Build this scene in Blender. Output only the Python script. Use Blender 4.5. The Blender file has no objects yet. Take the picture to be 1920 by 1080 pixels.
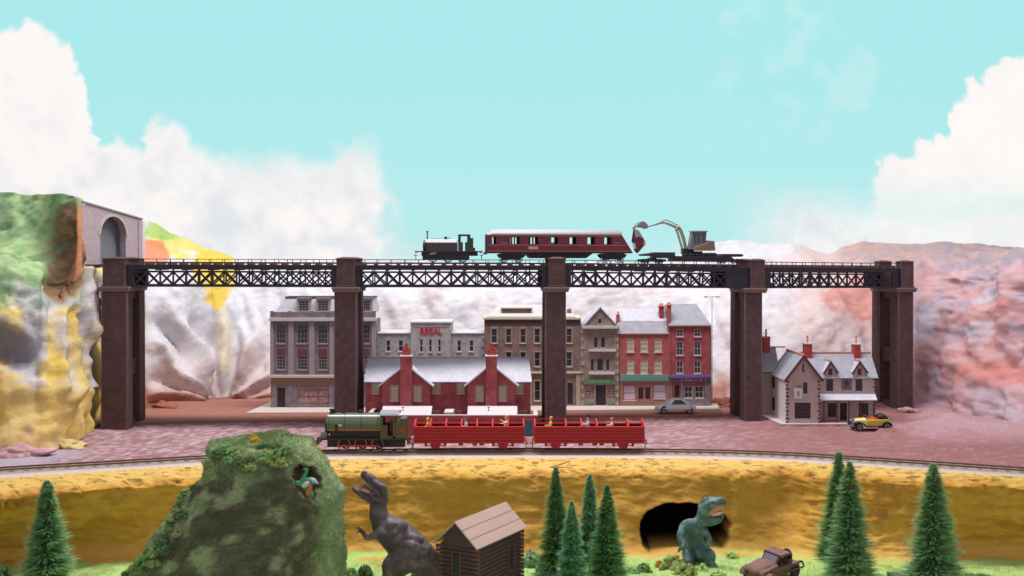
import bpy, bmesh, math, random
from mathutils import Vector, Matrix, noise
random.seed(7)
SC = bpy.context.scene
C = SC.collection
FPX, HY, EYE = 2059.0, 488.0, 25.0      # units: centimetres on the model layout; eye 25 cm above the upper board
R = math.radians
# ---------------------------------------------------------------- camera, world, lamps, exposure
cd = bpy.data.cameras.new('camera'); cam = bpy.data.objects.new('camera', cd); C.objects.link(cam)
cam.location = (0, 0, EYE); cam.rotation_euler = (R(90), 0, 0)
cd.sensor_width = 36; cd.lens = 36 * FPX / 1920; cd.shift_y = -(540 - HY) / 1920
cd.clip_start = 1; cd.clip_end = 3000
SC.camera = cam
cd.dof.use_dof = True; cd.dof.focus_distance = 158; cd.dof.aperture_fstop = 0.1
w = bpy.data.worlds.new('World'); SC.world = w; w.use_nodes = True
w.node_tree.nodes['Background'].inputs[0].default_value = (0.85, 0.81, 0.88, 1)
w.node_tree.nodes['Background'].inputs[1].default_value = 0.62
def area(name, loc, target, sx, sy, power, col):
    l = bpy.data.lights.new(name, 'AREA'); l.shape = 'RECTANGLE'; l.size = sx; l.size_y = sy
    l.energy = power; l.color = col
    o = bpy.data.objects.new(name, l); C.objects.link(o); o.location = loc
    o.rotation_euler = (Vector(target) - Vector(loc)).to_track_quat('-Z', 'Y').to_euler()
    return o
area('ceiling_lamp', (0, 156, 128), (0, 150, 0), 120, 24, 246000, (1.0, 0.97, 0.93))
vs = SC.view_settings; vs.view_transform = 'Standard'; vs.look = 'None'; vs.gamma = 1; vs.exposure = 0
vs.use_curve_mapping = False

# ---------------------------------------------------------------- helpers
def srgb(r, g, b):
    f = lambda c: (c / 255 / 12.92) if c / 255 <= .04045 else ((c / 255 + .055) / 1.055) ** 2.4
    return (f(r), f(g), f(b))
def sm(x, a, b):
    if a == b: return float(x > a)
    t = max(0., min(1., (x - a) / (b - a))); return t * t * (3 - 2 * t)
def interp(t, x):
    if x <= t[0][0]: return t[0][1]
    for (a, va), (b, vb) in zip(t, t[1:]):
        if x <= b:
            k = (x - a) / (b - a)
            if isinstance(va, tuple): return tuple(p + (q - p) * k for p, q in zip(va, vb))
            return va + (vb - va) * k
    return t[-1][1]
def mixc(a, b, t): return tuple(p + (q - p) * t for p, q in zip(a, b))
def fbm(v, o=4): return noise.fractal(Vector(v), 1.0, 2.0, o)

class MB:
    """collects boxes, tubes, prisms into one mesh"""
    def __init__(s): s.v = []; s.f = []; s.mi = []; s.m = 0; s.M = None
    def add(s, vs_, fs):
        b = len(s.v)
        s.v += [tuple(s.M @ Vector(p)) if s.M else tuple(p) for p in vs_]
        s.f += [tuple(b + i for i in f) for f in fs]; s.mi += [s.m] * len(fs); return s
    def box(s, x0, x1, y0, y1, z0, z1):
        if x0 > x1: x0, x1 = x1, x0
        if y0 > y1: y0, y1 = y1, y0
        if z0 > z1: z0, z1 = z1, z0
        return s.add([(x0,y0,z0),(x1,y0,z0),(x1,y1,z0),(x0,y1,z0),(x0,y0,z1),(x1,y0,z1),(x1,y1,z1),(x0,y1,z1)],
                     [(0,3,2,1),(4,5,6,7),(0,1,5,4),(1,2,6,5),(2,3,7,6),(3,0,4,7)])
    def quad(s, *p): return s.add(p, [tuple(range(len(p)))])
    def slab(s, a, b, c, d, t):
        a, b, c, d = map(Vector, (a, b, c, d)); n = (b - a).cross(d - a).normalized() * t
        return s.add([a, b, c, d, a - n, b - n, c - n, d - n], [(0,1,2,3),(7,6,5,4),(0,4,5,1),(1,5,6,2),(2,6,7,3),(3,7,4,0)])
    def prism(s, poly, axis, lo, hi):
        n = len(poly)
        def P(p, q, t): return {'x': (t, p, q), 'y': (p, t, q), 'z': (p, q, t)}[axis]
        v = [P(p, q, lo) for p, q in poly] + [P(p, q, hi) for p, q in poly]
        f = [tuple(range(n))[::-1], tuple(range(n, 2 * n))] + [(i, (i + 1) % n, n + (i + 1) % n, n + i) for i in range(n)]
        return s.add(v, f)
    def tube(s, p0, p1, r0, r1=None, n=12, caps=True):
        r1 = r0 if r1 is None else r1
        p0, p1 = Vector(p0), Vector(p1); d = (p1 - p0).normalized()
        a = Vector((0, 0, 1)) if abs(d.z) < .9 else Vector((1, 0, 0)); u = d.cross(a).normalized(); w_ = d.cross(u)
        v = []
        for p, r in ((p0, r0), (p1, r1)):
            for i in range(n):
                t = 2 * math.pi * i / n; v.append(p + (u * math.cos(t) + w_ * math.sin(t)) * r)
        f = [(i, (i + 1) % n, n + (i + 1) % n, n + i) for i in range(n)]
        if caps: f += [tuple(range(n))[::-1], tuple(range(n, 2 * n))]
        return s.add(v, f)
    def bar(s, p0, p1, w_, h=None):
        """square bar"""
        h = w_ if h is None else h
        p0, p1 = Vector(p0), Vector(p1); d = (p1 - p0).normalized()
        a = Vector((0, 1, 0)) if abs(d.y) < .9 else Vector((1, 0, 0)); u = d.cross(a).normalized() * h / 2; q = d.cross(u).normalized() * w_ / 2
        v = [p + i * u + j * q for p in (p0, p1) for i, j in ((-1,-1),(1,-1),(1,1),(-1,1))]
        return s.add(v, [(0,1,2,3),(7,6,5,4),(0,4,5,1),(1,5,6,2),(2,6,7,3),(3,7,4,0)])
    def lathe(s, prof, c, n=16, axis='z'):
        """prof: list (r, h)"""
        v = []
        for r, h in prof:
            for i in range(n):
                t = 2 * math.pi * i / n; a, b = r * math.cos(t), r * math.sin(t)
                v.append({'z': (c[0]+a, c[1]+b, c[2]+h), 'y': (c[0]+a, c[1]+h, c[2]+b), 'x': (c[0]+h, c[1]+a, c[2]+b)}[axis])
        f = [(k*n+i, k*n+(i+1)%n, (k+1)*n+(i+1)%n, (k+1)*n+i) for k in range(len(prof)-1) for i in range(n)]
        f += [tuple(range(n))[::-1], tuple(range((len(prof)-1)*n, len(prof)*n))]
        return s.add(v, f)
    def ell(s, c, r, n=12, m=8):
        if not isinstance(r, (tuple, list)): r = (r, r, r)
        v = [(c[0], c[1], c[2]-r[2])]
        for j in range(1, m):
            p = -math.pi/2 + math.pi*j/m
            for i in range(n):
                t = 2*math.pi*i/n; v.append((c[0]+r[0]*math.cos(p)*math.cos(t), c[1]+r[1]*math.cos(p)*math.sin(t), c[2]+r[2]*math.sin(p)))
        v.append((c[0], c[1], c[2]+r[2])); L = len(v)-1
        f = [(0, 1+(i+1)%n, 1+i) for i in range(n)]
        f += [(1+j*n+i, 1+j*n+(i+1)%n, 1+(j+1)*n+(i+1)%n, 1+(j+1)*n+i) for j in range(m-2) for i in range(n)]
        f += [(L, 1+(m-2)*n+i, 1+(m-2)*n+(i+1)%n) for i in range(n)]
        return s.add(v, f)
    def loft(s, pts, n=14):
        """closed tapered tube through (x,y,z,r[,ry]) with round ends; r in the path plane, ry across it"""
        P = [Vector(p[:3]) for p in pts]; rr = [p[3] for p in pts]; ry = [p[4] if len(p) > 4 else p[3] for p in pts]
        K = []; 
        for i in range(len(P) - 1):
            for k in range(4):
                t = k / 4; a, b, c_, d = P[max(i-1,0)], P[i], P[i+1], P[min(i+2,len(P)-1)]
                q = .5*((2*b)+(c_-a)*t+(2*a-5*b+4*c_-d)*t*t+(3*b-a-3*c_+d)*t**3)
                e = t*t*(3-2*t); K.append((q, rr[i]+(rr[i+1]-rr[i])*e, ry[i]+(ry[i+1]-ry[i])*e))
        K.append((P[-1], rr[-1], ry[-1]))
        d0 = (K[1][0]-K[0][0]).normalized(); d1 = (K[-1][0]-K[-2][0]).normalized()
        K = [(K[0][0]-d0*K[0][1]*.75, K[0][1]*.12, K[0][2]*.12), (K[0][0]-d0*K[0][1]*.5, K[0][1]*.72, K[0][2]*.72)] + K + \
            [(K[-1][0]+d1*K[-1][1]*.5, K[-1][1]*.72, K[-1][2]*.72), (K[-1][0]+d1*K[-1][1]*.75, K[-1][1]*.12, K[-1][2]*.12)]
        v = []; 
        for i, (p, r, q) in enumerate(K):
            d = (K[min(i+1,len(K)-1)][0]-K[max(i-1,0)][0]).normalized()
            w_ = Vector((0,1,0)) - d*d.y
            w_ = w_.normalized() if w_.length > .2 else (Vector((1,0,0)) - d*d.x).normalized()
            u = w_.cross(d)
            for k in range(n):
                t = 2*math.pi*k/n; v.append(p + u*math.cos(t)*r + w_*math.sin(t)*q)
        f = [(j*n+i, j*n+(i+1)%n, (j+1)*n+(i+1)%n, (j+1)*n+i) for j in range(len(K)-1) for i in range(n)]
        f += [tuple(range(n))[::-1], tuple(range((len(K)-1)*n, len(K)*n))]
        return s.add(v, f)
    def mesh(s, name):
        me = bpy.data.meshes.new(name); me.from_pydata(s.v, [], s.f)
        me.polygons.foreach_set('material_index', s.mi); me.update()
        bm = bmesh.new(); bm.from_mesh(me); bmesh.ops.recalc_face_normals(bm, faces=bm.faces); bm.to_mesh(me); bm.free()
        return me
    def build(s, name, mats, parent=None, smooth=False, bevel=0, loc=None):
        me = s.mesh(name)
        for m in (mats if isinstance(mats, (list, tuple)) else [mats]): me.materials.append(m)
        o = bpy.data.objects.new(name, me); C.objects.link(o)
        if parent: o.parent = parent
        if loc: o.location = loc
        if smooth is True: me.polygons.foreach_set('use_smooth', [True]*len(me.polygons))
        elif smooth: me.shade_smooth() if False else auto_smooth(me, smooth)
        if bevel:
            b = o.modifiers.new('bevel', 'BEVEL'); b.width = bevel; b.segments = 2; b.limit_method = 'ANGLE'; b.angle_limit = R(50)
        return o
def auto_smooth(me, deg):
    me.polygons.foreach_set('use_smooth', [True]*len(me.polygons))
    bm = bmesh.new(); bm.from_mesh(me)
    for e in bm.edges:
        if len(e.link_faces) == 2 and e.calc_face_angle(0) > R(deg): e.smooth = False
    bm.to_mesh(me); bm.free()
def tag(o, label, cat, group=None, kind=None):
    if label: o['label'] = label
    if cat: o['category'] = cat
    if group: o['group'] = group
    if kind: o['kind'] = kind
    return o
def thing(name, label, cat, loc=(0,0,0), rz=0, group=None):
    o = bpy.data.objects.new(name, None); C.objects.link(o); o.empty_display_size = .5
    o.location = loc; o.rotation_euler = (0, 0, rz); return tag(o, label, cat, group)
def dup(o, parent=None):
    c = o.copy(); C.objects.link(c)
    if parent: c.parent = parent
    for ch in [k for k in bpy.data.objects if k.parent == o and k is not c]: dup(ch, c)
    return c

class Frame:
    """upright plane through a point, turned by ang: turns photo columns and rows into its own local cm"""
    def __init__(s, px, D, zb=0., ang=0.):
        s.c, s.s = math.cos(ang), math.sin(ang); s.y = D; s.X = (px-960)*D/FPX; s.zb = zb; s.ang = ang
        s.loc = (s.X, D, zb)
    def x(s, p, off=0.):
        rx, ry = s.X - off*s.s, s.y + off*s.c; k = (p-960)/FPX
        return (k*ry - rx)/(s.c - k*s.s)
    def z(s, q, x=0., off=0.):
        y = s.y + x*s.s + off*s.c
        return EYE - (q-HY)*y/FPX - s.zb
    def k(s): return s.y/FPX

# ---------------------------------------------------------------- materials
def nmat(name):
    m = bpy.data.materials.new(name); m.use_nodes = True; nt = m.node_tree
    return m, nt, nt.nodes['Principled BSDF'], nt.links
def mat(name, col, rough=.7, metal=0., var=.18, scale=3., bump=.0, bscale=20., spec=.4, col2=None, streak=(1,1,1)):
    m, nt, b, L = nmat(name)
    tc = nt.nodes.new('ShaderNodeTexCoord'); mp = nt.nodes.new('ShaderNodeMapping'); mp.inputs['Scale'].default_value = streak
    L.new(tc.outputs['Object'], mp.inputs[0])
    n = nt.nodes.new('ShaderNodeTexNoise'); n.inputs['Scale'].default_value = scale; n.inputs['Detail'].default_value = 6
    n.inputs['Roughness'].default_value = .65; L.new(mp.outputs[0], n.inputs['Vector'])
    cr = nt.nodes.new('ShaderNodeValToRGB'); cr.color_ramp.elements[0].position = .3; cr.color_ramp.elements[1].position = .72
    a = tuple(c*(1-var) for c in col); c2 = col2 or tuple(min(1, c*(1+var)) for c in col)
    cr.color_ramp.elements[0].color = (*a, 1); cr.color_ramp.elements[1].color = (*c2, 1)
    L.new(n.outputs[0], cr.inputs[0]); L.new(cr.outputs[0], b.inputs['Base Color'])
    b.inputs['Roughness'].default_value = rough; b.inputs['Metallic'].default_value = metal
    b.inputs['Specular IOR Level'].default_value = spec
    if bump:
        n2 = nt.nodes.new('ShaderNodeTexNoise'); n2.inputs['Scale'].default_value = bscale; n2.inputs['Detail'].default_value = 5
        L.new(mp.outputs[0], n2.inputs['Vector'])
        bp = nt.nodes.new('ShaderNodeBump'); bp.inputs['Strength'].default_value = bump; bp.inputs['Distance'].default_value = .2
        L.new(n2.outputs[0], bp.inputs['Height']); L.new(bp.outputs[0], b.inputs['Normal'])
    return m
def leafy(m, k=.4):
    """thin fibres let some light through"""
    nt = m.node_tree; b = nt.nodes['Principled BSDF']; src = b.inputs['Base Color'].links[0].from_socket
    tr = nt.nodes.new('ShaderNodeBsdfTranslucent'); nt.links.new(src, tr.inputs[0]); mx = nt.nodes.new('ShaderNodeMixShader'); mx.inputs[0].default_value = k
    nt.links.new(b.outputs[0], mx.inputs[1]); nt.links.new(tr.outputs[0], mx.inputs[2]); nt.links.new(mx.outputs[0], nt.nodes['Material Output'].inputs[0]); return m
def brick(name, c1, c2, mortar, bw=.3, bh=.1, rough=.85, msize=.012, var=.25):
    m, nt, b, L = nmat(name)
    tc = nt.nodes.new('ShaderNodeTexCoord'); sp = nt.nodes.new('ShaderNodeSeparateXYZ'); L.new(tc.outputs['Object'], sp.inputs[0])
    ad = nt.nodes.new('ShaderNodeMath'); L.new(sp.outputs[0], ad.inputs[0]); L.new(sp.outputs[1], ad.inputs[1])
    cb = nt.nodes.new('ShaderNodeCombineXYZ'); L.new(ad.outputs[0], cb.inputs[0]); L.new(sp.outputs[2], cb.inputs[1])
    t = nt.nodes.new('ShaderNodeTexBrick'); L.new(cb.outputs[0], t.inputs[0])
    t.inputs['Color1'].default_value = (*c1, 1); t.inputs['Color2'].default_value = (*c2, 1); t.inputs['Mortar'].default_value = (*mortar, 1)
    t.inputs['Scale'].default_value = 1; t.inputs['Brick Width'].default_value = bw; t.inputs['Row Height'].default_value = bh
    t.inputs['Mortar Size'].default_value = msize
    n = nt.nodes.new('ShaderNodeTexNoise'); n.inputs['Scale'].default_value = .9; n.inputs['Detail'].default_value = 8; L.new(tc.outputs['Object'], n.inputs[0])
    mr = nt.nodes.new('ShaderNodeMapRange'); mr.inputs[3].default_value = 1-var; mr.inputs[4].default_value = 1+var; mr.inputs[1].default_value = .3; mr.inputs[2].default_value = .7
    L.new(n.outputs[0], mr.inputs[0])
    mx = nt.nodes.new('ShaderNodeVectorMath'); mx.operation = 'SCALE'; L.new(t.outputs[0], mx.inputs[0]); L.new(mr.outputs[0], mx.inputs['Scale'])
    L.new(mx.outputs[0], b.inputs['Base Color']); b.inputs['Roughness'].default_value = rough; b.inputs['Specular IOR Level'].default_value = .25
    bp = nt.nodes.new('ShaderNodeBump'); bp.inputs['Strength'].default_value = .35; bp.inputs['Distance'].default_value = .03; bp.invert = True
    L.new(t.outputs[1], bp.inputs['Height']); L.new(bp.outputs[0], b.inputs['Normal'])
    return m
def vcmat(name, rough=.9, var=.2, scale=1.2, bump=.5, bscale=2.5, bdist=.6, fine=14., crease=0.):
    """paint colour from a colour attribute, broken up by noise, with plaster relief"""
    m, nt, b, L = nmat(name)
    at = nt.nodes.new('ShaderNodeAttribute'); at.attribute_name = 'paint'
    tc = nt.nodes.new('ShaderNodeTexCoord')
    n = nt.nodes.new('ShaderNodeTexNoise'); n.inputs['Scale'].default_value = scale; n.inputs['Detail'].default_value = 8; n.inputs['Roughness'].default_value = .7
    L.new(tc.outputs['Object'], n.inputs[0])
    mr = nt.nodes.new('ShaderNodeMapRange'); mr.inputs[1].default_value = .3; mr.inputs[2].default_value = .7; mr.inputs[3].default_value = 1-var; mr.inputs[4].default_value = 1+var
    L.new(n.outputs[0], mr.inputs[0])
    mx = nt.nodes.new('ShaderNodeVectorMath'); mx.operation = 'SCALE'; L.new(at.outputs[0], mx.inputs[0]); L.new(mr.outputs[0], mx.inputs['Scale'])
    L.new(mx.outputs[0], b.inputs['Base Color']); b.inputs['Roughness'].default_value = rough; b.inputs['Specular IOR Level'].default_value = .15
    n2 = nt.nodes.new('ShaderNodeTexNoise'); n2.inputs['Scale'].default_value = bscale; n2.inputs['Detail'].default_value = 9; n2.inputs['Roughness'].default_value = .62
    L.new(tc.outputs['Object'], n2.inputs[0])
    n3 = nt.nodes.new('ShaderNodeTexNoise'); n3.inputs['Scale'].default_value = fine; n3.inputs['Detail'].default_value = 3; L.new(tc.outputs['Object'], n3.inputs[0])
    am = nt.nodes.new('ShaderNodeMath'); am.operation = 'MULTIPLY_ADD'; am.inputs[1].default_value = .15; L.new(n3.outputs[0], am.inputs[0]); L.new(n2.outputs[0], am.inputs[2])
    bp = nt.nodes.new('ShaderNodeBump'); bp.inputs['Strength'].default_value = bump; bp.inputs['Distance'].default_value = bdist
    if crease:
        rn = nt.nodes.new('ShaderNodeTexNoise'); rn.noise_type = 'RIDGED_MULTIFRACTAL'; rn.inputs['Scale'].default_value = crease; rn.inputs['Detail'].default_value = 6; rn.inputs['Distortion'].default_value = .6
        L.new(tc.outputs['Object'], rn.inputs[0]); a2 = nt.nodes.new('ShaderNodeMath'); a2.operation = 'MULTIPLY_ADD'; a2.inputs[1].default_value = .42
        L.new(rn.outputs[0], a2.inputs[0]); L.new(am.outputs[0], a2.inputs[2]); am = a2
    L.new(am.outputs[0], bp.inputs['Height']); L.new(bp.outputs[0], b.inputs['Normal'])
    return m
def grid_mesh(name, P, cols, material, smooth=True, kind='structure'):
    """P[row][col] = Vector; cols same shape colours"""
    nr, nc = len(P), len(P[0])
    me = bpy.data.meshes.new(name)
    me.from_pydata([tuple(p) for r in P for p in r], [], [(r*nc+c, r*nc+c+1, (r+1)*nc+c+1, (r+1)*nc+c) for r in range(nr-1) for c in range(nc-1)])
    if cols:
        a = me.color_attributes.new('paint', 'FLOAT_COLOR', 'POINT')
        flat = []
        for r in cols:
            for c in r: flat += [max(0., c[0]), max(0., c[1]), max(0., c[2]), 1.]
        a.data.foreach_set('color', flat)
    me.polygons.foreach_set('use_smooth', [smooth]*len(me.polygons))
    me.materials.append(material); me.update()
    o = bpy.data.objects.new(name, me); C.objects.link(o); o['kind'] = kind; return o
def normals(P):
    nr, nc = len(P), len(P[0]); N = []
    for r in range(nr):
        row = []
        for c in range(nc):
            a = P[r][min(c+1,nc-1)] - P[r][max(c-1,0)]; b = P[min(r+1,nr-1)][c] - P[max(r-1,0)][c]
            n = a.cross(b); row.append(n.normalized() if n.length else Vector((0,0,1)))
        N.append(row)
    return N
def proj(p): return (960 + p[0]*FPX/p[1], HY + (EYE-p[2])*FPX/p[1])

# ================================================================ SKY BACKDROP
def sky():
    m, nt, b, L = nmat('painted_sky_light')
    at = nt.nodes.new('ShaderNodeAttribute'); at.attribute_name = 'paint'
    em = nt.nodes.new('ShaderNodeEmission'); L.new(at.outputs[0], em.inputs[0]); em.inputs[1].default_value = 1.
    L.new(em.outputs[0], nt.nodes['Material Output'].inputs[0])
    Y = 520.
    xs = [-700, -500, -350, -250, -180, -120, -80, -40] + list(range(-20, 1941, 5)) + [1960, 2000, 2040, 2100, 2180, 2280, 2420, 2620]
    ys = [-420, -300, -200, -130, -80, -40] + list(range(-20, 521, 4)) + [560, 600]
    left = [(-700,80),(-60,45),(0,35),(30,42),(60,25),(92,62),(128,80),(150,130),(166,185),(180,268),(228,250),(262,272),(296,226),(322,212),(356,246),(398,262),(450,284),(500,292),(548,262),(612,276),(660,244),(706,250),(735,290),(770,400),(860,470)]
    right = [(1560,520),(1600,420),(1636,342),(1650,302),(1700,286),(1742,262),(1774,238),(1786,186),(1840,150),(1880,126),(1920,104),(2100,40),(2620,30)]
    cy0, cy1 = srgb(170,234,236), srgb(184,236,237)
    P, K = [], []
    for y in ys:
        pr, kr = [], []
        for x in xs:
            v = Vector((x*.011, y*.011, 2.)); v2 = Vector((x*.03, y*.03, 7.)); 
            n1 = noise.fractal(v, .8, 2.1, 6); n2 = noise.fractal(v2, .7, 2.1, 5)
            wx = x + 16*n2; wy = y + 26*n1 + 12*n2
            base = mixc(cy0, cy1, sm(y, 0, 480))
            # left mass
            yb = interp(left, wx); soft = interp([(0,14),(180,18),(300,34),(450,60),(600,70),(740,110)], x)
            a = sm(wy, yb-2, yb+soft)*(1-sm(wx, interp([(200,700),(480,700)],y), 745+40*n1))
            a = max(a, .75*sm(wy, 452, 486)*(1-sm(wx, 700, 900)))
            den = (.86+.14*sm(n1, -.5, .4)) if x > 200 else 1.
            a *= den
            a = max(a, sm(wy, yb+20, yb+110)*(1-sm(wx, 690, 750)))
            # right mass
            yr = interp(right, wx)
            low = 1-sm(y, 315, 400)*.35
            b_ = sm(wy, yr-2, yr+16)*sm(wx, 1625, 1650)*low
            # low haze on the right
            h = .9*sm(y + 30*n1, 330, 430)*sm(x, 1330, 1520)
            h2 = .20*sm(n1, -.1, .6)*sm(x,1230,1400)*(1-sm(x,1600,1720))*(1-sm(y,230,300))
            h3 = .5*sm(y+20*n1, 440, 480)*sm(x, 1150, 1330)
            t = max(a, b_, h, h2, h3)
            white = mixc(srgb(252,248,246), mixc(srgb(242,237,240), srgb(226,230,236), sm(y,200,470)), sm(.3*n2+.6*n1+.5*sm(y,100,470), .0, .9))
            if b_ > .3: white = mixc(white, srgb(255,250,246), .6)
            c = mixc(base, white, min(1., t))
            g = 1 + .012*noise.noise(Vector((x*.9, y*.9, 0)))
            kr.append(tuple(q*g for q in c))
            # gently curved backdrop
            X = (x-960)*Y/FPX; yy = Y - abs(X)**2*.00045
            pr.append(Vector((X*yy/Y, yy, EYE-(y-HY)*yy/FPX)))
        P.append(pr); K.append(kr)
    o = grid_mesh('sky', P, K, m)
sky()

# ================================================================ TERRAIN
PROF = [
 (-420, ((128,-1),(133,10),(142,22),(150,30),(162,38))),
 (0,    ((140,-1),(145,11),(149,22.6),(160,27.5),(168,35.6))),
 (80,   ((143,-1),(147,11),(151,22.4),(162,27.5),(166,35.0))),
 (118,  ((147,-1),(150,10),(154,21.5),(158,27.0),(162,34.9))),
 (150,  ((154,-1),(155,11),(156,23.2),(157.5,28.5),(160.5,34.2))),
 (153,  ((157,-1),(158,11),(158,23.6),(158.5,28.5),(162,34.2))),
 (161,  ((158,-1),(159,11),(160.0,24.1),(185,24.6),(189,34.8))),
 (176,  ((161.5,-1),(161.5,11),(162,24.2),(186,24.6),(190,34.4))),
 (182,  ((170,-1),(170,11),(171,21.8),(186,24.4),(190,34.3))),
 (188,  ((180,-1),(178,11),(179,22.5),(186,24.6),(190,34.2))),
 (262,  ((190,-1),(193,10),(197,20),(201,26),(205,32.6))),
 (340,  ((192,-1),(197,10),(201,20),(207,25),(213,29.4))),
 (395,  ((199,-1),(203,10),(208,20),(212,24.2),(217,26.6))),
 (450,  ((199,-1),(204,10),(209,20),(213,23),(219,24.6))),
 (700,  ((205,-1),(208,8),(212,16),(216,21),(220,24.4))),
 (1230, ((205,-1),(208,8),(212,16),(216,21),(220,24.6))),
 (1330, ((200,-1),(204,8),(210,16),(216,22),(220,28.2))),
 (1400, ((196,-1),(201,10),(208,19),(215,24),(221,28.9))),
 (1480, ((196,-1),(201,10),(208,19),(215,24),(221,28.3))),
 (1550, ((196,-1),(201,10),(207,19),(214,23.5),(221,26.3))),
 (1580, ((197,-1),(201,10),(206,19),(213,23.6),(220,27.6))),
 (1625, ((198,-1),(201,10),(206,19),(212,24),(219,28.8))),
 (1700, ((196,-1),(198,9),(201,18),(206,23),(217,28.4))),
 (1745, ((187,-1),(189,9),(192,19),(197,24.0),(216,28.6))),
 (1800, ((179,-1),(182,9),(186,19),(191,24.6),(216,28.4))),
 (1920, ((165,-1),(170,9),(174,18),(180,25.0),(214,27.2))),
 (2360, ((146,-1),(152,9),(158,18),(166,26),(205,28)))]
WHITE = srgb(213,214,222); PINKW = srgb(200,164,156)
def hillcol(x, y, p, n):
    """paint by where it lies on the modelled hill (x, y: place along and up the hill as laid out)"""
    n1 = noise.fractal(p*.16, .9, 2.0, 5); n2 = noise.fractal(p*.45+Vector((5,1,3)), .9, 2.0, 5); n3 = noise.fractal(p*.09+Vector((9,4,2)), .9, 2., 3)
    if x < 268:
        yx, gx = srgb(218,190,118), srgb(178,176,186)
        c = mixc(yx, gx, sm(n3*1.3+n1*.6, -.12, .22))
        c = mixc(c, srgb(215,205,190), sm(n2, .18, .5)*.8)
        c = mixc(c, srgb(206,178,78), (1-abs((((x+.1*y+16*n1)/46)%1)-.5)*2)*sm(x,60,90)*sm(y,570,620)*.85)
        c = mixc(c, srgb(112,112,130), sm(1-((x-12)/66)**2-((y-640-(x-10)*.3)/60)**2 + .35*n2, .05, .8)*.85)
        c = mixc(c, srgb(212,180,98), sm(y+60*n1, 700, 750)*.85)
        c = mixc(c, srgb(168,128,132), sm(y+30*n2, 815, 850)*.8)
        g = mixc(srgb(128,160,118), srgb(160,184,134), sm(n2, -.3, .3)); g = mixc(g, srgb(92,118,92), sm(n1,.1,.4)*.6)
        c = mixc(c, g, (1-sm(y+45*n1+18*n2, 535, 600))*(1-sm(x,150,175)))
        br = mixc(srgb(104,84,66), srgb(140,112,86), sm(n2,-.2,.3))
        c = mixc(c, br, sm(1-((x-122)/44)**2-((y-470)/105)**2+.5*n2, .0, .5))
        c = mixc(c, srgb(190,124,88), sm(x+8*n2,136,146)*(1-sm(x,152,164))*(1-sm(y,500,560))*sm(y,375,400)*.8)
        c = mixc(c, srgb(206,196,200), sm(x,150,168)*sm(y,500,540)*(1-sm(y+50*n1,560,600)))
        c = mixc(c, srgb(120,160,130), sm(x,155,170)*(1-sm(y,395,410)))
        return c
    if x < 560:
        c = mixc(WHITE, PINKW, sm(y+70*n1, 600, 760)*.6)
        c = mixc(c, srgb(178,120,104), sm(y+30*n1, 725, 762)*.85)
        yl = sm(1-((x-402-(y-540)*.08)/(50-(y-520)*.22))**2-((y-520)/74)**2+.35*n2+.25*n1, .15, .45) if y < 640 else 0
        c = mixc(c, srgb(226,196,74), yl*.95)
        c = mixc(c, srgb(214,206,110), sm(1-((x-320)/70)**2-((y-455)/42)**2+.6*n2, .1, .6)*.9)
        c = mixc(c, srgb(150,190,110), sm(1-((x-330)/75)**2-((y-432)/24)**2+.7*n1, .1, .6)*.75)
        c = mixc(c, srgb(222,205,120), sm(1-((x-420)/22)**2-((y-640)/80)**2+.7*n2,.3,.7)*.4)
        c = mixc(c, srgb(220,140,112), sm(1-((x-282)/34)**2-((y-480)/28)**2+.5*n1,.1,.5)*.9)
        return c
    if x < 1500 or y > 700 and x < 1640:
        c = mixc(WHITE, srgb(210,203,209), sm(n1,-.1,.4)); c = mixc(c, PINKW, sm(y+60*n1, 670, 770)*.6)
        c = mixc(c, srgb(206,160,150), sm(n2+n3, .25,.6)*.15)
        c = mixc(c, srgb(176,116,100), sm(y+25*n1, 715, 750)*.8)
        return mixc(c, srgb(208,178,174), sm(x,1420,1500)*.3)
    k = sm(x, 1500, 1720)
    w_ = mixc(srgb(214,196,196), srgb(212,150,136), sm(1-((x-1605)/75)**2-((y-560)/42)**2+.6*n2,.1,.6))
    a = mixc(srgb(196,160,166), srgb(180,164,180), sm(n1*1.2+n3*.7, -.2, .28))
    a = mixc(a, srgb(206,148,142), sm(noise.fractal(p*.16+Vector((1,8,5)),.9,2.,4), .1, .5)*.6)
    a = mixc(a, srgb(196,190,202), sm(n3+.4*n2, .12, .4)*.6)
    c = mixc(w_, a, k)
    top = 1-sm(y+12*n2, 482, 505)
    c = mixc(c, mixc(srgb(168,156,160), srgb(196,160,150), sm(n2,-.2,.3)), top*.8*sm(x,1540,1600))
    c = mixc(c, srgb(150,146,164), (1-sm(y+10*n2, 500, 530))*sm(x,1730,1790)*sm(n1+.3*math.sin(x*.09),-.2,.2)*.7)
    c = mixc(c, srgb(206,128,116), sm(1-((y-585-25*n1)/26)**2,.2,.9)*sm(x,1760,1800)*.5+sm(1-((y-702-25*n1)/22)**2,.2,.9)*sm(x,1740,1800)*.6)
    c = mixc(c, srgb(186,160,170), sm(y+20*n2, 735, 770)*.6*k)
    return c
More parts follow.
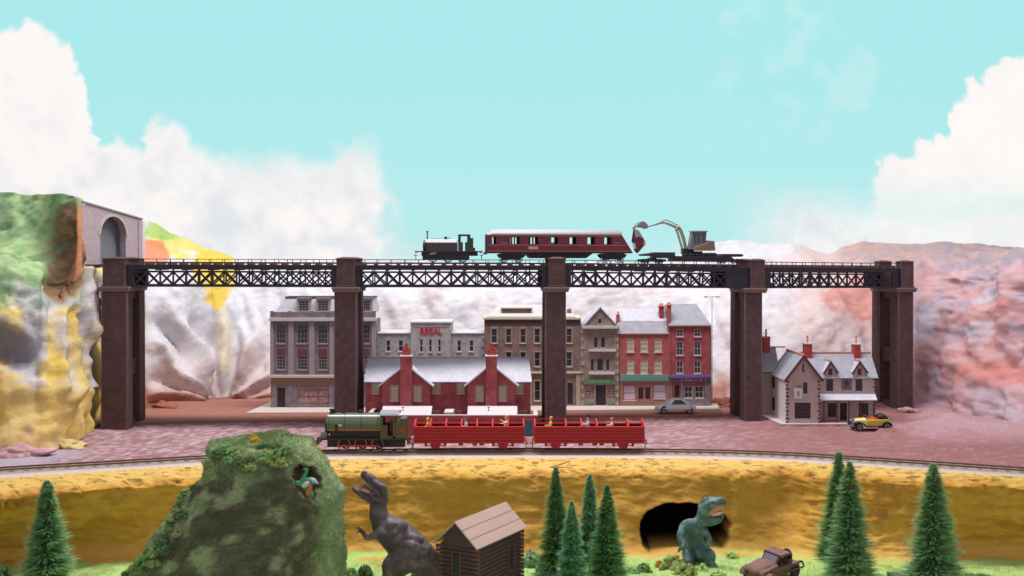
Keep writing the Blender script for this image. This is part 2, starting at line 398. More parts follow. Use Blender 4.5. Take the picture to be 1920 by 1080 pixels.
def hill():
    xs = []; x = -420.
    while x < 2360:
        xs.append(x); x += 5 if -40 < x < 1960 else 28
    NR = 120
    P = []
    for r in range(NR+1):
        t = r/NR*4; i = min(3, int(t)); k = t-i; row = []
        for x in xs:
            a = interp(PROF, 0 if False else x) if False else None
            row.append(None)
        P.append(row)
    for ci, x in enumerate(xs):
        # interpolate the section tables
        lo = max([q for q in PROF if q[0] <= x], key=lambda q: q[0]); hi = min([q for q in PROF if q[0] >= x], key=lambda q: q[0])
        k = 0 if lo is hi else (x-lo[0])/(hi[0]-lo[0]); k = k*k*(3-2*k)*.5+k*.5
        S = [tuple(a+(b-a)*k for a, b in zip(p, q)) for p, q in zip(lo[1], hi[1])]
        for r in range(NR+1):
            t = r/NR*4; i = min(3, int(t)); f = t-i
            a, b, c, d = S[max(i-1,0)], S[i], S[i+1], S[min(i+2,4)]
            q = [.5*((2*b[j])+(c[j]-a[j])*f+(2*a[j]-5*b[j]+4*c[j]-d[j])*f*f+(3*b[j]-a[j]-3*c[j]+d[j])*f**3) for j in (0,1)]
            if 140 < x < 205: q = [b[j]+(c[j]-b[j])*f for j in (0,1)]
            P[r][ci] = Vector(((x-960)/FPX*q[0], q[0], q[1]))
    N = normals(P); K = []; Q = []
    for r in range(NR+1):
        kr, qr = [], []
        for ci, x in enumerate(xs):
            p = P[r][ci]; n = N[r][ci]
            if n.y > 0 and abs(n.y) > abs(n.z): n = -n
            py = proj(p)[1]; side = 1-sm(x, 150, 240)+sm(x, 1690, 1780)
            side = min(1, side)
            d = 1.5*noise.fractal(Vector((p.x*.10, p.y*.10, p.z*.06)), 1.0, 2.1, 5)*(1.0+.2*side)
            fold = (1-abs(noise.fractal(Vector((p.x*.13+p.z*.05, 3., p.z*.03)), .9, 2., 3))*2.6)
            d += fold*interp([(200,0),(290,1.4),(500,1.4),(600,.5),(1300,.5),(1400,1.1),(1640,.8),(1720,.3)], x)*sm(p.z,0,6)*(1-sm(p.z,20,26)*.7)
            # strata and hollows in the coloured cliffs
            d += side*(.5*(abs(noise.fractal(Vector((p.x*.10,p.y*.1,p.z*.20+3)), .8,2.2,5))*-2.2+.5))
            if x > 1640: d += sm(x,1680,1800)*(1.5*noise.fractal(Vector((p.x*.16+2,p.y*.1,p.z*.05)),.9,2.1,4)+.7*(1-abs(noise.fractal(Vector((p.x*.22,1.,p.z*.06)),.8,2.,3))*3)*sm(p.z,14,22))*(1-sm(p.z,25,27))
            d += side*.22*noise.fractal(p*.45, .7, 2.1, 5)+ .22*noise.fractal(p*.5+Vector((4,4,4)), .7, 2.1, 5)
            if 268 < x < 520:   # the gathered cloth gully
                gx = 425+ (py-745)*-.12
                d -= 2.2*math.exp(-((x-gx)/16)**2)*sm(py,560,700)
                d += 1.7*math.exp(-((x-(360-(755-py)*.06))/22)**2)*sm(py,620,700)
                d += 2.4*math.exp(-((x-(470+(755-py)*.30-30))/24)**2)*sm(py,600,720)
            if 268 < x < 520:
                th = math.atan2(x-420, 772-py); rr_ = math.hypot(x-420, 772-py); fr = (th*2.3+.35*noise.noise(Vector((rr_*.012,th*2,3)))) % 1
                d += min(2.4, rr_*.017)*(abs(fr-.5)*4-1)*sm(py,555,640)*sm(x,268,300)*(1-sm(x,490,520))
            if x < 160: d -= 2.4*max(0, 1-((x-10)/62)**2-((py-650-(x-10)*.3)/44)**2)
            if x < 190: d += 1.3*math.exp(-((py-735)/22)**2)*sm(x,-40,40)*(1-sm(x,120,190)) + 1.0*(abs(((x+.12*py+14*noise.noise(Vector((x*.02,py*.01,1))))/38)%1-.5)*4-1)*sm(py,540,600)*sm(x,70,95)*(1-sm(x,180,190))*(1-sm(py,720,760))
            if x < 156: d -= 2.6*max(0, 1-((x-122)/34)**2-((py-490)/85)**2)
            d *= sm(r, 0, 4)*.85+.15
            if 138 < x < 268 and p.z > 22: d *= .15
            if r > NR*.85: d *= .55
            q = p + n*d
            qr.append(q); kr.append(hillcol(x, py, p, n))
        Q.append(qr); K.append(kr)
    # roll the ridge over to the back
    for dz, dy in ((-1.2,4),(-9,12),(-30,18)):
        Q.append([v+Vector((-dy*(1-sm(xs[i],152,160))*sm(xs[i],90,140),dy*(1-.35*(1-sm(xs[i],152,160))*sm(xs[i],90,140)),dz)) for i, v in enumerate(Q[NR])]); K.append(K[NR])
    grid_mesh('hills', Q, K, vcmat('painted_plaster_hill', .92, .06, .5, .5, .8, .5, 14., .35))
hill()

TRK = [(-260,905),(0,884),(200,873),(380,862),(590,851),(760,849),(900,848),(1060,848),(1220,849),(1400,852),(1500,857),(1700,870),(1920,885),(2200,905)]
def track_y(px): 
    return EYE*FPX/(interp(TRK, px)-HY)
def trackpt(px):
    # smoothed
    D = sum(track_y(px+o) for o in (-90,-60,-30,0,30,60,90))/7
    return Vector(((px-960)*D/FPX, D, 0))
LIP = [(-300,112),(0,119),(120,122.5),(300,126.5),(420,129),(600,131),(800,131.5),(900,131),(1100,132.5),(1250,133),(1400,132),(1480,133),(1540,131),(1600,130),(1760,127),(1920,124.5),(2250,118)]
BOT = [(-300,121),(0,126.5),(250,128),(600,128.6),(900,129.4),(1250,129.6),(1450,131),(1540,128),(1650,127.2),(1750,128.4),(1850,129),(1920,128),(2250,121)]
def board():
    xs = [x for x in range(-420, 2361, 10)]
    NR = 90; P, K = [], []
    for r in range(NR+1):
        pr, kr = [], []
        for x in xs:
            d0 = trackpt(x).y - 2.4; d1 = 232.
            t = (r/NR)**1.35; D = d0+(d1-d0)*t
            p = Vector(((x-960)*D/FPX, D, 0))
            q = proj(p); n1 = noise.fractal(p*.12,.9,2.,5); n2 = noise.fractal(p*.9,.8,2.,5)
            far = sm(D, d0+3, d0+7)
            p.z = far*(.10*n2+.12*n1)
            if x > 1640: p.z += far*1.2*max(0, noise.fractal(Vector((p.x*.09,p.y*.16,2)),.9,2.,4))*sm(D,146,156)
            c = mixc(srgb(148,112,116), srgb(178,150,158), sm(n2+.4*n1,.0,.45))
            c = mixc(c, srgb(132,90,88), sm(n1, .0,.4)*.6)
            c = mixc(c, srgb(206,184,194), sm(noise.fractal(Vector((p.x*1.1,p.y*.9,6.)),.8,2.,4),.16,.34)*(1-sm(x,1100,1500))*.5)
            c = mixc(c, srgb(160,100,84), sm(q[1]*-1, -795, -770)*.7)
            c = mixc(c, srgb(170,160,176), (1-sm(x+60*n1, 90, 190))*sm(q[1],835,850)*.85)
            c = mixc(c, srgb(140,92,90), sm(x, 1250,1500)*.6)
            c = mixc(c, srgb(184,150,158), sm(x+80*n1,1640,1760)*(1-sm(q[1],800,840))*.8)
            c = mixc(c, srgb(190,176,172), 1-sm(D, d0+1.0+.8*n2, d0+2.2+.8*n2))
            pr.append(p); kr.append(c)
        P.append(pr); K.append(kr)
    grid_mesh('ground', P, K, vcmat('ballasted_board', .9, .3, 2.8, .7, 5., .2, 16.))
board()
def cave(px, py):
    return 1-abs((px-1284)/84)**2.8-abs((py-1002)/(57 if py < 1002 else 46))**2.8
def cliff():
    xs = []; x = -420.
    while x < 2360: xs.append(x); x += 4 if -20 < x < 1940 else 24
    NR = 100; P = []; 
    for r in range(NR+1):
        row = []
        for x in xs:
            d0 = trackpt(x).y - 2.3; dl = interp(LIP, x)+1.3*noise.fractal(Vector((x*.012,2.,1.)),.9,2.,4)
            db = interp(BOT, x)+.8*noise.fractal(Vector((x*.008,9.,1.)),.9,2.,3)
            pts = [(d0,.0),(dl+1.2,-.25),(dl,-.9),(dl+.2+(db-dl)*.3,-4),(db,-8.2),(db-1.0,-9.4),(db-5,-9.9)]
            t = r/NR; T = [0,.16,.24,.5,.84,.94,1]
            i = max(j for j in range(6) if T[j] <= t); f = (t-T[i])/(T[i+1]-T[i])
            a, b, c, d = pts[max(i-1,0)], pts[i], pts[i+1], pts[min(i+2,6)]
            f2 = f
            q = [b[j]+(c[j]-b[j])*f2 for j in (0,1)]
            row.append(Vector(((x-960)/FPX*q[0], q[0], q[1])))
        P.append(row)
    for _ in range(3):   # soften the section
        for c in range(len(xs)):
            zz = [P[r][c].copy() for r in range(NR+1)]
            for r in range(2, NR): P[r][c] = (zz[r-1]+zz[r]*2+zz[r+1])/4
    N = normals(P); Q, K = [], []
    for r in range(NR+1):
        qr, kr = [], []
        for ci, x in enumerate(xs):
            p = P[r][ci]; n = N[r][ci]
            if n.dot(Vector((0,-1,1))) < 0: n = -n
            px, py = proj(p); t = r/NR
            amp = sm(t,.03,.2)*(1-sm(t,.9,1.)*.8)
            face = sm(t,.16,.3)*(1-sm(t,.86,.98))
            d = amp*(.38*noise.fractal(Vector((p.x*.16,p.y*.16,p.z*.3)),.9,2.1,6) + .08*noise.fractal(p*1.1,.7,2.1,5))
            d += face*.55*(abs(noise.fractal(Vector((p.x*.09,1.,p.z*.42)),.8,2.,5))*-2.+.35)*(.6 if x > 1500 else .15)
            d += sm(t,.02,.12)*(1-sm(t,.22,.3))*-.45*max(0,noise.fractal(Vector((p.x*.4,p.y*.9,4.)),.8,2.1,5)*2-.3)
            q = p+n*d
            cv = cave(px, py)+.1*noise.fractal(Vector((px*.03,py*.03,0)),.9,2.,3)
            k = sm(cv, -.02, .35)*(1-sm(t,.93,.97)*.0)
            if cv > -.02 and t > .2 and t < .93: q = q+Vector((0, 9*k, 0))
            n1 = noise.fractal(p*.2,.9,2.,5); n2 = noise.fractal(Vector((p.x*.35,p.y*.5,p.z*1.3)),.9,2.,5)
            c = mixc(srgb(212,162,72), srgb(196,140,62), sm(n1+.5*n2,-.1,.4))
            c = mixc(c, srgb(180,130,66), sm(n2, .15,.5)*.4*face)
            c = mixc(c, srgb(206,174,100), (1-sm(t,.14,.24))*.85)
            c = mixc(c, srgb(120,88,52), sm(noise.fractal(Vector((p.x*.6,p.y*1.8,8.)),.9,2.,5),.22,.4)*(1-sm(t,.2,.3))*.8)
            c = mixc(c, srgb(196,140,100), sm(py+14*n1, 1010,1040)*.4)
            c = mixc(c, srgb(222,178,90), sm(py+20*n1, 985,1020)*.7*(1 if x>1350 or x<340 else .5))
            c = mixc(c, srgb(186,142,68), sm(x+60*n1,380,480)*(1-sm(x+60*n1,1460,1540))*face*.6)  # shade on the middle stretch of the face, put into the paint
            c = mixc(c, srgb(166,200,116), sm(py+7*n1+4*n2, interp([(380,1062),(600,1030),(800,1028),(1000,1036),(1250,1034),(1380,1018),(1520,1026),(1700,1040),(1920,1058)],x), interp([(380,1070),(600,1038),(1920,1066)],x)+2)*.9)
            c = mixc(c, srgb(196,180,174), 1-sm(t, .015, .045))
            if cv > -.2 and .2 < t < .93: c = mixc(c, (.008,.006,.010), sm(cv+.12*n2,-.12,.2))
            qr.append(q); kr.append(c)
        Q.append(qr); K.append(kr)
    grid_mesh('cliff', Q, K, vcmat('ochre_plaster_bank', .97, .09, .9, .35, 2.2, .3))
cliff()
def gz(x, y):
    return -9.5+.45*noise.fractal(Vector((x*.12,y*.12,5.)),.9,2.,4)+.12*noise.fractal(Vector((x*.7,y*.7,5.)),.9,2.,3)
def meadow():
    P, K = [], []
    nx, ny = 420, 70
    for j in range(ny+1):
        pr, kr = [], []
        for i in range(nx+1):
            x = -95+190*i/nx; y = 84+51*j/ny
            p = Vector((x,y,gz(x,y))); n1 = noise.fractal(p*.25,.9,2.,5); n2 = noise.fractal(p*1.2,.9,2.,4)
            c = mixc(srgb(178,208,128), srgb(146,184,106), sm(n1+.4*n2,-.1,.35))
            c = mixc(c, srgb(198,220,146), sm(n2,.1,.4)*.6)
            px = 960+x*FPX/y; edge = interp(BOT, px)
            c = mixc(c, srgb(206,168,84), sm(y+2.2*n1+.8*n2, edge-3.6, edge-1.0))
            c = mixc(c, srgb(190,150,74), sm(n1,.34,.5)*.5)
            pr.append(p); kr.append(c)
        P.append(pr); K.append(kr)
    grid_mesh('meadow_ground', P, K, vcmat('flocked_meadow', .95, .25, 5., .7, 8., .25, 26.))
    # short flock fibres, one uncountable carpet
    v, f, col = [], [], []
    rr = random.Random(3)
    for _ in range(60000):
        y = rr.uniform(96,128.5); x = rr.uniform(-.49,.49)*y
        px = 960+x*FPX/y
        if y > interp(BOT, px)-2.0-rr.random()*2.5: continue
        if noise.noise(Vector((x*.5,y*.5,1.))) < -.15 and rr.random() < .7: continue
        z = gz(x,y); a = rr.uniform(0,6.28); h = rr.uniform(.08,.26); b = len(v); wd=.035
        v += [(x-wd*math.cos(a),y-wd*math.sin(a),z-.03),(x+wd*math.cos(a),y+wd*math.sin(a),z-.03),(x+rr.uniform(-.1,.1),y+rr.uniform(-.1,.1),z+h)]
        f.append((b,b+1,b+2))
    me = bpy.data.meshes.new('grass'); me.from_pydata(v,[],f)
    me.materials.append(leafy(mat('grass_flock', srgb(178,206,124), .9, 0, .25, .7, col2=srgb(204,224,152)), .4))
    o = bpy.data.objects.new('grass', me); C.objects.link(o); tag(o,'short bright green flock grass over the foreground','grass',kind='stuff')
meadow()
# ================================================================ MATERIALS FOR THINGS
M = {}
M['pier'] = brick('brown_stone_pier', srgb(98,76,78), srgb(88,66,68), srgb(74,56,60), .55, .22, .8, .02, .18)
M['piertrim'] = mat('brown_stone_trim', srgb(122,98,96), .75, 0, .15, 3, .1)
M['iron'] = mat('black_girder_plastic', srgb(44,38,52), .5, 0, .3, 5, .05)
M['rail'] = mat('rusty_rail', srgb(128,96,78), .45, .5, .25, 5)
M['sleeper'] = mat('brown_sleeper', srgb(92,72,66), .8, 0, .25, 6)
M['deck'] = mat('bridge_deck_brown', srgb(84,66,62), .8, 0, .3, 4)
M['pane'] = mat('dark_window_glass', srgb(40,38,52), .25, 0, .4, 1.5, spec=.6)
M['blind'] = mat('cream_blind', srgb(190,184,160), .7, 0, .08, 3)
M['white'] = mat('white_card', srgb(198,192,196), .8, 0, .06, 3)
M['cream'] = mat('cream_pavement_card', srgb(196,182,178), .85, 0, .1, 2)
M['slate'] = brick('grey_slate', srgb(150,150,162), srgb(164,164,174), srgb(128,128,140), .3, .22, .7, .015, .1)
M['slatew'] = brick('pale_slate', srgb(196,196,206), srgb(184,184,196), srgb(168,168,182), .34, .24, .7, .012, .08)
M['redbrick'] = brick('red_brick', srgb(168,80,84), srgb(154,70,76), srgb(166,100,100), .3, .1)
M['redbrick2'] = brick('orange_red_brick', srgb(178,96,94), srgb(166,86,86), srgb(180,104,94), .3, .1)
M['brownb'] = brick('brown_brick', srgb(138,112,104), srgb(124,98,94), srgb(142,122,114), .3, .1)
M['tanb'] = brick('tan_stone', srgb(150,132,124), srgb(140,122,116), srgb(160,144,136), .4, .15)
M['greyst'] = brick('grey_stone', srgb(138,126,132), srgb(128,116,124), srgb(120,108,116), .6, .3)
M['greytrim'] = mat('grey_stone_trim', srgb(160,148,152), .8, 0, .1, 3)
M['regal'] = brick('pale_grey_block', srgb(176,172,172), srgb(166,162,164), srgb(150,146,150), .4, .2)
M['dark'] = mat('dark_opening', srgb(44,36,44), .6, 0, .2, 3)
M['redpanel'] = mat('maroon_panel', srgb(108,62,74), .7, 0, .2, 4)
M['orangecol'] = mat('terracotta_ridge', srgb(214,128,104), .7, 0, .12, 3)
M['chim'] = brick('chimney_red', srgb(174,74,70), srgb(158,66,64), srgb(150,70,66), .3, .1)
M['teal'] = mat('teal_fascia', srgb(104,144,142), .6, 0, .12, 2)
M['green'] = mat('green_fascia', srgb(98,128,98), .6, 0, .15, 2)
M['purple'] = mat('purple_fascia', srgb(104,88,120), .6, 0, .15, 2)
M['ochrewood'] = mat('ochre_shopfront', srgb(146,112,94), .7, 0, .15, 3)
M['shop'] = mat('shop_display', srgb(150,96,92), .6, 0, .45, 2.2, col2=srgb(196,160,160))
M['shoppale'] = mat('pale_shop_blind', srgb(196,176,190), .6, 0, .12, 3, streak=(1,1,5))
M['pubwall'] = mat('pub_render', srgb(178,158,154), .85, 0, .12, 2, .2)
M['pubwhite'] = mat('pub_white_side', srgb(216,208,212), .85, 0, .06, 2, .1)
M['quoin'] = mat('dark_quoin', srgb(84,58,66), .8, 0, .2, 3)
M['roadred'] = mat('road_red_brown', srgb(158,106,92), .9, 0, .16, 1.3, .4, 14)

# ================================================================ ROAD AND PAVEMENT
def ground_card():
    # raised street board, a real step above the ballast
    pts = [(268,-1),(300,0)]
    front = [(-62.5,165.5),(-50,168.5),(-27,169.8),(-13,171.2),(5,173.8),(20,174.6),(33.6,175.8)]
    mb = MB(); poly = front+[(36,191),(-60,192)]
    mb.prism(poly, 'z', -.3, .38); o = mb.build('road', M['roadred'], bevel=.06); o['kind'] = 'structure'
    mb = MB(); mb.prism([(-42.6,175.9),(-30,176.2),(-14,176.8),(-14,190),(-41.5,190)], 'z', .36, .62)
    mb.prism([(-14,177.2),(4,178.4),(20,179.4),(34,180.4),(35.4,190),(-14,190)], 'z', .36, .621)
    o = mb.build('pavement', M['cream'], bevel=.03); o['kind'] = 'structure'
ground_card()

# ================================================================ BRIDGE
ZB = [(-70,21.12),(-26,20.98),(6,20.92),(37,20.62),(70,20.30)]
def zb(x): return interp(ZB, x)
br = thing('railway_bridge', 'long black lattice girder railway bridge on five tall brown stone piers', 'bridge', (5,166,0))
BO = Vector((5,166,0))
PIER = [  # front-left px, D, width, ang, tower shift
 (190,162.2,3.75,0,0.), (627,162.4,3.2,0,.1), (1023,164.8,3.05,2,.25), (1397,170.6,2.7,5,.75), (1685,184,2.75,14,.35)]
DEP = 8.0
PC = []
for i, (px, D, wd, an, sh) in enumerate(PIER):
    x0 = (px-960)*D/FPX; a = R(an); rot = Matrix.Translation(Vector((x0,D,0))-BO) @ Matrix.Rotation(a,4,'Z')
    z0 = zb(x0)
    PC.append((Vector((x0,D,0))+Matrix.Rotation(a,3,'Z')@Vector((wd/2+sh*.5,DEP/2,0)), a))
    mb = MB(); mb.M = rot; PD = 2.5
    for y0 in (0, DEP-PD):
        mb.prism([(0-.12,-.8),(wd+.12,-.8),(wd,z0-.7),(0,z0-.7)], 'y', y0, y0+PD)
    for za, zt in ((-.8,1.0),(7.7,10.2),(z0-1.9,z0-.705)):
        mb.box(.45,wd-.45,PD+.005,DEP-PD-.005,za,zt)
    p = mb.build('pier', M['pier'], br, bevel=.05)
    tr = MB(); tr.M = rot
    for y0 in (0, DEP-PD):
        if y0 == 0: 
            for xx in (-.02, wd-.1): tr.box(xx,xx+.12,y0-.03,y0+.1,0,z0-.72)
    tr.build('corner_strip', M['piertrim'], p)
    cp = MB(); cp.M = rot
    for y0 in (0, DEP-PD):
        cp.box(-.28+sh*.3,wd+.3+sh*.5,y0-.3,y0+PD+.25,z0-.7,z0-.32); cp.box(-.4+sh*.3,wd+.42+sh*.5,y0-.42,y0+PD+.3,z0-.318,z0+.02)
    cp.box(-.2,wd+.2+sh*.3,PD+.2,DEP-PD-.2,z0-.7,z0-.1)
    cp.build('corbel', M['piertrim'], p, bevel=.05)
    tw = MB(); tw.M = rot; ttop = 25.15-(0 if i < 3 else .25*(i-2))
    for y0 in (-.1, DEP-1.7):
        xa, xb = .2+sh, wd-.3+sh
        tw.box(xa,xb,y0,y0+1.8,z0+.02,ttop); tw.box(xa-.12,xb+.12,y0-.12,y0+1.92,z0+.021,z0+.28)
        tw.box(xa-.1,xb+.1,y0-.1,y0+1.9,ttop,ttop+.14)
        v = [(xa-.05,y0-.05,ttop+.141),(xb+.05,y0-.05,ttop+.141),(xb+.05,y0+1.85,ttop+.141),(xa-.05,y0+1.85,ttop+.141),((xa+xb)/2-.6,y0+.9,ttop+.36),((xa+xb)/2+.6,y0+.9,ttop+.36)]
        tw.add(v, [(3,2,1,0),(0,1,5,4),(1,2,5),(2,3,4,5),(3,0,4)])
    tw.build('tower', M['pier'], p, bevel=.04)
def girder(mb, L, y, sol0, sol1, pitch=1.93):
    mb.box(0,L,y-.22,y+.22,0,.28); mb.box(0,L,y-.2,y+.2,2.12,2.34); mb.box(0,L,y-.24,y+.24,2.58,3.12); mb.box(0,L,y-.3,y+.3,3.121,3.2)
    mb.box(0,sol0,y-.18,y+.18,.28,2.58); mb.box(L-sol1,L,y-.18,y+.18,.28,2.58)
    n = max(1, round((L-sol0-sol1)/pitch)); q = (L-sol0-sol1)/n
    for k in range(n+1):
        x = sol0+k*q; mb.box(x-.10,x+.10,y-.13,y+.13,.281,2.119); mb.box(x-.09,x+.09,y-.12,y+.12,2.341,2.579)
        if k < n:
            mb.bar((x+.08,y-.04,.3),(x+q-.08,y-.04,2.1),.08,.24); mb.bar((x+.08,y+.05,2.1),(x+q-.08,y+.05,.3),.08,.24)
for i in range(4):
    (a, aa), (b, ab) = PC[i], PC[i+1]
    a = Vector((a.x,a.y,zb(a.x))); b = Vector((b.x,b.y,zb(b.x))); L = (b-a).length
    ex = (b-a).normalized(); ez = Vector((0,0,1)); ey = ez.cross(ex).normalized(); ez = ex.cross(ey)
    Mx = Matrix.Translation(a-BO) @ Matrix(((ex.x,ey.x,ez.x),(ex.y,ey.y,ez.y),(ex.z,ey.z,ez.z))).to_4x4()
    s0, s1 = (2.6 if i == 0 else 1.7), ((5.0,3.4)[i-2] if i > 1 else 2.2)
    for y in (-3.2, 3.2):
        mb = MB(); mb.M = Mx; girder(mb, L, y, s0, s1); mb.build('lattice_girder', M['iron'], br)
        mb = MB(); mb.M = Mx
        mb.bar((.9,y,4.12),(L-.9,y,4.12),.09,.10); mb.bar((.9,y,3.66),(L-.9,y,3.66),.06,.06)
        n = round(L/2.02)
        for k in range(1, n): mb.box(k*L/n-.045,k*L/n+.045,y-.045,y+.045,3.2,4.08)
        mb.build('railing', M['iron'], br)
    mb = MB(); mb.M = Mx; mb.box(0,L,-2.95,2.95,3.02,3.3)
    for k in range(int(L/3.9)): mb.box(k*3.9+1.8,k*3.9+2.0,-2.97,2.97,2.45,3.019)
    mb.build('deck', M['deck'], br)
    mb = MB(); mb.M = Mx
    for y in (-.82,.82): mb.box(-.2,L+.2,y-.06,y+.06,3.5,3.72); mb.box(-.2,L+.2,y-.12,y+.12,3.46,3.52)
    mb.build('rail', M['rail'], br)
    sl = MB(); sl.M = Mx
    for k in range(int(L/1.7)): sl.box(k*1.7+.3,k*1.7+.85,-1.6,1.6,3.301,3.46)
    sl.build('sleeper', M['sleeper'], br)
    SP = globals().setdefault('SPANS', []); SP.append((a, b, math.atan2((b-a).y,(b-a).x)))
# approach deck into the tunnel
a, b = PC[0][0], None
mb = MB(); z = zb(-60)
mb.M = Matrix.Translation(-BO)
mb.box(-76,-58.9,163.2,169.2,z+3.02,z+3.3)
mb.build('deck', M['deck'], br)

# ================================================================ FRONT TRACK
tk = thing('railway_track', 'curved single model railway track on pale ballast along the top of the ochre bank', 'track', tuple(trackpt(960)))
TO = trackpt(960)
path = [trackpt(px) for px in range(-240, 2181, 20)]
def offs(d):
    out = []
    for i, p in enumerate(path):
        t = (path[min(i+1,len(path)-1)]-path[max(i-1,0)]).normalized(); out.append(p+Vector((-t.y,t.x,0))*d)
    return out
for s in (-.83,.83):
    mb = MB(); A, B_ = offs(s-.055), offs(s+.055)
    for k in range(len(A)-1):
        a, b, c, d = A[k]-TO, A[k+1]-TO, B_[k+1]-TO, B_[k]-TO; z0, z1 = .24, .44
        u = lambda v, z: (v.x, v.y, z)
        mb.add([u(a,z0),u(b,z0),u(c,z0),u(d,z0),u(a,z1),u(b,z1),u(c,z1),u(d,z1)], [(4,5,6,7),(0,1,5,4),(2,3,7,6)])
    mb.build('rail', M['rail'], tk)
bed = MB(); A, B_, A2, B2 = offs(-2.0), offs(2.0), offs(-1.5), offs(1.5)
for k in range(len(A)-1):
    u = lambda v, z: (v.x-TO.x, v.y-TO.y, z)
    bed.add([u(A[k],-.2),u(A[k+1],-.2),u(A2[k+1],.16),u(A2[k],.16),u(B2[k],.16),u(B2[k+1],.16),u(B_[k+1],-.2),u(B_[k],-.2)], [(0,1,2,3),(3,2,5,4),(4,5,6,7)])
M['ballast'] = mat('pale_ballast', srgb(172,158,154), .95, 0, .28, 9, .8, 16)
bed.build('ballast_bed', M['ballast'], tk)
slm = None; acc = 0
dist = [0]
for i in range(len(path)-1): dist.append(dist[-1]+(path[i+1]-path[i]).length)
nS = 100
for k in range(nS):
    s = dist[-1]*(k+.5)/nS; i = max(j for j in range(len(dist)) if dist[j] <= s)
    p = path[i].lerp(path[i+1], (s-dist[i])/(dist[i+1]-dist[i])); t = path[i+1]-path[i]
    if slm is None:
        mb = MB(); mb.box(-.28,.28,-1.4,1.4,.10,.24); slm = mb.build('sleeper', mat('dusty_sleeper', srgb(140,122,114), .85, 0, .2, 6), tk); o = slm
    else: o = slm.copy(); C.objects.link(o)
    o.location = p-TO; o.rotation_euler = (0,0,math.atan2(t.y,t.x))

# ================================================================ TUNNEL PORTAL
def portal():
    x0, y0, x1, y1 = -64.0, 162.6, -60.2, 178.6
    L = math.hypot(x1-x0, y1-y0); ang = math.atan2(y1-y0, x1-x0)
    zb_ = 24.75
    t = thing('tunnel_portal', 'pale pink brick tunnel portal with a round arch at the left end of the bridge', 'tunnel portal', (x0,y0,zb_), ang)
    F_ = Frame(155,162.6,zb_,ang); F_.X = x0; F_.loc = (x0,y0,zb_)
    xs0, xs1 = F_.x(188), F_.x(236); h0 = F_.z(378,0); h1 = F_.z(412,L)
    cx, rw = (xs0+xs1)/2, (xs1-xs0)/2; top = F_.z(406, cx); spring = top-rw*.85
    arch = [(cx-rw,-.9)]+[(cx-rw*math.cos(math.pi*k/20), spring+rw*.85*math.sin(math.pi*k/20)) for k in range(21)]+[(cx+rw,-.9)]
    def outer(p):   # matching point on the wall edge
        return None
    mb = MB(); n = len(arch); T_ = 1.0
    # wall = strips from arch up to sloping top, plus side pieces
    for yy in (0., T_):
        for k in range(n-1):
            (xa,za),(xb,zb2) = arch[k], arch[k+1]
            if abs(xb-xa) < 1e-6: continue
            mb.quad((xa,yy,za),(xb,yy,zb2),(xb,yy,h0+(h1-h0)*xb/L),(xa,yy,h0+(h1-h0)*xa/L))
        for xa, xb in ((0,cx-rw),(cx+rw,L)):
            mb.quad((xa,yy,-.9),(xb,yy,-.9),(xb,yy,h0+(h1-h0)*xb/L),(xa,yy,h0+(h1-h0)*xa/L))
    for k in range(n-1):
        (xa,za),(xb,zb2) = arch[k], arch[k+1]; mb.quad((xa,0,za),(xb,0,zb2),(xb,T_,zb2),(xa,T_,za))
    mb.quad((0,0,-.9),(0,0,h0),(0,T_,h0),(0,T_,-.9)); mb.quad((L,0,-.9),(L,0,h1),(L,T_,h1),(L,T_,-.9)); mb.quad((0,0,h0),(L,0,h1),(L,T_,h1),(0,T_,h0))
    bm_ = brick('pink_portal_brick', srgb(184,168,174), srgb(174,156,164), srgb(156,142,154), .5, .2, .85, .02, .08)
    mb.build('wall', bm_, t)
    cp = MB()
    cp.slab((-.1,-.2,h0+.02),(L+.1,-.2,h1+.02),(L+.1,T_+.1,h1+.02),(-.1,T_+.1,h0+.02),-.22)
    cp.build('coping', mat('portal_coping', srgb(150,140,152), .8), t)
    rg = MB()
    for k in range(1, n-2):
        (xa,za),(xb,zb2) = arch[k], arch[k+1]; g = 1.12
        o_ = lambda x, z: (cx+(x-cx)*g, spring+(z-spring)*g)
        (xc,zc),(xd,zd) = o_(xb,zb2), o_(xa,za)
        rg.add([(xa,-.12,za),(xb,-.12,zb2),(xc,-.12,zc),(xd,-.12,zd),(xa,.05,za),(xb,.05,zb2),(xc,.05,zc),(xd,.05,zd)], [(0,1,2,3),(3,2,6,7),(0,4,5,1)])
    rg.build('arch_ring', mat('portal_arch_ring', srgb(186,170,160), .8), t)
    mb = MB(); 
    for xx in (0, L-1.1): mb.box(xx,xx+1.1,-.18,-.001,-.9,(h0 if xx == 0 else h1)-.2)
    mb.build('pilaster', bm_, t, bevel=.04)
    ln = MB(); 
    for k in range(n-1):
        (xa,za),(xb,zb2) = arch[k], arch[k+1]; e = 1.02
        xa, xb = cx+(xa-cx)*e, cx+(xb-cx)*e
        ln.quad((xa,T_,za*e),(xb,T_,zb2*e),(xb,1.7,zb2*e),(xa,1.7,za*e))
    ln.quad(*[(cx+(x-cx)*1.02,1.7,z*1.02) for x, z in arch])
    ln.build('tunnel_lining', mat('grey_tunnel_lining', srgb(122,128,132), .9), t)
portal()

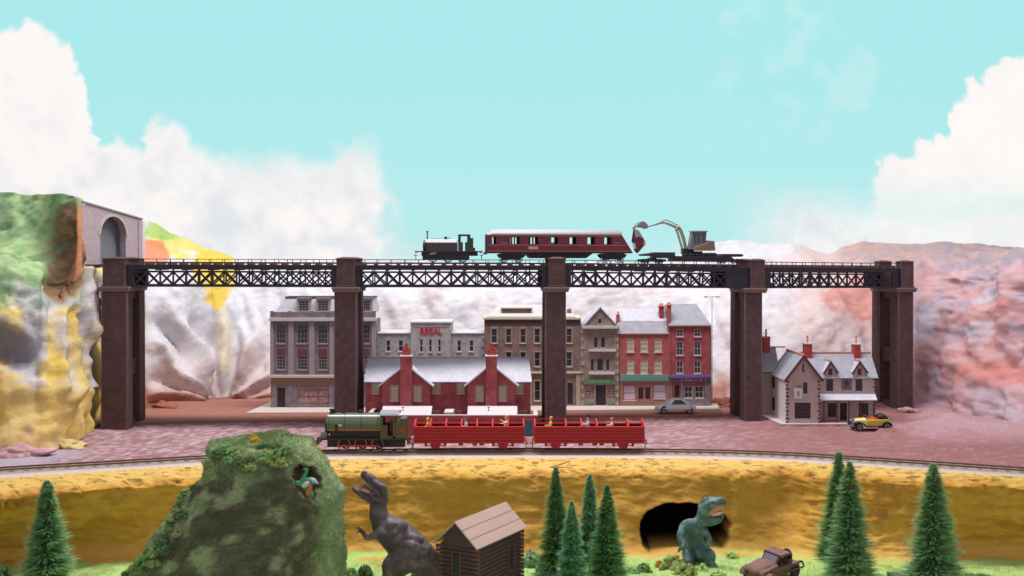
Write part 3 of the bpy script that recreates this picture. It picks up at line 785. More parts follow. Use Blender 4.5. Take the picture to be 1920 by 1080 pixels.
# ================================================================ BUILDINGS
def wall_holes(mb, x0, x1, z0, z1, holes, t=.14, y=0.):
    xs = sorted({x0,x1,*[h[0] for h in holes],*[h[1] for h in holes]}); zs = sorted({z0,z1,*[h[2] for h in holes],*[h[3] for h in holes]})
    for a, b in zip(xs, xs[1:]):
        for c, d in zip(zs, zs[1:]):
            mx_, mz = (a+b)/2, (c+d)/2
            if mx_ < x0 or mx_ > x1 or mz < z0 or mz > z1: continue
            if any(h[0] < mx_ < h[1] and h[2] < mz < h[3] for h in holes): continue
            mb.quad((a,y,c),(b,y,c),(b,y,d),(a,y,d))
    for a, b, c, d in [h[:4] for h in holes]:
        mb.quad((a,y,c),(a,y+t,c),(a,y+t,d),(a,y,d)); mb.quad((b,y,c),(b,y,d),(b,y+t,d),(b,y+t,c))
        mb.quad((a,y,d),(a,y+t,d),(b,y+t,d),(b,y,d)); mb.quad((a,y,c),(b,y,c),(b,y+t,c),(a,y+t,c))
ST = {  # frame, pane, sill, bars across, bars up
 'white': ('white','pane','white',1,1), 'sash': ('white','pane','white',0,1), 'dark': ('dark','pane','white',0,1), 'blind': ('cream_w','blind','white',1,2),
 'grid': ('greytrim','pane','greytrim',2,3), 'none': ('dark','pane',None,0,0), 'plainsill': ('tanw','pane','white',0,1),
 'shop': ('ochrewood','shoppale','white',0,1), 'display': ('redpanel','shop',None,2,1), 'pub': ('quoin','pane',None,1,4), 'cream': ('tanw','blind','white',1,3)}
M['cream_w'] = mat('cream_frame', srgb(206,196,176), .7, 0, .08, 3)
M['tanw'] = mat('stone_surround', srgb(168,152,138), .8, 0, .1, 3)
def window(root, x0, x1, z0, z1, style, y=0., t=.14, surround=None):
    fm, pm, smat, bx, bz = ST[style]; e = min(.09, (x1-x0)*.14)
    mb = MB(); ya, yb = y+t-.09, y+t+.02
    mb.box(x0,x0+e,ya,yb,z0,z1); mb.box(x1-e,x1,ya,yb,z0,z1); mb.box(x0+e,x1-e,ya,yb,z0,z0+e); mb.box(x0+e,x1-e,ya,yb,z1-e,z1)
    for k in range(bx): q = x0+(x1-x0)*(k+1)/(bx+1); mb.box(q-.025,q+.025,ya+.01,yb,z0+e,z1-e)
    for k in range(bz): q = z0+(z1-z0)*(k+1)/(bz+1); mb.box(x0+e,x1-e,ya+.012,yb,q-.03,q+.03)
    w_ = mb.build('window', M[fm], root)
    p = MB(); p.box(x0,x1,y+t-.03,y+t+.03,z0,z1); p.build('pane', M[pm], w_)
    if smat: s = MB(); s.box(x0-.12,x1+.12,y-.12,y+.02,z0-.16,z0-.01); s.build('sill', M[smat], w_)
    if surround:
        s = MB(); s.box(x0-.16,x1+.16,y-.07,y+.01,z1+.01,z1+.2); s.box(x0-.13,x0-.01,y-.05,y+.01,z0,z1); s.box(x1+.01,x1+.13,y-.05,y+.01,z0,z1); s.build('surround', M[surround], w_)
    return w_
def facade(root, F_, px0, px1, py0, py1, wallm, wins, depth=5., name='wall', off=0., surround=None, t=.14):
    x0, x1, z1, z0 = F_.x(px0,off), F_.x(px1,off), F_.z(py0,off=off), F_.z(py1,off=off) if py1 is not None else 0
    H = []
    for a, b, c, d, st in wins:
        H.append((F_.x(a,off),F_.x(b,off),F_.z(d,off=off),F_.z(c,off=off),st))
    mb = MB(); wall_holes(mb, x0, x1, z0, z1, H, t, off)
    mb.quad((x0,off,z0),(x0,off,z1),(x0,off+depth,z1),(x0,off+depth,z0)); mb.quad((x1,off,z0),(x1,off,z1),(x1,off+depth,z1),(x1,off+depth,z0))
    mb.quad((x0,off,z1),(x1,off,z1),(x1,off+depth,z1),(x0,off+depth,z1)); mb.quad((x0,off+depth,z0),(x1,off+depth,z0),(x1,off+depth,z1),(x0,off+depth,z1))
    mb.quad((x0,off+t+.04,z0),(x1,off+t+.04,z0),(x1,off+t+.04,z1),(x0,off+t+.04,z1))
    o = mb.build(name, M[wallm], root)
    for h in H:
        if h[4] == 'door': door(root, h[0], h[1], h[2], h[3], off)
        else: window(root, *h[:4], h[4], off, t, surround)
    return o
def door(root, x0, x1, z0, z1, y=0., m='dark', t=.14, glass=False):
    mb = MB(); mb.box(x0,x1,y+t-.05,y+t+.03,z0,z1)
    for a, b in ((.1,.45),(.55,.9)): mb.box(x0+(x1-x0)*.2,x1-(x1-x0)*.2,y+t-.075,y+t-.049,z0+(z1-z0)*a,z0+(z1-z0)*b)
    d = mb.build('door', M[m], root); h = MB(); h.ell((x1-(x1-x0)*.12,y+t-.08,(z0+z1)/2),.035,6,5); h.build('handle', M['white'], d)
    return d
def B(mb_, F_, a, b, c, d, y0, y1): mb_.box(F_.x(a),F_.x(b),y0,y1,F_.z(d),F_.z(c)); return mb_
def bld(label, px, D, z, group='model buildings along the street', cat='building', name='building'):
    F_ = Frame(px, D, z); return thing(name, label, cat, F_.loc, 0, group), F_
def chimney(root, x0, x1, y0, y1, z0, z1, pots=2, m='chim', cap='white', pot=.9, potm='orangecol', parent=None):
    mb = MB(); mb.box(x0,x1,y0,y1,z0,z1); c = mb.build('chimney', M[m], parent or root, bevel=.02)
    mb = MB(); mb.box(x0-.1,x1+.1,y0-.1,y1+.1,z1,z1+.16); mb.build('cap', M[cap], c)
    for k in range(pots):
        mb = MB(); xx = x0+(x1-x0)*(k+.5)/pots; mb.lathe([(.17,0),(.13,pot*.8),(.17,pot*.82),(.15,pot)], (xx,(y0+y1)/2,z1+.161), 10); mb.build('chimney_pot', M[potm], c, smooth=40)
    return c

def dept_store():
    t, f = bld('four storey grey brown corner shop building with mansard roof and dormers, left end of street', 606, 182, .62)
    W_ = []
    for a, b in ((516,537),(555,578),(594,615),(679,694)):
        W_ += [(a+2,b-1,608,644,'grid'), (a+3,b-2,668,693,'grid')]
    W_ += [(520,535,727,None,'door')] 
    W_ = [w if w[3] else (w[0],w[1],w[2],765,w[4]) for w in W_]
    W_ += [(560,616,730,757,'display')]
    facade(t, f, 508, 704, 600, 766, 'greyst', W_, 7)
    # pilasters, cornices and plinth
    mb = MB()
    for a, b in ((507,513),(541,551),(580,590),(618,626),(664,676),(697,705)): B(mb,f,a,b,603,704,-.22,-.002)
    mb.build('pilaster', M['greytrim'], t)
    mb = MB(); B(mb,f,505,706,596,602,-.5,.4); B(mb,f,505,706,703,708,-.45,-.003); mb.build('cornice', M['white'], t, bevel=.03)
    mb = MB(); B(mb,f,508,704,585,596,-.1,.5); 
    for a in (507,540,582,620,668,698): B(mb,f,a,a+7,583,596,-.2,-.101)
    mb.build('parapet', M['greyst'], t)
    mb = MB(); B(mb,f,508,704,708,722,-.1,-.002); mb.build('fascia', M['ochrewood'], t)
    for a, b in ((541,556),(617,627),(672,680),(508,518)):
        mb = MB(); B(mb,f,a,b,722,766,-.16,-.002); mb.build('shop_pier', M['greyst'], t)
    for a, b in ((516,537),(555,578),(594,615),(679,694)):
        mb = MB(); B(mb,f,a+3,b-2,654,666,-.05,-.002); mb.build('spandrel_panel', M['redpanel'], t)
    zt, ze = f.z(558), f.z(586); x0, x1 = f.x(514), f.x(703)
    mb = MB(); mb.add([(x0,.3,ze),(x1,.3,ze),(x1,6.6,ze),(x0,6.6,ze),(f.x(533),1.4,zt),(x1-.4,1.4,zt),(x1-.4,5.6,zt),(f.x(533),5.6,zt)], [(0,1,5,4),(1,2,6,5),(2,3,7,6),(3,0,4,7),(4,5,6,7)])
    r = mb.build('roof', M['slatew'], t)
    mb = MB(); mb.slab((f.x(531),1.2,zt+.12),(x1-.2,1.2,zt+.12),(x1-.2,5.8,zt+.12),(f.x(531),5.8,zt+.12),.14); mb.build('roof_edge', M['quoin'], r)
    for a, b in ((557,581),(593,618),(678,697)):
        mb = MB(); xa, xb = f.x(a), f.x(b)
        wall_holes(mb, xa, xb, ze, f.z(560), [(xa+.25,xb-.25,ze+.25,f.z(564))], .14, .1); mb.box(xa,xb,.29,1.6,ze,f.z(560)+.001)
        mb.slab((xa-.15,-.05,f.z(560)+.12),(xb+.15,-.05,f.z(560)+.12),(xb+.15,1.6,f.z(560)+.12),(xa-.15,1.6,f.z(560)+.12),.1)
        d = mb.build('dormer', M['greytrim'], r)
        window(t, xa+.25, xb-.25, ze+.25, f.z(564), 'grid', .1)
dept_store()
def cinema():
    t, f = bld('pale grey block cinema with a stepped centre and red lettering', 806, 184, .62)
    W_ = [(724,732,638,659,'sash'),(747,756,638,659,'sash'),(857,865,638,659,'sash'),(880,888,638,659,'sash')]
    W_ += [(a,b,690,720,'sash') for a,b in ((724,732),(747,756),(857,865),(880,888))]
    facade(t, f, 706, 907, 626, 766, 'regal', W_, 8, off=.35)
    mb = MB(); x0, x1 = f.x(770), f.x(845)
    H = [(f.x(a),f.x(b),f.z(660),f.z(636)) for a, b in ((787,793),(804,810),(821,827))]
    wall_holes(mb, x0, x1, 0, f.z(606), H); mb.box(x0,x1,.19,.34,0,f.z(606)); mb.box(x0,x1,.351,8,f.z(628),f.z(606)-.001)
    mb.quad((x0,0,0),(x0,.2,0),(x0,.2,f.z(606)),(x0,0,f.z(606))); mb.quad((x1,0,0),(x1,.2,0),(x1,.2,f.z(606)),(x1,0,f.z(606))); mb.quad((x0,0,f.z(606)),(x1,0,f.z(606)),(x1,.3,f.z(606)),(x0,.3,f.z(606)))
    mb.build('centre_bay', M['regal'], t)
    for h in H: window(t, *h, 'sash')
    mb = MB(); B(mb,f,768,847,603,606,-.12,8); B(mb,f,704,769.5,624,626,.2,8.4); B(mb,f,845.5,909,624,626,.2,8.4); mb.build('coping', M['white'], t, bevel=.02)
    mb = MB()
    for k in range(9):
        q = 628+k*15; B(mb,f,704.5,711 if k%2 else 709,q,q+7,.27,.349); B(mb,f,901 if k%2 else 903,908.5,q,q+7,.27,.349)
    mb.build('quoin', M['regal'], t)
    mb = MB(); B(mb,f,776,839,611,613,-.06,-.001); mb.build('moulding', M['greytrim'], t)
    c = bpy.data.curves.new('lettering','FONT'); c.body = 'REGAL'; c.size = 1.42; c.extrude = .05; c.offset = .035; c.align_x = 'CENTER'
    c.materials.append(mat('red_letters', srgb(198,40,66), .5)); o = bpy.data.objects.new('lettering', c); C.objects.link(o); o.parent = t
    me = bpy.data.meshes.new_from_object(o.evaluated_get(bpy.context.evaluated_depsgraph_get())); bpy.data.objects.remove(o)
    o = bpy.data.objects.new('lettering', me); C.objects.link(o); o.parent = t
    o.location = ((f.x(787)+f.x(829))/2, -.06, f.z(626)); o.rotation_euler = (R(90),0,0); o.scale = (.86,1,1)
cinema()
def brown_hall():
    t, f = bld('wide flat fronted brown brick building with tall narrow sash windows and a low roof vent', 998, 184, .62)
    W_ = []
    for a in (921.5,948.5,975.5,1002,1033,1062): W_ += [(a,a+10.5,616,643,'plainsill'),(a,a+10.5,660,687,'plainsill')]
    W_ += [(1002,1013,714,751,'plainsill'),(1064,1074,718,758,'door'),(940,990,716,752,'display')]
    facade(t, f, 908, 1089, 598, 766, 'brownb', W_, 7, surround='tanw')
    mb = MB(); B(mb,f,906,1090,595,599,-.25,7.2); B(mb,f,908,1089,697,700,-.3,-.003); mb.build('cornice', M['cream_w'], t, bevel=.03)
    mb = MB()
    for a, b in ((908,916),(992,997),(1018,1022),(1050,1056),(1080,1088)): B(mb,f,a,b,702,766,-.18,-.002)
    mb.build('pilaster', M['tanw'], t)
    mb = MB(); B(mb,f,908,1089,601,608,-.08,-.002); mb.build('frieze', M['quoin'], t)
    z = f.z(594); mb = MB(); mb.add([(f.x(912),.4,z),(f.x(1080),.4,z),(f.x(1080),6.6,z),(f.x(912),6.6,z),(f.x(934),2.4,f.z(574)),(f.x(1062),2.4,f.z(574)),(f.x(1062),6,f.z(574)),(f.x(934),6,f.z(574))],[(0,1,5,4),(1,2,6,5),(2,3,7,6),(3,0,4,7),(4,5,6,7)])
    r = mb.build('roof', M['white'], t)
    mb = MB(); mb.box(f.x(941),f.x(996),1.0,3.,f.z(589),f.z(579)); v = mb.build('roof_vent', M['brownb'], r)
    mb = MB(); mb.box(f.x(939),f.x(998),.8,3.2,f.z(579)+.002,f.z(577)); mb.build('vent_cap', M['cream_w'], r)
    mb = MB(); mb.box(f.x(1064),f.x(1072),1.,3.,f.z(590),f.z(580)); mb.build('roof_vent', M['brownb'], r)
brown_hall()
def gable_bank():
    t, f = bld('narrow tan stone gabled building with a green shop front', 1125, 184, .62)
    W_ = [(1114,1120,633,652,'dark'),(1127,1134,633,652,'dark'),(1108,1113,674,695,'dark'),(1120,1130,673,695,'dark'),(1137,1142,674,695,'dark'),(1097,1113,722,746,'display'),(1139,1153,722,746,'display'),(1117,1136,722,762,'door')]
    facade(t, f, 1089, 1161, 611, 766, 'tanb', W_, 6.5)
    mb = MB(); mb.prism([(f.x(1096),f.z(611)),(f.x(1156),f.z(611)),(f.x(1125.5),f.z(578))],'y',.0,.6); g = mb.build('gable', M['tanb'], t)
    window(t, f.x(1122), f.x(1127), f.z(607), f.z(598), 'dark', -.15)
    mb = MB(); zr, ze = f.z(575), f.z(610)
    for s, xe in ((1,f.x(1158)),(-1,f.x(1093))):
        xm = f.x(1125.5); a = [(xm,-.2,zr),(xe,-.2,ze),(xe,6.5,ze),(xm,6.5,zr)]
        mb.slab(*(a if s > 0 else [a[1],a[0],a[3],a[2]]), -.0+.16)
    mb.build('roof', M['slatew'], t)
    mb = MB(); B(mb,f,1091,1159,611,616,-.5,-.003); B(mb,f,1104,1155,655.5,659,-.5,-.003); B(mb,f,1104,1152,698,702,-.5,-.003); mb.build('ledge', M['white'], t, bevel=.03)
    mb = MB()
    for k in range(10):
        q = 618+k*15; B(mb,f,1153 if k%2 else 1155,1160.5,q,q+7,-.07,-.002); B(mb,f,1089,1094 if k%2 else 1096,q,q+7,-.07,-.002)
    mb.build('quoin', M['tanw'], t)
    mb = MB(); B(mb,f,1094,1155,709,720,-.25,-.003); fa = mb.build('fascia', M['green'], t)
    mb = MB()
    for k, (a, b) in enumerate(((1105,1109),(1110,1116),(1118,1121),(1123,1129),(1131,1134),(1136,1142))): B(mb,f,a,b,712.5,716.5,-.27,-.2505)
    mb.build('lettering', mat('faded_sign_letters', srgb(120,164,124), .7), fa)
    mb = MB(); B(mb,f,1096,1114,747,756,-.1,-.003); B(mb,f,1138,1154,747,756,-.1,-.003); mb.build('stall_riser', mat('pale_green_riser', srgb(128,134,120), .7), t)
    mb = MB(); B(mb,f,1113,1140,760,766,-.5,-.003); mb.build('step', M['white'], t)
gable_bank()
def teal_shop():
    t, f = bld('three storey red brick shop with cream blinds and a teal fascia', 1207, 184, .62)
    W_ = []
    for a, b in ((1175.5,1189),(1201,1214.5),(1227,1240.5)): W_ += [(a,b,635,660,'blind'),(a,b,675,701,'blind')]
    W_ += [(1169,1192,723,750,'shop'),(1225,1249,721,747,'shop'),(1197,1206,727,748,'none'),(1210,1219,727,748,'none')]
    facade(t, f, 1162, 1253, 626, 763, 'redbrick2', W_, 6)
    mb = MB(); B(mb,f,1161,1254,624,626,-.2,.2); mb.build('gutter', M['white'], t)
    zr, ze = f.z(585), f.z(625.5); x0, x1 = f.x(1159), f.x(1253)
    mb = MB(); mb.slab((x0,-.15,ze),(x1,-.15,ze),(x1,1.6,f.z(603)),(x0,1.6,f.z(603)),.14); r = mb.build('roof', M['slate'], t)
    mb = MB(); mb.slab((x0-.1,1.55,f.z(603)),(x1,1.55,f.z(603)),(x1,5,zr+.4),(x0-.1,5,zr+.4),.14); mb.build('upper_roof', M['slatew'], r)
    mb = MB(); mb.prism([(0.02,f.z(626)),(5.5,f.z(626)),(5.,zr+.2),(1.6,f.z(604))],'x',x0+.1,x1-.1); mb.build('gable', M['redbrick2'], t)
    chimney(t, f.x(1158), f.x(1163.5), 1.4, 2.4, f.z(628), f.z(592), 1, 'redbrick2', 'orangecol', .5, parent=r)
    mb = MB(); B(mb,f,1163,1253,702,714,-.35,-.003); fa = mb.build('fascia', M['teal'], t)
    mb = MB(); x = 1167
    rr = random.Random(4)
    while x < 1246:
        w_ = rr.choice((2.5,3.5,5)); B(mb,f,x,x+w_,705.5,710.5,-.37,-.3505); x += w_+rr.choice((1.2,1.4,5))
    mb.build('lettering', mat('pale_sign_letters', srgb(112,150,152), .7), fa)
    mb = MB(); B(mb,f,1163,1253,714.2,719,-.12,-.003); B(mb,f,1163,1168,719.2,763,-.12,-.003); B(mb,f,1193,1196,719.2,763,-.12,-.003); B(mb,f,1220,1224,719.2,763,-.12,-.003); B(mb,f,1168.2,1192.8,752,763,-.12,-.003); B(mb,f,1224.2,1249,751,763,-.12,-.003); B(mb,f,1249.2,1252.8,719.2,763,-.12,-.003); B(mb,f,1196.2,1219.8,719.2,726,-.08,-.003); B(mb,f,1196.2,1219.8,750,763,-.08,-.003)
    mb.build('shop_front', M['ochrewood'], t)
teal_shop()
def purple_shop():
    t, f = bld('tall four storey red brick end building with slate hipped roof and purple pub fascia', 1293, 184, .62)
    W_ = []
    for a, b in ((1268.5,1281),(1301.5,1314)): W_ += [(a,b,617,631,'white'),(a,b,641,666,'white'),(a,b,677,700,'white')]
    W_ += [(1283,1298,724,746,'white'),(1303,1319,724,746,'white'),(1262,1274,722,758,'door')]
    facade(t, f, 1256, 1331, 610, 763, 'redbrick', W_, 7.5)
    # right flank as a paler return
    x1 = f.x(1331)
    mb = MB(); mb.box(x1+.002,x1+.35,.6,8,0,f.z(610)); mb.build('side_bay', M['tanb'], t)
    zr, ze = f.z(576), f.z(609); xa, xb = f.x(1253), f.x(1333)
    mb = MB(); mb.add([(xa,-.25,ze),(xb,-.25,ze),(xb+.6,8.2,ze),(xa,8.2,ze),(xa,4,zr+.4),(f.x(1306,4),4,zr+.4)], [(0,1,5,4),(1,2,5),(2,3,4,5),(3,0,4),(0,3,2,1)])
    r = mb.build('roof', M['slate'], t)
    mb = MB(); B(mb,f,1253,1333,608.5,611,-.3,-.02); mb.build('gutter', M['white'], t)
    mb = MB(); B(mb,f,1252,1256,600,763,-.1,.6); mb.build('party_wall', M['redbrick2'], t)
    chimney(t, f.x(1252), f.x(1259), .3, 1.7, f.z(612), f.z(573), 2, 'redbrick2','orangecol', .35, parent=r)
    chimney(t, f.x(1240), f.x(1248.5), 2.2, 3.6, f.z(612), f.z(576), 2, 'chim','orangecol', .4, parent=r)
    mb = MB(); B(mb,f,1256,1332,703,708,-.5,-.003); mb.build('fascia_top', mat('bright_purple_edge', srgb(120,94,158), .5), t)
    mb = MB(); B(mb,f,1256,1331,708.1,716,-.3,-.003); fa = mb.build('fascia', M['purple'], t)
    mb = MB(); x = 1276; rr = random.Random(9)
    while x < 1322:
        w_ = rr.choice((2.,3.,4.)); B(mb,f,x,x+w_,710.3,714,-.32,-.3005); x += w_+rr.choice((1.,1.2,4))
    mb.build('lettering', mat('lilac_sign_letters', srgb(168,150,176), .7), fa)
    mb = MB(); B(mb,f,1256,1260,716.2,763,-.15,-.003); B(mb,f,1276,1281,716.2,763,-.15,-.003); B(mb,f,1299,1302,716.2,746,-.15,-.003); B(mb,f,1321,1331,716.2,763,-.15,-.003); B(mb,f,1281.2,1320.8,748,763,-.12,-.003)
    mb.build('shop_front', M['greyst'], t)
    mb = MB(); B(mb,f,1260,1265,718,745,-.25,-.155); mb.build('door_curtain', mat('brown_curtain', srgb(128,70,48), .8), t)
purple_shop()
def yard_houses():
    t, f = bld('pair of low red brick terraced houses with pale slate roofs and two tall front chimneys', 840, 163, 0, 'model buildings along the street', 'house', 'terraced_house')
    W_ = []
    for a, b in ((698,710),(811,825),(858,870),(966,980)): W_.append((a,b,719,737,'cream'))
    W_ += [(a,b,772,784,'cream') for a, b in ((806,822),(848,864),(972,986))]
    facade(t, f, 685, 995, 713, None, 'redbrick', W_, 8.5, surround='tanw')
    zr, ze = f.z(664), f.z(714)
    x0, x1 = f.x(683), f.x(997); ym = 4.4; zr2 = f.z(671, off=ym)
    mb = MB(); mb.slab((x0,-.35,ze-.1),(x1,-.35,ze-.1),(f.x(992,ym),ym,zr2),(f.x(689,ym),ym,zr2),.16); mb.slab((x1,9.1,ze-.1),(x0,9.1,ze-.1),(f.x(689,ym),ym,zr2),(f.x(992,ym),ym,zr2),.16)
    r = mb.build('roof', M['slatew'], t)
    mb = MB(); mb.bar((f.x(689,ym),ym,zr2+.08),(f.x(992,ym),ym,zr2+.08),.2,.14); mb.build('ridge', M['slate'], r)
    mb = MB(); mb.prism([(0,ze-.2),(8.5,ze-.2),(ym,zr2-.2)],'x',f.x(685),f.x(995)); mb.build('gable_wall', M['redbrick'], t)
    for cx, x_a, x_b in ((761,716,806),(921,877,966)):
        off = -2.; xa, xb, xc = f.x(x_a,off), f.x(x_b,off), f.x(cx,off)
        H = [(f.x(cx-28,off),f.x(cx-15,off),f.z(751,off=off),f.z(725,off=off),'cream'),(f.x(cx+15,off),f.x(cx+28,off),f.z(751,off=off),f.z(725,off=off),'cream')]
        mb = MB(); z1 = f.z(720,off=off); wall_holes(mb, xa, xb, 0, z1, H, .14, off); mb.box(xa,xb,off+.18,-.002,0,z1)
        mb.quad((xa,off,0),(xa,off+.2,0),(xa,off+.2,z1),(xa,off,z1)); mb.quad((xb,off,0),(xb,off,z1),(xb,off+.2,z1),(xb,off+.2,0))
        zp = f.z(684,off=off)
        mb.prism([(xa,z1+.001),(xb,z1+.001),(xc,zp)],'y',off,2.2)
        w_ = mb.build('cross_wing', M['redbrick'], t)
        for h in H: window(t, *h[:4], 'cream', off, surround='tanw')
        mb = MB(); e = .55
        for s in (1,-1):
            xe = xb+e if s > 0 else xa-e; sl = (zp-z1)/((xb-xa)/2); zee = z1-e*sl
            q = [(xc,off-.3,zp+.16),(xe,off-.3,zee+.16),(xe,3.0,zee+.16),(xc,3.0,zp+.16)]
            mb.slab(*(q if s > 0 else [q[1],q[0],q[3],q[2]]), .17)
        mb.build('wing_roof', M['slatew'], r)
        cc = chimney(t, f.x(cx-10.5,off-.9), f.x(cx+10.5,off-.9), off-.9, off+.9, 0, f.z(669,off=off-.9), 0, 'redbrick', 'white', parent=w_)
        for dx, py, hh in ((-4,650,1.3),(1,644,1.7),(6,655,1.0)):
            mb = MB(); mb.lathe([(.3,0),(.22,hh*.5),(.26,hh*.52),(.2,hh)], (f.x(cx+dx,off), off+.1, f.z(669,off=off-.9)+.16), 10); mb.build('chimney_pot', M['chim'], cc, smooth=40)
    # single storey sculleries with pale lean-to roofs
    for a, b, c1 in ((716,806,None),(878,968,None)):
        off = -5.6; xa, xb = f.x(a,off), f.x(b,off); zf = f.z(782,off=off); zk = f.z(765,off=-2.9)
        mb = MB(); mb.prism([(off,0),(-2.91,0),(-2.91,zk),(off,zf)],'x',xa,xb); s = mb.build('scullery', M['redbrick'], t)
        mb = MB(); mb.slab((xa-.15,off-.25,zf+.1),(xb+.15,off-.25,zf+.1),(xb+.15,-2.92,zk+.3),(xa-.15,-2.92,zk+.3),.14); lr = mb.build('lean_to_roof', M['white'], s)
        mb = MB(); xm = xa+(xb-xa)*.42; mb.box(xm-.05,xm+.05,-4.3,-4.2,(zf+zk)/2,(zf+zk)/2+.75); mb.box(xm-.18,xm+.18,-4.32,-4.18,(zf+zk)/2+.7,(zf+zk)/2+.78); mb.build('vent_pipe', M['dark'], s)
    # wall between the yards
    mb = MB(); mb.box(f.x(833,-5),f.x(850,-5),-5.8,-2.2,0,f.z(768,off=-3)); mb.build('privy', M['white'], t, bevel=.04)
    # yard wall
    off = -7.2; zt = f.z(780,off=off); xa, xb = f.x(688,off), f.x(1007,off)
    g0, g1 = f.x(979,off), f.x(997,off)
    mb = MB(); mb.box(xa,g0,off,off+.35,0,zt); mb.box(g1,xb,off,off+.35,0,zt); mb.box(g0+.001,g1-.001,off,off+.35,f.z(790,off=off),zt); mb.box(xb-.35,xb,off+.351,0,0,zt+.001); mb.box(xa,xa+.35,off+.351,0,0,zt+.001)
    yw = mb.build('yard_wall', M['redbrick'], t)
    mb = MB(); mb.box(xa-.12,xb+.12,off-.12,off+.47,zt+.002,zt+.16); mb.box(xb-.47,xb+.12,off+.471,-.1,zt+.002,zt+.16); mb.box(xa-.12,xa+.47,off+.471,-.1,zt+.002,zt+.16); mb.build('coping', M['cream'], yw, bevel=.02)
    mb = MB(); mb.box(g0+.02,g1-.02,off+.1,off+.2,0,f.z(790,off=off)-.02)
    for k in range(4): q = g0+(g1-g0)*(k+.5)/4; mb.box(q-.12,q+.12,off+.06,off+.099,.1,f.z(790,off=off)-.1)
    mb.build('yard_door', mat('teal_yard_door', srgb(58,110,128), .6), yw)
yard_houses()
def pub():
    D = 166.6
    t, f = bld('stone country pub with terracotta ridges, two dormers and a long pale verandah roof', 1506, D, .3, 'model buildings along the street', 'pub', 'pub_building')
    mb = MB(); mb.add([(f.x(1433,10)-1.,10.4,-.25),(f.x(1433,10)-1,10.4,0),(f.x(1468)-.4,-.9,0),(f.x(1468)-.4,-.9,-.25),(f.x(1602,1)+.6,-.6,-.25),(f.x(1602,1)+.6,-.6,0),(f.x(1645,6)+1,10.4,0),(f.x(1645,6)+1,10.4,-.25)],[(1,2,5,6),(2,3,4,5),(0,3,2,1),(5,4,7,6),(0,1,6,7)])
    mb.build('base_plate', M['cream'], t)
    x0, x1 = f.x(1475), f.x(1537); ze = f.z(709); xc = (x0+x1)/2; zp = f.z(669); dep = 10.
    H = [(f.x(1490),f.x(1520),f.z(785),f.z(755),'pub'),(f.x(1506),f.x(1514),f.z(738),f.z(717),'pub')]
    mb = MB(); wall_holes(mb, x0, x1, 0, ze, H); mb.box(x0+.001,x1,.19,dep,0,ze)
    mb.quad((x1,0,0),(x1,0,ze),(x1,.2,ze),(x1,.2,0)); mb.prism([(x0,ze+.001),(x1,ze+.001),(xc,zp)],'y',0,dep)
    mb.build('gable_wing', M['pubwall'], t)
    for h in H: window(t, *h, )
    mb = MB(); mb.box(x0-.06,x0-.002,.0,dep,0,ze); sw = mb.build('side_wall', M['pubwhite'], t)
    for ya, za, zb2 in ((7.2,.9,2.9),(7.2,4.4,6.1)):
        mb = MB(); mb.box(x0-.1,x0-.061,ya,ya+1.6,za,zb2); mb.build('side_window', M['dark'], t)
    mb = MB(); xw = x0-2.3; mb.box(xw,x0-.07,9.0,13.5,0,ze+.5); mb.prism([(9.0,ze+.5),(13.5,ze+.5),(11.2,zp+.2)],'x',xw,x0+.5); mb.build('rear_wing', M['pubwall'], t)
    mb = MB()
    mb.slab((xw-.2,8.5,ze+.1),(x0+1,8.5,ze+.1),(x0+1,11.2,zp+.5),(xw-.2,11.2,zp+.5),.14); mb.slab((x0+1,13.9,ze+.1),(xw-.2,13.9,ze+.1),(xw-.2,11.2,zp+.5),(x0+1,11.2,zp+.5),.14)
    rr_ = mb.build('rear_roof', M['slate'], t)
    mb = MB(); mb.bar((xw-.2,11.2,zp+.6),(xc,11.2,zp+.6),.26,.2); mb.build('ridge_tiles', M['orangecol'], rr_)
    # main range
    off = 2.6; m0, m1 = x1+.002, f.x(1641,off); zm = f.z(707,off=off)
    H2 = [(f.x(1549,off),f.x(1562,off),f.z(733,off=off),f.z(711,off=off),'pub'),(f.x(1604,off),f.x(1617,off),f.z(733,off=off),f.z(711,off=off),'pub'),
          (f.x(1552,off),f.x(1568,off),f.z(782,off=off),f.z(756,off=off),'pub'),(f.x(1610,off),f.x(1628,off),f.z(782,off=off),f.z(756,off=off),'pub'),(f.x(1575,off),f.x(1588,off),0.02,f.z(756,off=off),'door')]
    mb = MB(); wall_holes(mb, m0, m1, 0, zm, H2, .14, off); mb.box(m0,m1,off+.19,off+6.5,0,zm); mb.quad((m1,off,0),(m1,off,zm),(m1,off+.2,zm),(m1,off+.2,0))
    ym = off+3.2; zr = f.z(662,off=ym); mb.prism([(off+.2,zm),(off+6.4,zm),(ym,zr-.2)],'x',m0,m1-.01); mb.build('main_wall', M['pubwall'], t)
    for h in H2:
        if h[4] == 'door': door(t, h[0], h[1], h[2], h[3], off, 'dark')
        else: window(t, *h, off)
    mb = MB(); mb.slab((m0-2.5,off-.4,zm-.1),(m1+.35,off-.4,zm-.1),(m1+.35,ym,zr),(m0-2.5,ym,zr),.14); mb.slab((m1+.35,off+6.9,zm-.1),(m0-2.5,off+6.9,zm-.1),(m0-2.5,ym,zr),(m1+.35,ym,zr),.14)
    r = mb.build('main_roof', M['slate'], t)
    mb = MB(); mb.bar((m0-2.5,ym,zr+.1),(m1+.35,ym,zr+.1),.26,.2); mb.build('ridge_tiles', M['orangecol'], r)
    mb = MB(); e = .4; sl = (zp-ze)/(x1-xc)
    q = [(xc,-.4,zp+.2),(x1+e,-.4,ze-e*sl+.2),(x1+e,dep,ze-e*sl+.2),(xc,dep,zp+.2)]; mb.slab(*q,.15)
    q = [(x0-e,-.4,ze-e*sl+.2),(xc,-.4,zp+.2),(xc,dep,zp+.2),(x0-e,dep,ze-e*sl+.2)]; mb.slab(*q,.15)
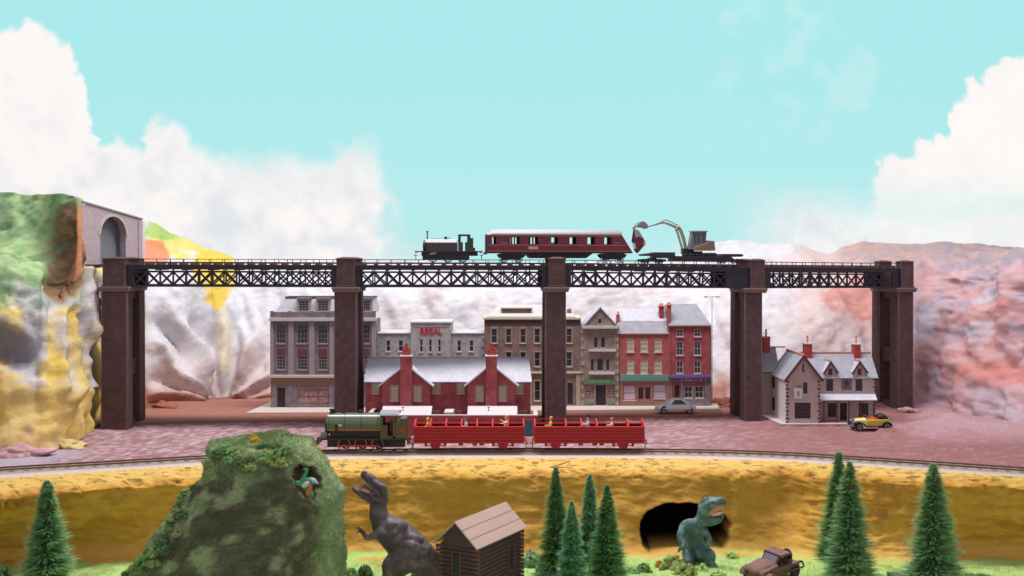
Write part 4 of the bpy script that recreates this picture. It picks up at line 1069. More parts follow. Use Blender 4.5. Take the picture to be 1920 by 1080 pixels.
    gr = mb.build('gable_roof', M['slate'], t)
    mb = MB(); mb.bar((xc,-.4,zp+.32),(xc,dep,zp+.32),.26,.2); mb.build('ridge_tiles', M['orangecol'], gr)
    mb = MB()
    mb.bar((xc,-.46,zp+.1),(x1+e,-.46,ze-e*sl+.1),.12,.34); mb.bar((xc,-.46,zp+.1),(x0-e,-.46,ze-e*sl+.1),.12,.34); mb.build('bargeboard', M['quoin'], gr)
    mb = MB(); mb.box(xc-.12,xc+.12,-.04,-.002,f.z(696),f.z(683)); mb.box(xc-.25,xc+.25,-.05,-.003,f.z(697.5),f.z(696)); mb.build('gable_slit', M['quoin'], t)
    for a, b, c in ((1545,1569,1556.5),(1599,1624,1611)):
        xa, xb, xm = f.x(a,off), f.x(b,off), f.x(c,off); zq, zt = f.z(706,off=off), f.z(679,off=off); zs = f.z(694,off=off)
        mb = MB(); mb.prism([(xa+.2,zq),(xb-.2,zq),(xb-.2,zs),(xm,zt),(xa+.2,zs)],'y',off-.12,off+2.4); d = mb.build('dormer', M['pubwall'], r)
        mb = MB(); mb.box(xm-.3,xm+.3,off-.18,off-.121,f.z(703,off=off),f.z(691,off=off)); mb.build('dormer_window', M['quoin'], d)
        mb = MB(); sl2 = (zt-zs)/(xb-.2-xm); ee = .35
        mb.slab((xm,off-.4,zt+.16),(xb+ee-.2,off-.4,zs-ee*sl2+.16),(xb+ee-.2,off+2.6,zs-ee*sl2+.16),(xm,off+2.6,zt+.16),.14)
        mb.slab((xa-ee+.2,off-.4,zs-ee*sl2+.16),(xm,off-.4,zt+.16),(xm,off+2.6,zt+.16),(xa-ee+.2,off+2.6,zs-ee*sl2+.16),.14)
        mb.build('dormer_roof', M['slatew'], d)
        mb = MB(); mb.bar((xm,off-.4,zt+.24),(xm,off+2.4,zt+.24),.22,.16); mb.build('dormer_ridge', M['orangecol'], d)
        mb = MB(); mb.bar((xm,off-.45,zt+.06),(xb+ee-.2,off-.45,zs-ee*sl2+.06),.1,.26); mb.bar((xm,off-.45,zt+.06),(xa-ee+.2,off-.45,zs-ee*sl2+.06),.1,.26); mb.build('dormer_bargeboard', M['quoin'], d)
    # verandah
    zv, zw = f.z(751,off=-.6), f.z(738,off=off); mb = MB(); mb.slab((x1+.1,.1,zv),(f.x(1645,.1),.1,zv),(f.x(1641,off),off-.01,zw),(x1+.6,off-.01,zw),.16); vr = mb.build('verandah_roof', M['slatew'], t)
    for p in (1545,1570,1592,1614,1638): mb = MB(); mb.box(f.x(p,.3)-.08,f.x(p,.3)+.08,.25,.41,0,zv+.05); mb.build('verandah_post', M['quoin'], vr)
    mb = MB(); mb.box(f.x(1541,.8),f.x(1572,.8),.9,1.0,.0,f.z(787,off=.9)); mb.build('red_planter', mat('red_boards', srgb(168,70,66), .7), t)
    chimney(t, f.x(1510,5), f.x(1523,5), ym-.8, ym+.8, zr-1.4, f.z(645,off=5.5), 1, 'chim','white',1.15, parent=r)
    chimney(t, f.x(1602,5), f.x(1614,5), ym-.8, ym+.8, zr-1.4, f.z(646,off=5.5), 1, 'chim','white',1.15, parent=r)
    chimney(t, f.x(1431,11), f.x(1443,11), 10.6, 11.9, zp-.5, f.z(633,off=11), 1, 'chim','orangecol',1.2, parent=rr_)
    # quoins
    mb = MB()
    for k in range(12):
        z = k*.56; wq = .36 if k%2 else .2
        for xx, s in ((x0,1),(x1,-1)): mb.box(xx-.03*s,xx+wq*s,-.05,-.002,z,z+.28)
        mb.box(x0-.1,x0-.0605,-.03,wq,z,z+.28)
        if z < 6.6: mb.box(m1-.3 if k%2 else m1-.18,m1+.03,off-.05,off-.002,z,z+.28)
    mb.build('quoin', M['quoin'], t)
    mb = MB(); mb.box(f.x(1578,off),f.x(1597,off),off-.08,off-.002,f.z(728,off=off),f.z(709,off=off)); wp = mb.build('wall_sign', mat('mauve_wall_sign', srgb(118,90,112), .7, 0, .25, 1.5), t)
    mb = MB(); mb.box(f.x(1578,off),f.x(1597,off),off-.1,off-.081,f.z(731,off=off),f.z(728,off=off)); mb.build('sign_strip', mat('pink_sign_strip', srgb(158,60,84), .7), wp)
    mb = MB(); mb.lathe([(.02,0),(.42,.01),(.42,.04)],(f.x(1587.5,off),off-.12,f.z(718.5,off=off)),14,'y'); mb.box(f.x(1586,off),f.x(1589,off),off-.15,off-.12,f.z(725,off=off),f.z(712,off=off)); mb.build('emblem', mat('dark_green_emblem', srgb(66,72,66), .7), wp)
    # hanging sign
    mb = MB(); mb.bar((f.x(1506,-.1),-.02,f.z(724)),(f.x(1494,-1.),-1.0,f.z(722)),.08); mb.bar((f.x(1504,-.1),-.02,f.z(731)),(f.x(1497,-.7),-.7,f.z(723)),.06); br_ = mb.build('sign_bracket', M['dark'], t)
    y = -1.0; mb = MB(); mb.box(f.x(1489,y),f.x(1504,y),y-.04,y+.04,f.z(747,off=y),f.z(728.5,off=y)); sg = mb.build('hanging_sign', M['white'], t)
    mb = MB(); mb.box(f.x(1495,y),f.x(1498.5,y),y-.055,y-.041,f.z(742,off=y),f.z(733,off=y)); mb.box(f.x(1493.5,y),f.x(1500,y),y-.056,y-.042,f.z(742,off=y),f.z(740.5,off=y)); mb.build('sign_figure', mat('blue_grey_mark', srgb(110,120,160), .7), sg)
pub()
# ================================================================ TRAINS
M['loco_black'] = mat('black_loco_paint', srgb(62,54,58), .4, 0, .2, 3)
M['loco_green'] = mat('dark_green_loco_paint', srgb(84,98,76), .25, 0, .12, 2, spec=.8)
M['olive'] = mat('olive_cab_paint', srgb(84,80,56), .4, 0, .12, 3)
M['blackp'] = mat('black_plastic', srgb(34,32,38), .45, 0, .3, 4)
M['bufred'] = mat('buffer_red', srgb(206,58,60), .5, 0, .12, 4)
M['rodred'] = mat('rod_red', srgb(200,40,50), .5, 0, .1, 4)
M['brass'] = mat('brass_rim', srgb(132,112,86), .4, .6, .2, 5)
M['greyroof'] = mat('grey_cab_roof', srgb(140,140,150), .6, 0, .12, 3)
M['wred'] = mat('red_wagon_plastic', srgb(158,28,42), .5, 0, .14, 2)
M['wredl'] = mat('bright_red_wagon_plastic', srgb(214,62,52), .5, 0, .1, 2)
M['maroon'] = mat('maroon_coach_paint', srgb(104,34,58), .4, 0, .16, 1.5)
M['lining'] = mat('orange_lining', srgb(196,104,60), .5, 0, .12, 3)
M['steel'] = mat('dull_steel', srgb(150,150,156), .4, .6, .15, 4)
def wheel(mb, x, z, r, y, n=20):
    mb.lathe([(r*1.08,-.06),(r*1.08,-.02),(r,.0),(r,.16)], (x,y,z), n, 'y')
def wheelset(root, x, z, r, rim='brass', spokes=True, name='wheel'):
    for s in (-1, 1):
        w_ = MB(); y = s*.86
        n = 20; ro, ri = r, r*.84
        v = []; 
        for yy in (y-.08, y+.08):
            for rad in (ro, ri):
                for i in range(n): t = 2*math.pi*i/n; v.append((x+rad*math.cos(t), yy, z+rad*math.sin(t)))
        f = []
        for i in range(n):
            j = (i+1) % n
            f += [(i,j,n+j,n+i),(2*n+i,3*n+i,3*n+j,2*n+j),(i,2*n+i,2*n+j,j),(n+i,n+j,3*n+j,3*n+i)]
        w_.add(v, f); o = w_.build(name, M[rim], root, smooth=40)
        sp = MB(); sp.tube((x,y-.07,z),(x,y+.07,z),r*.2)
        for k in range(10 if spokes else 5): t = 2*math.pi*k/(10 if spokes else 5); sp.bar((x,y,z),(x+ri*1.02*math.cos(t),y,z+ri*1.02*math.sin(t)),.08,.09)
        sp.build('spokes', M['blackp'], o)
    a = MB(); a.tube((x,-.8,z),(x,.8,z),.08); a.build('axle', M['blackp'], root)
def buffers(root, x, z, s, m='bufred', head='blackp'):
    for y in (-.85,.85):
        b = MB(); b.tube((x,y,z),(x+s*.28,y,z),.17,.13); o = b.build('buffer', M[m], root, smooth=40)
        b = MB(); b.tube((x+s*.28,y,z),(x+s*.36,y,z),.24); b.build('buffer_head', M[head], o, smooth=40)
def coupling(root, x, z, s):
    mb = MB(); mb.box(min(x,x+s*.55),max(x,x+s*.55),-.1,.1,z,z+.09); mb.box(x+s*.5-.04,x+s*.5+.04,-.5,.5,z-.02,z+.12); mb.box(x+s*.28-.05,x+s*.28+.05,-.06,.06,z-.62,z); mb.build('coupling', M['blackp'], root)

def green_loco():
    c = trackpt(690); f = Frame(690, c.y, .0, 0.); zr = .44
    t = thing('tank_locomotive', 'green saddle tank steam locomotive with red coupling rods on the front track', 'locomotive', f.loc)
    X = lambda p: f.x(p, -1.2); Z = lambda q: f.z(q, off=-1.2)
    zf = Z(822)
    mb = MB(); mb.box(X(596),X(766),-1.4,1.4,zf-.12,zf); fp = mb.build('footplate', M['loco_black'], t, bevel=.03)
    mb = MB(); mb.box(X(594),X(598),-1.42,1.42,zf-.75,zf+.02); mb.box(X(763),X(767),-1.42,1.42,zf-.75,zf+.02); mb.build('buffer_beam', M['loco_black'], t)
    mb = MB(); mb.box(X(612),X(758),-.6,.6,.9,zf-.121); mb.box(X(600),X(765),-1.2,-1.05,zf-.25,zf-.121); mb.box(X(600),X(765),1.05,1.2,zf-.45,zf-.121); mb.build('frames', M['blackp'], t)
    # boiler and firebox under the tank
    zc = Z(800)
    mb = MB(); mb.tube((X(612),0,zc),(X(714),0,zc),1.05,n=24); mb.box(X(618),X(712),-.95,.95,zf,zc); b = mb.build('boiler', M['blackp'], t, smooth=40)
    # saddle tank: arch section
    sec = [(-1.32,zc-.45),(-1.38,zc+.1)]+[(-1.38*math.cos(a), zc+.1+ (Z(776)-zc-.1)*math.sin(a)) for a in [math.pi*k/16 for k in range(1,16)]]+[(1.38,zc+.1),(1.32,zc-.45)]
    mb = MB(); mb.prism([(p,q) for p,q in sec],'x',X(613),X(713)); tk_ = mb.build('saddle_tank', M['loco_green'], t, smooth=30, bevel=.03)
    mb = MB()
    for p in (617,646,677,708):
        s2 = [(a*1.012,(q-zc)*1.012+zc) for a,q in sec]; mb.prism(s2,'x',X(p)-.035,X(p)+.035)
    mb.build('tank_band', M['blackp'], tk_)
    mb = MB(); mb.box(X(614),X(712),-1.36,-1.33,zc-.5,zc-.42); mb.build('lining', M['lining'], tk_)
    mb = MB(); mb.box(X(635),X(641),-1.43,-1.38,Z(799),Z(795.5)); mb.build('name_plate', M['white'], tk_)
    mb = MB(); mb.box(X(629),X(633),-1.5,-1.3,zc-.9,zc+.3); mb.box(X(626),X(636),-1.45,-1.3,zc-.9,zc-.6); mb.build('tank_bracket', M['blackp'], tk_)
    mb = MB(); mb.tube((X(609),0,zc-.1),(X(613),0,zc-.1),1.0,n=24); mb.ell((X(609),0,zc-.1),(.14,.9,.9)); mb.build('smokebox_door', M['blackp'], t, smooth=40)
    zt = Z(776)
    mb = MB(); mb.lathe([(.46,-.1),(.38,.05),(.36,.32),(.47,.36),(.45,.5),(.3,.52)], (X(621),0,zt-.02), 18); mb.build('chimney', M['blackp'], t, smooth=40)
    mb = MB(); mb.lathe([(.34,-.05),(.36,.0),(.34,.08),(.1,.12)], (X(642),0,zt), 14); mb.build('filler_lid', M['blackp'], t, smooth=40)
    mb = MB(); mb.lathe([(.4,-.1),(.34,.0),(.33,.22),(.24,.36),(.02,.42)], (X(673),0,zt-.02), 16); mb.build('dome', M['blackp'], t, smooth=40)
    # cab with open side, roof, bunker
    z1 = Z(779)
    mb = MB()
    for y in (-1.32,1.24):
        mb.box(X(713),X(727),y,y+.08,zf,Z(797)); mb.box(X(713),X(718),y,y+.08,Z(797),z1); mb.box(X(713),X(745),y,y+.08,z1-.12,z1); mb.box(X(737),X(741),y,y+.08,zf,z1-.12); mb.box(X(727),X(741),y,y+.08,zf,zf+.25)
    mb.box(X(713)-.01,X(714),-1.25,1.25,zf,z1); mb.box(X(741),X(742),-1.25,1.25,zf,z1)
    mb.build('cab', M['olive'], t)
    rs = [(-1.5,z1)]+[(-1.5*math.cos(a), z1+.52*math.sin(a)) for a in [math.pi*k/12 for k in range(1,12)]]+[(1.5,z1)]+[(1.35*math.cos(a), z1+.40*math.sin(a)) for a in [math.pi*k/12 for k in range(1,12)]]
    mb = MB(); mb.prism(rs,'x',X(712.5),X(748)); mb.build('cab_roof', M['greyroof'], t, smooth=30)
    mb = MB(); mb.box(X(729),X(736),-.3,.3,zf,Z(790)); mb.box(X(727),X(740),-.9,-.5,zf+.25,zf+.4); mb.build('cab_fittings', mat('dark_red_fittings', srgb(120,52,52), .5), t)
    mb = MB(); mb.box(X(742),X(761),-1.3,1.3,zf,Z(790)); mb.box(X(749),X(762),-1.25,1.25,Z(790)+.001,Z(786)); bk = mb.build('bunker', M['olive'], t, bevel=.03)
    mb = MB(); mb.box(X(750),X(760),-1.1,1.1,Z(786),Z(785)); mb.build('coal', mat('coal', srgb(96,96,106), .7, 0, .4, 8, .5, 12), bk)
    mb = MB(); x0, x1 = X(744), X(759); z0, zq = zf+.15, Z(791)
    for a in (x0, x1-.05): mb.box(a,a+.05,-1.315,-1.3005,z0,zq)
    for a in (z0, zq-.05): mb.box(x0+.051,x1-.051,-1.316,-1.301,a,a+.05)
    mb.build('lining', mat('dull_yellow_lining', srgb(130,116,70), .5), bk)
    mb = MB(); mb.ell((X(752),-1.31,(z0+zq)/2),(.16,.03,.16)); mb.build('crest', M['rodred'], bk)
    for p in (645,676.5,708): wheelset(t, f.x(p,-.86), zr+.83, .83)
    mb = MB(); mb.box(f.x(634,-1),f.x(705,-1),-1.08,-.98,zr+.62,zr+.8)
    for p in (645,676.5,708): mb.tube((f.x(p,-1),-1.12,zr+.71),(f.x(p,-1),-.95,zr+.71),.14)
    mb.build('coupling_rod', M['rodred'], t)
    mb = MB()
    mb.box(X(718),X(735),-1.25,-1.1,1.0,1.15); mb.box(X(719),X(721),-1.25,-1.1,1.0,zf-.4); mb.box(X(733),X(735),-1.25,-1.1,1.0,zf-.4); mb.build('cab_step', M['blackp'], t)
    mb = MB(); mb.slab((X(597),-1.2,zf+.01),(X(612),-1.2,zf+.9),(X(612),1.2,zf+.9),(X(597),1.2,zf+.01),.08) if False else mb.box(X(600),X(612),-.7,.7,zf,zf+.75)
    mb.build('front_step', M['greyroof'], t, bevel=.05)
    buffers(t, X(594), zf-.42, -1); buffers(t, X(767), zf-.42, 1, 'rodred', 'white')
    coupling(t, X(594), zf-.85, -1); coupling(t, X(767), zf-.85, 1)
green_loco()

def carriage():
    """built once about its own middle, 14.1 long"""
    t = thing('open_carriage', '', 'carriage', (0,0,0), 0, 'red open carriages behind the green engine')
    L, W_ = 7.05, 1.55; z0, z1 = 1.72, 3.5
    mb = MB(); mb.box(-L,L,-W_,W_,z0,z0+.12); mb.build('floor', M['wred'], t)
    for s in (-1,1):
        mb = MB(); y = s*W_; mb.box(-L,L,y-.06,y+.06,z0+.121,z1)
        for k in range(4): mb.box(-L-.02,L+.02,y-.13 if s < 0 else y-.06,y+.06 if s < 0 else y+.13,z0+.12+k*.42,z0+.44+k*.42)
        mb.build('side', M['wred'], t, bevel=.02)
        mb = MB(); mb.box(-L-.04,L+.04,y-.14,y+.14,z1+.002,z1+.12); mb.build('top_rail', M['wredl'], t)
        mb = MB(); mb.box(-L,L,y-.1,y+.1,z0-.28,z0-.002); mb.build('sole_bar', M['wred'], t)
    for k in range(8):
        x = -L+.02+k*(2*L-.04)/7; last = k in (0,7)
        mb = MB(); mb.prism([(-W_+.12,z0+.121),(W_-.12,z0+.121),(W_-.12,z1+.72),(W_-.5,z1+.78),(-W_+.5,z1+.62),(-W_+.12,z1+.2)],'x',x-.07,x+.07); mb.build('partition', M['wredl'], t, bevel=.02)
    for k in range(7):
        x = -L+.02+(k+1)*(2*L-.04)/7
        mb = MB(); mb.box(x-.72,x-.08,-1.35,1.35,z0+1.05,z0+1.2); mb.box(x-.68,x-.6,-1.3,1.3,z0+.13,z0+1.05); mb.build('seat', M['wredl'], t)
    mb = MB(); mb.box(-L,L,W_-.04,W_+.1,z1+.55,z1+.7); mb.build('rear_rail', M['wred'], t)
    for xx in (-4.35, 4.35):
        for s in (-1,1):
            y = s*1.18; mb = MB(); mb.prism([(xx-.75,z0-.281),(xx+.75,z0-.281),(xx+.48,.72),(xx-.48,.72)],'y',y-.12,y+.12); mb.box(xx-.22,xx+.22,y-.2,y+.2,.72,1.0); mb.build('axle_guard', M['wred'], t, bevel=.03)
            mb = MB()
            for q in (-1.25,1.25): mb.prism([(xx+q-.25,z0-.281),(xx+q+.25,z0-.281),(xx+q+.1,z0-.75),(xx+q-.1,z0-.75)],'y',y-.08,y+.08)
            mb.bar((xx-1.25,y,z0-.62),(xx+1.25,y,z0-.62),.1,.1); mb.build('spring_hanger', M['wred'], t)
        wheelset(t, xx, .44+.56, .56, 'blackp', False)
    for xx in (-1.1,.7,1.6): mb = MB(); mb.box(xx-.3,xx+.3,-1.1,-.9,z0-.65,z0-.281); mb.build('brake_gear', M['wred'], t)
    for s in (-1,1): buffers(t, s*L, z0-.05, s, 'wredl','wredl'); coupling(t, s*L, z0-.55, s)
    return t
c1 = carriage(); c1['label'] = 'red open carriage coupled right behind the green engine'
p = trackpt(880.5); c1.location = (p.x, p.y, 0)
c2 = dup(c1); c2['label'] = 'red open carriage at the tail of the lower train'
p2_ = trackpt(1104); c2.location = (p2_.x, p2_.y, 0)

# ---- seated passengers: one remeshed body each
def organic(name, mb, mats, parent=None, voxel=.08, smooth=6, loc=(0,0,0), disp=None, factor=.5):
    o = mb.build(name, mats, parent, smooth=True, loc=loc)
    r = o.modifiers.new('remesh','REMESH'); r.mode = 'VOXEL'; r.voxel_size = voxel; r.use_smooth_shade = True
    s = o.modifiers.new('smooth','SMOOTH'); s.factor = factor; s.iterations = smooth
    if disp:
        for k, (size, st) in enumerate(disp):
            tx = bpy.data.textures.new('relief','CLOUDS'); tx.noise_scale = size; tx.noise_depth = 2
            d = o.modifiers.new('relief','DISPLACE'); d.texture = tx; d.strength = st; d.texture_coords = 'LOCAL'; d.mid_level = .5
    return o
def bandmat(name, bands, rough=.75):
    """clothes colours by height on the body: list of (height, colour)"""
    m, nt, b, L = nmat(name); tc = nt.nodes.new('ShaderNodeTexCoord'); sp = nt.nodes.new('ShaderNodeSeparateXYZ'); L.new(tc.outputs['Object'], sp.inputs[0])
    mr = nt.nodes.new('ShaderNodeMapRange'); mr.inputs[1].default_value = -1; mr.inputs[2].default_value = 2; L.new(sp.outputs[2], mr.inputs[0])
    cr = nt.nodes.new('ShaderNodeValToRGB'); cr.color_ramp.interpolation = 'CONSTANT'
    e = cr.color_ramp.elements
    while len(e) > 1: e.remove(e[-1])
    for i, (h, c) in enumerate(bands):
        k = e[0] if i == 0 else e.new((h+1)/3)
        k.position = max(0,(h+1)/3); k.color = (*c, 1)
    L.new(mr.outputs[0], cr.inputs[0]); L.new(cr.outputs[0], b.inputs['Base Color']); b.inputs['Roughness'].default_value = rough
    return m
def passenger(label, px, car, seatx, col_legs, col_top, col_skin, hat=None, hair=(90,66,50), lean=.0, arm=0., face=-1, h=1.0):
    """seat surface is z=2.92 on the carriage; figure origin at its seat"""
    s = face; mb = MB()
    mb.loft([(0,0,.08,.19,.24),(s*lean*.4,0,.45,.17,.26),(s*lean*.8,0,.82,.17,.27),(s*lean,0,.95,.1,.14)])
    mb.loft([(s*lean,0,.92,.085),(s*lean*1.1,0,1.08,.085)]); mb.ell((s*(lean*1.15+.02),0,1.26),(.16,.14,.19))
    mb.ell((s*(lean*1.15+.17),0,1.24),(.04,.035,.045))
    for q in (-1,1):
        mb.loft([(0,q*.13,.08,.14),(s*.5,q*.15,.12,.11),(s*.56,q*.15,-.3,.09),(s*.58,q*.15,-.62,.07)]); mb.loft([(s*.56,q*.15,-.66,.07),(s*.74,q*.15,-.69,.055)])
        ah = arm if q < 0 else arm*.4
        mb.loft([(s*lean*.8,q*.27,.82,.085),(s*(lean*.7+.12),q*.34,.48+ah*.35,.07),(s*(lean*.5+.42),q*.27,.38+ah*.7,.05),(s*(lean*.5+.52),q*.26,.38+ah*.75,.055)])
        for k in range(5):
            mb.loft([(s*(lean*.5+.54),q*.26+(k-2)*.024,.37+ah*.75,.016),(s*(lean*.5+.62-(.03 if k in (0,4) else 0)),q*.26+(k-2)*.028,.34+ah*.75,.013)], n=6)
    o = organic('person', mb, bandmat('figure_paint', [(-1,srgb(60,50,48)),(-.58,srgb(*col_legs)),(.24,srgb(*col_top)),(1.0,srgb(*col_skin))]), None, .035, 3)
    h *= 1.18; o.scale = (h,h,h)
    o.location = (car.location.x+seatx, car.location.y+( -.8), 2.95); tag(o, label, 'person', 'seated passengers in the red carriages')
    hm = MB(); hx = s*lean*1.15
    hm.ell((hx-s*.02,0,1.33),(.175,.155,.15))
    hm.build('hair', mat('figure_hair', srgb(*(hat or hair)), .7), o, smooth=True)
    if hat:
        hm = MB(); hm.lathe([(.24,0),(.24,.03),(.15,.04),(.14,.17),(.02,.19)], (hx,0,1.4), 12); hm.build('hat', mat('figure_hat', srgb(*hat), .7), o, smooth=40)
    return o
def sx(px, car): return (px-960)*(car.location.y-.8)/FPX - car.location.x
passenger('small yellow painted seated figure, first compartment behind the engine', 801, c1, sx(802,c1), (206,170,80),(214,176,84),(214,180,100), None,(210,180,90), .0, .1, -1)
passenger('slim pale grey seated figure with a dark cap in the middle of the first carriage', 872, c1, sx(875,c1), (206,208,196),(196,198,196),(196,160,140), (96,98,120),(60,50,50), .1, .1, -1, 1.05)
passenger('cream seated figure leaning back with one arm out, last compartment of first carriage', 943, c1, sx(948,c1), (212,214,180),(214,196,176),(212,160,140), None,(200,150,120), -.06, .9, -1, 1.18)
passenger('seated figure in yellow and cream, first compartment of the second carriage', 1026, c2, sx(1031,c2), (214,214,170),(216,188,110),(214,160,130), None,(206,160,70), -.1, .3, -1, 1.08)
passenger('white and lilac seated figure with a black hat in the second carriage', 1096, c2, sx(1101,c2), (214,204,216),(206,190,214),(196,170,180), (40,38,50),(40,38,50), -.08, .5, -1, 1.15)
passenger('pale green skirted seated figure with raised hand in the second carriage', 1145, c2, sx(1147,c2), (200,220,176),(206,206,180),(206,140,120), None,(190,120,100), .0, .5, -1, 1.0)

# ---- upper train on the bridge
def onbridge(px, span, off=0.):
    a, b, ang = SPANS[span]; k = (px-960)/FPX; d = b-a
    s = (k*a.y-a.x)/(d.x-k*d.y); p = a+d*s; return p, ang
def rt(p): return p.z+3.72
def black_loco():
    p, ang = onbridge(843, 1); f = Frame(843, p.y, 0, ang); t = thing('tank_locomotive', 'small black tank locomotive with a tall thin chimney at the left of the bridge', 'locomotive', f.loc, ang)
    zr = rt(p); o_ = -1.2; X = lambda q: f.x(q,o_); Z = lambda q: f.z(q,off=o_)
    zf = Z(470.5)
    mb = MB(); mb.box(X(783),X(900),-1.35,1.35,zf-.14,zf); mb.build('footplate', M['loco_black'], t, bevel=.02)
    mb = MB(); mb.box(X(790),X(896),-.95,.95,zf-.75,zf-.141); mb.box(X(792),X(880),-1.26,-1.08,zr+.35,zf-.141); mb.box(X(792),X(880),1.08,1.2,zr+.35,zf-.141); mb.build('frames', M['blackp'], t)
    zc = Z(462); zt = Z(449)
    mb = MB(); mb.tube((X(796),0,zc),(X(858),0,zc),.98,n=22); mb.box(X(798),X(858),-.8,.8,zf,zc); mb.build('boiler', M['loco_black'], t, smooth=40)
    mb = MB(); mb.box(X(800),X(858),-1.3,-.2,zf+.001,Z(455)); mb.box(X(800),X(858),.2,1.3,zf+.001,Z(455)); mb.build('side_tank', M['loco_black'], t, bevel=.06)
    mb = MB(); mb.prism([(-1.25,Z(455)+.001),(1.25,Z(455)+.001),(.95,zt),(-.95,zt)],'x',X(797),X(859)); mb.build('tank_top', M['steel'], t, bevel=.05)
    mb = MB(); mb.tube((X(794),0,zc),(X(796.5),0,zc),.92,n=20); mb.ell((X(794),0,zc),(.12,.8,.8)); mb.build('smokebox_door', M['blackp'], t, smooth=40)
    mb = MB(); mb.lathe([(.2,0),(.1,.15),(.09,1.15),(.16,1.22),(.17,1.33),(.1,1.34)], (X(801.2),0,zt-.02), 14); mb.build('chimney', M['blackp'], t, smooth=40)
    mb = MB(); mb.lathe([(.22,-.05),(.2,.1),(.24,.26),(.22,.42),(.04,.48)], (X(836),0,zt), 14); mb.tube((X(842),0,zt),(X(842),0,zt+.6),.03); mb.build('dome', M['blackp'], t, smooth=40)
    mb = MB(); mb.bar((X(806),-.9,zt+.15),(X(848),-.9,zt+.15),.05); mb.build('handrail', M['steel'], t)
    # open cab
    z1 = Z(441); mb = MB()
    for y in (-1.3,1.22):
        mb.box(X(860),X(864),y,y+.08,zf+.001,z1); mb.box(X(877),X(882),y,y+.08,zf+.001,z1); mb.box(X(864)+.001,X(868),y,y+.08,zf+.001,Z(454)); mb.box(X(873),X(877)-.001,y,y+.08,zf+.001,Z(454))
        mb.box(X(864)+.001,X(877)-.001,y,y+.08,z1-.1,z1)
    mb.build('cab', M['loco_black'], t)
    mb = MB(); mb.box(X(859),X(882),-1.42,1.42,z1+.001,z1+.14); mb.build('cab_roof', M['loco_black'], t, bevel=.06)
    mb = MB(); mb.box(X(880),X(887.5),-1.25,1.25,Z(464),Z(446)); mb.prism([(X(880),zf+.001),(X(891),zf+.001),(X(891),Z(464.5)),(X(887),Z(463.9)),(X(880),Z(463.9))],'y',-1.24,1.24); mb.build('bunker', M['loco_black'], t, bevel=.03)
    r = (zf-.35-zr)/2+.1
    for q in (812,840,868): wheelset(t, f.x(q,-.86), zr+r, r, 'blackp')
    mb = MB(); mb.box(f.x(808,-1),f.x(870,-1),-1.06,-.97,zr+r-.15,zr+r); mb.build('coupling_rod', M['steel'], t)
    mb = MB(); mb.tube((X(806),-1.1,zf-.5),(X(818),-1.1,zf-.3),.24); mb.build('cylinder', M['steel'], t, smooth=40)
    buffers(t, X(783), zf-.12, -1); buffers(t, X(900), zf-.12, 1); coupling(t, X(783), zf-.7, -1); coupling(t, X(900), zf-.7, 1)
black_loco()
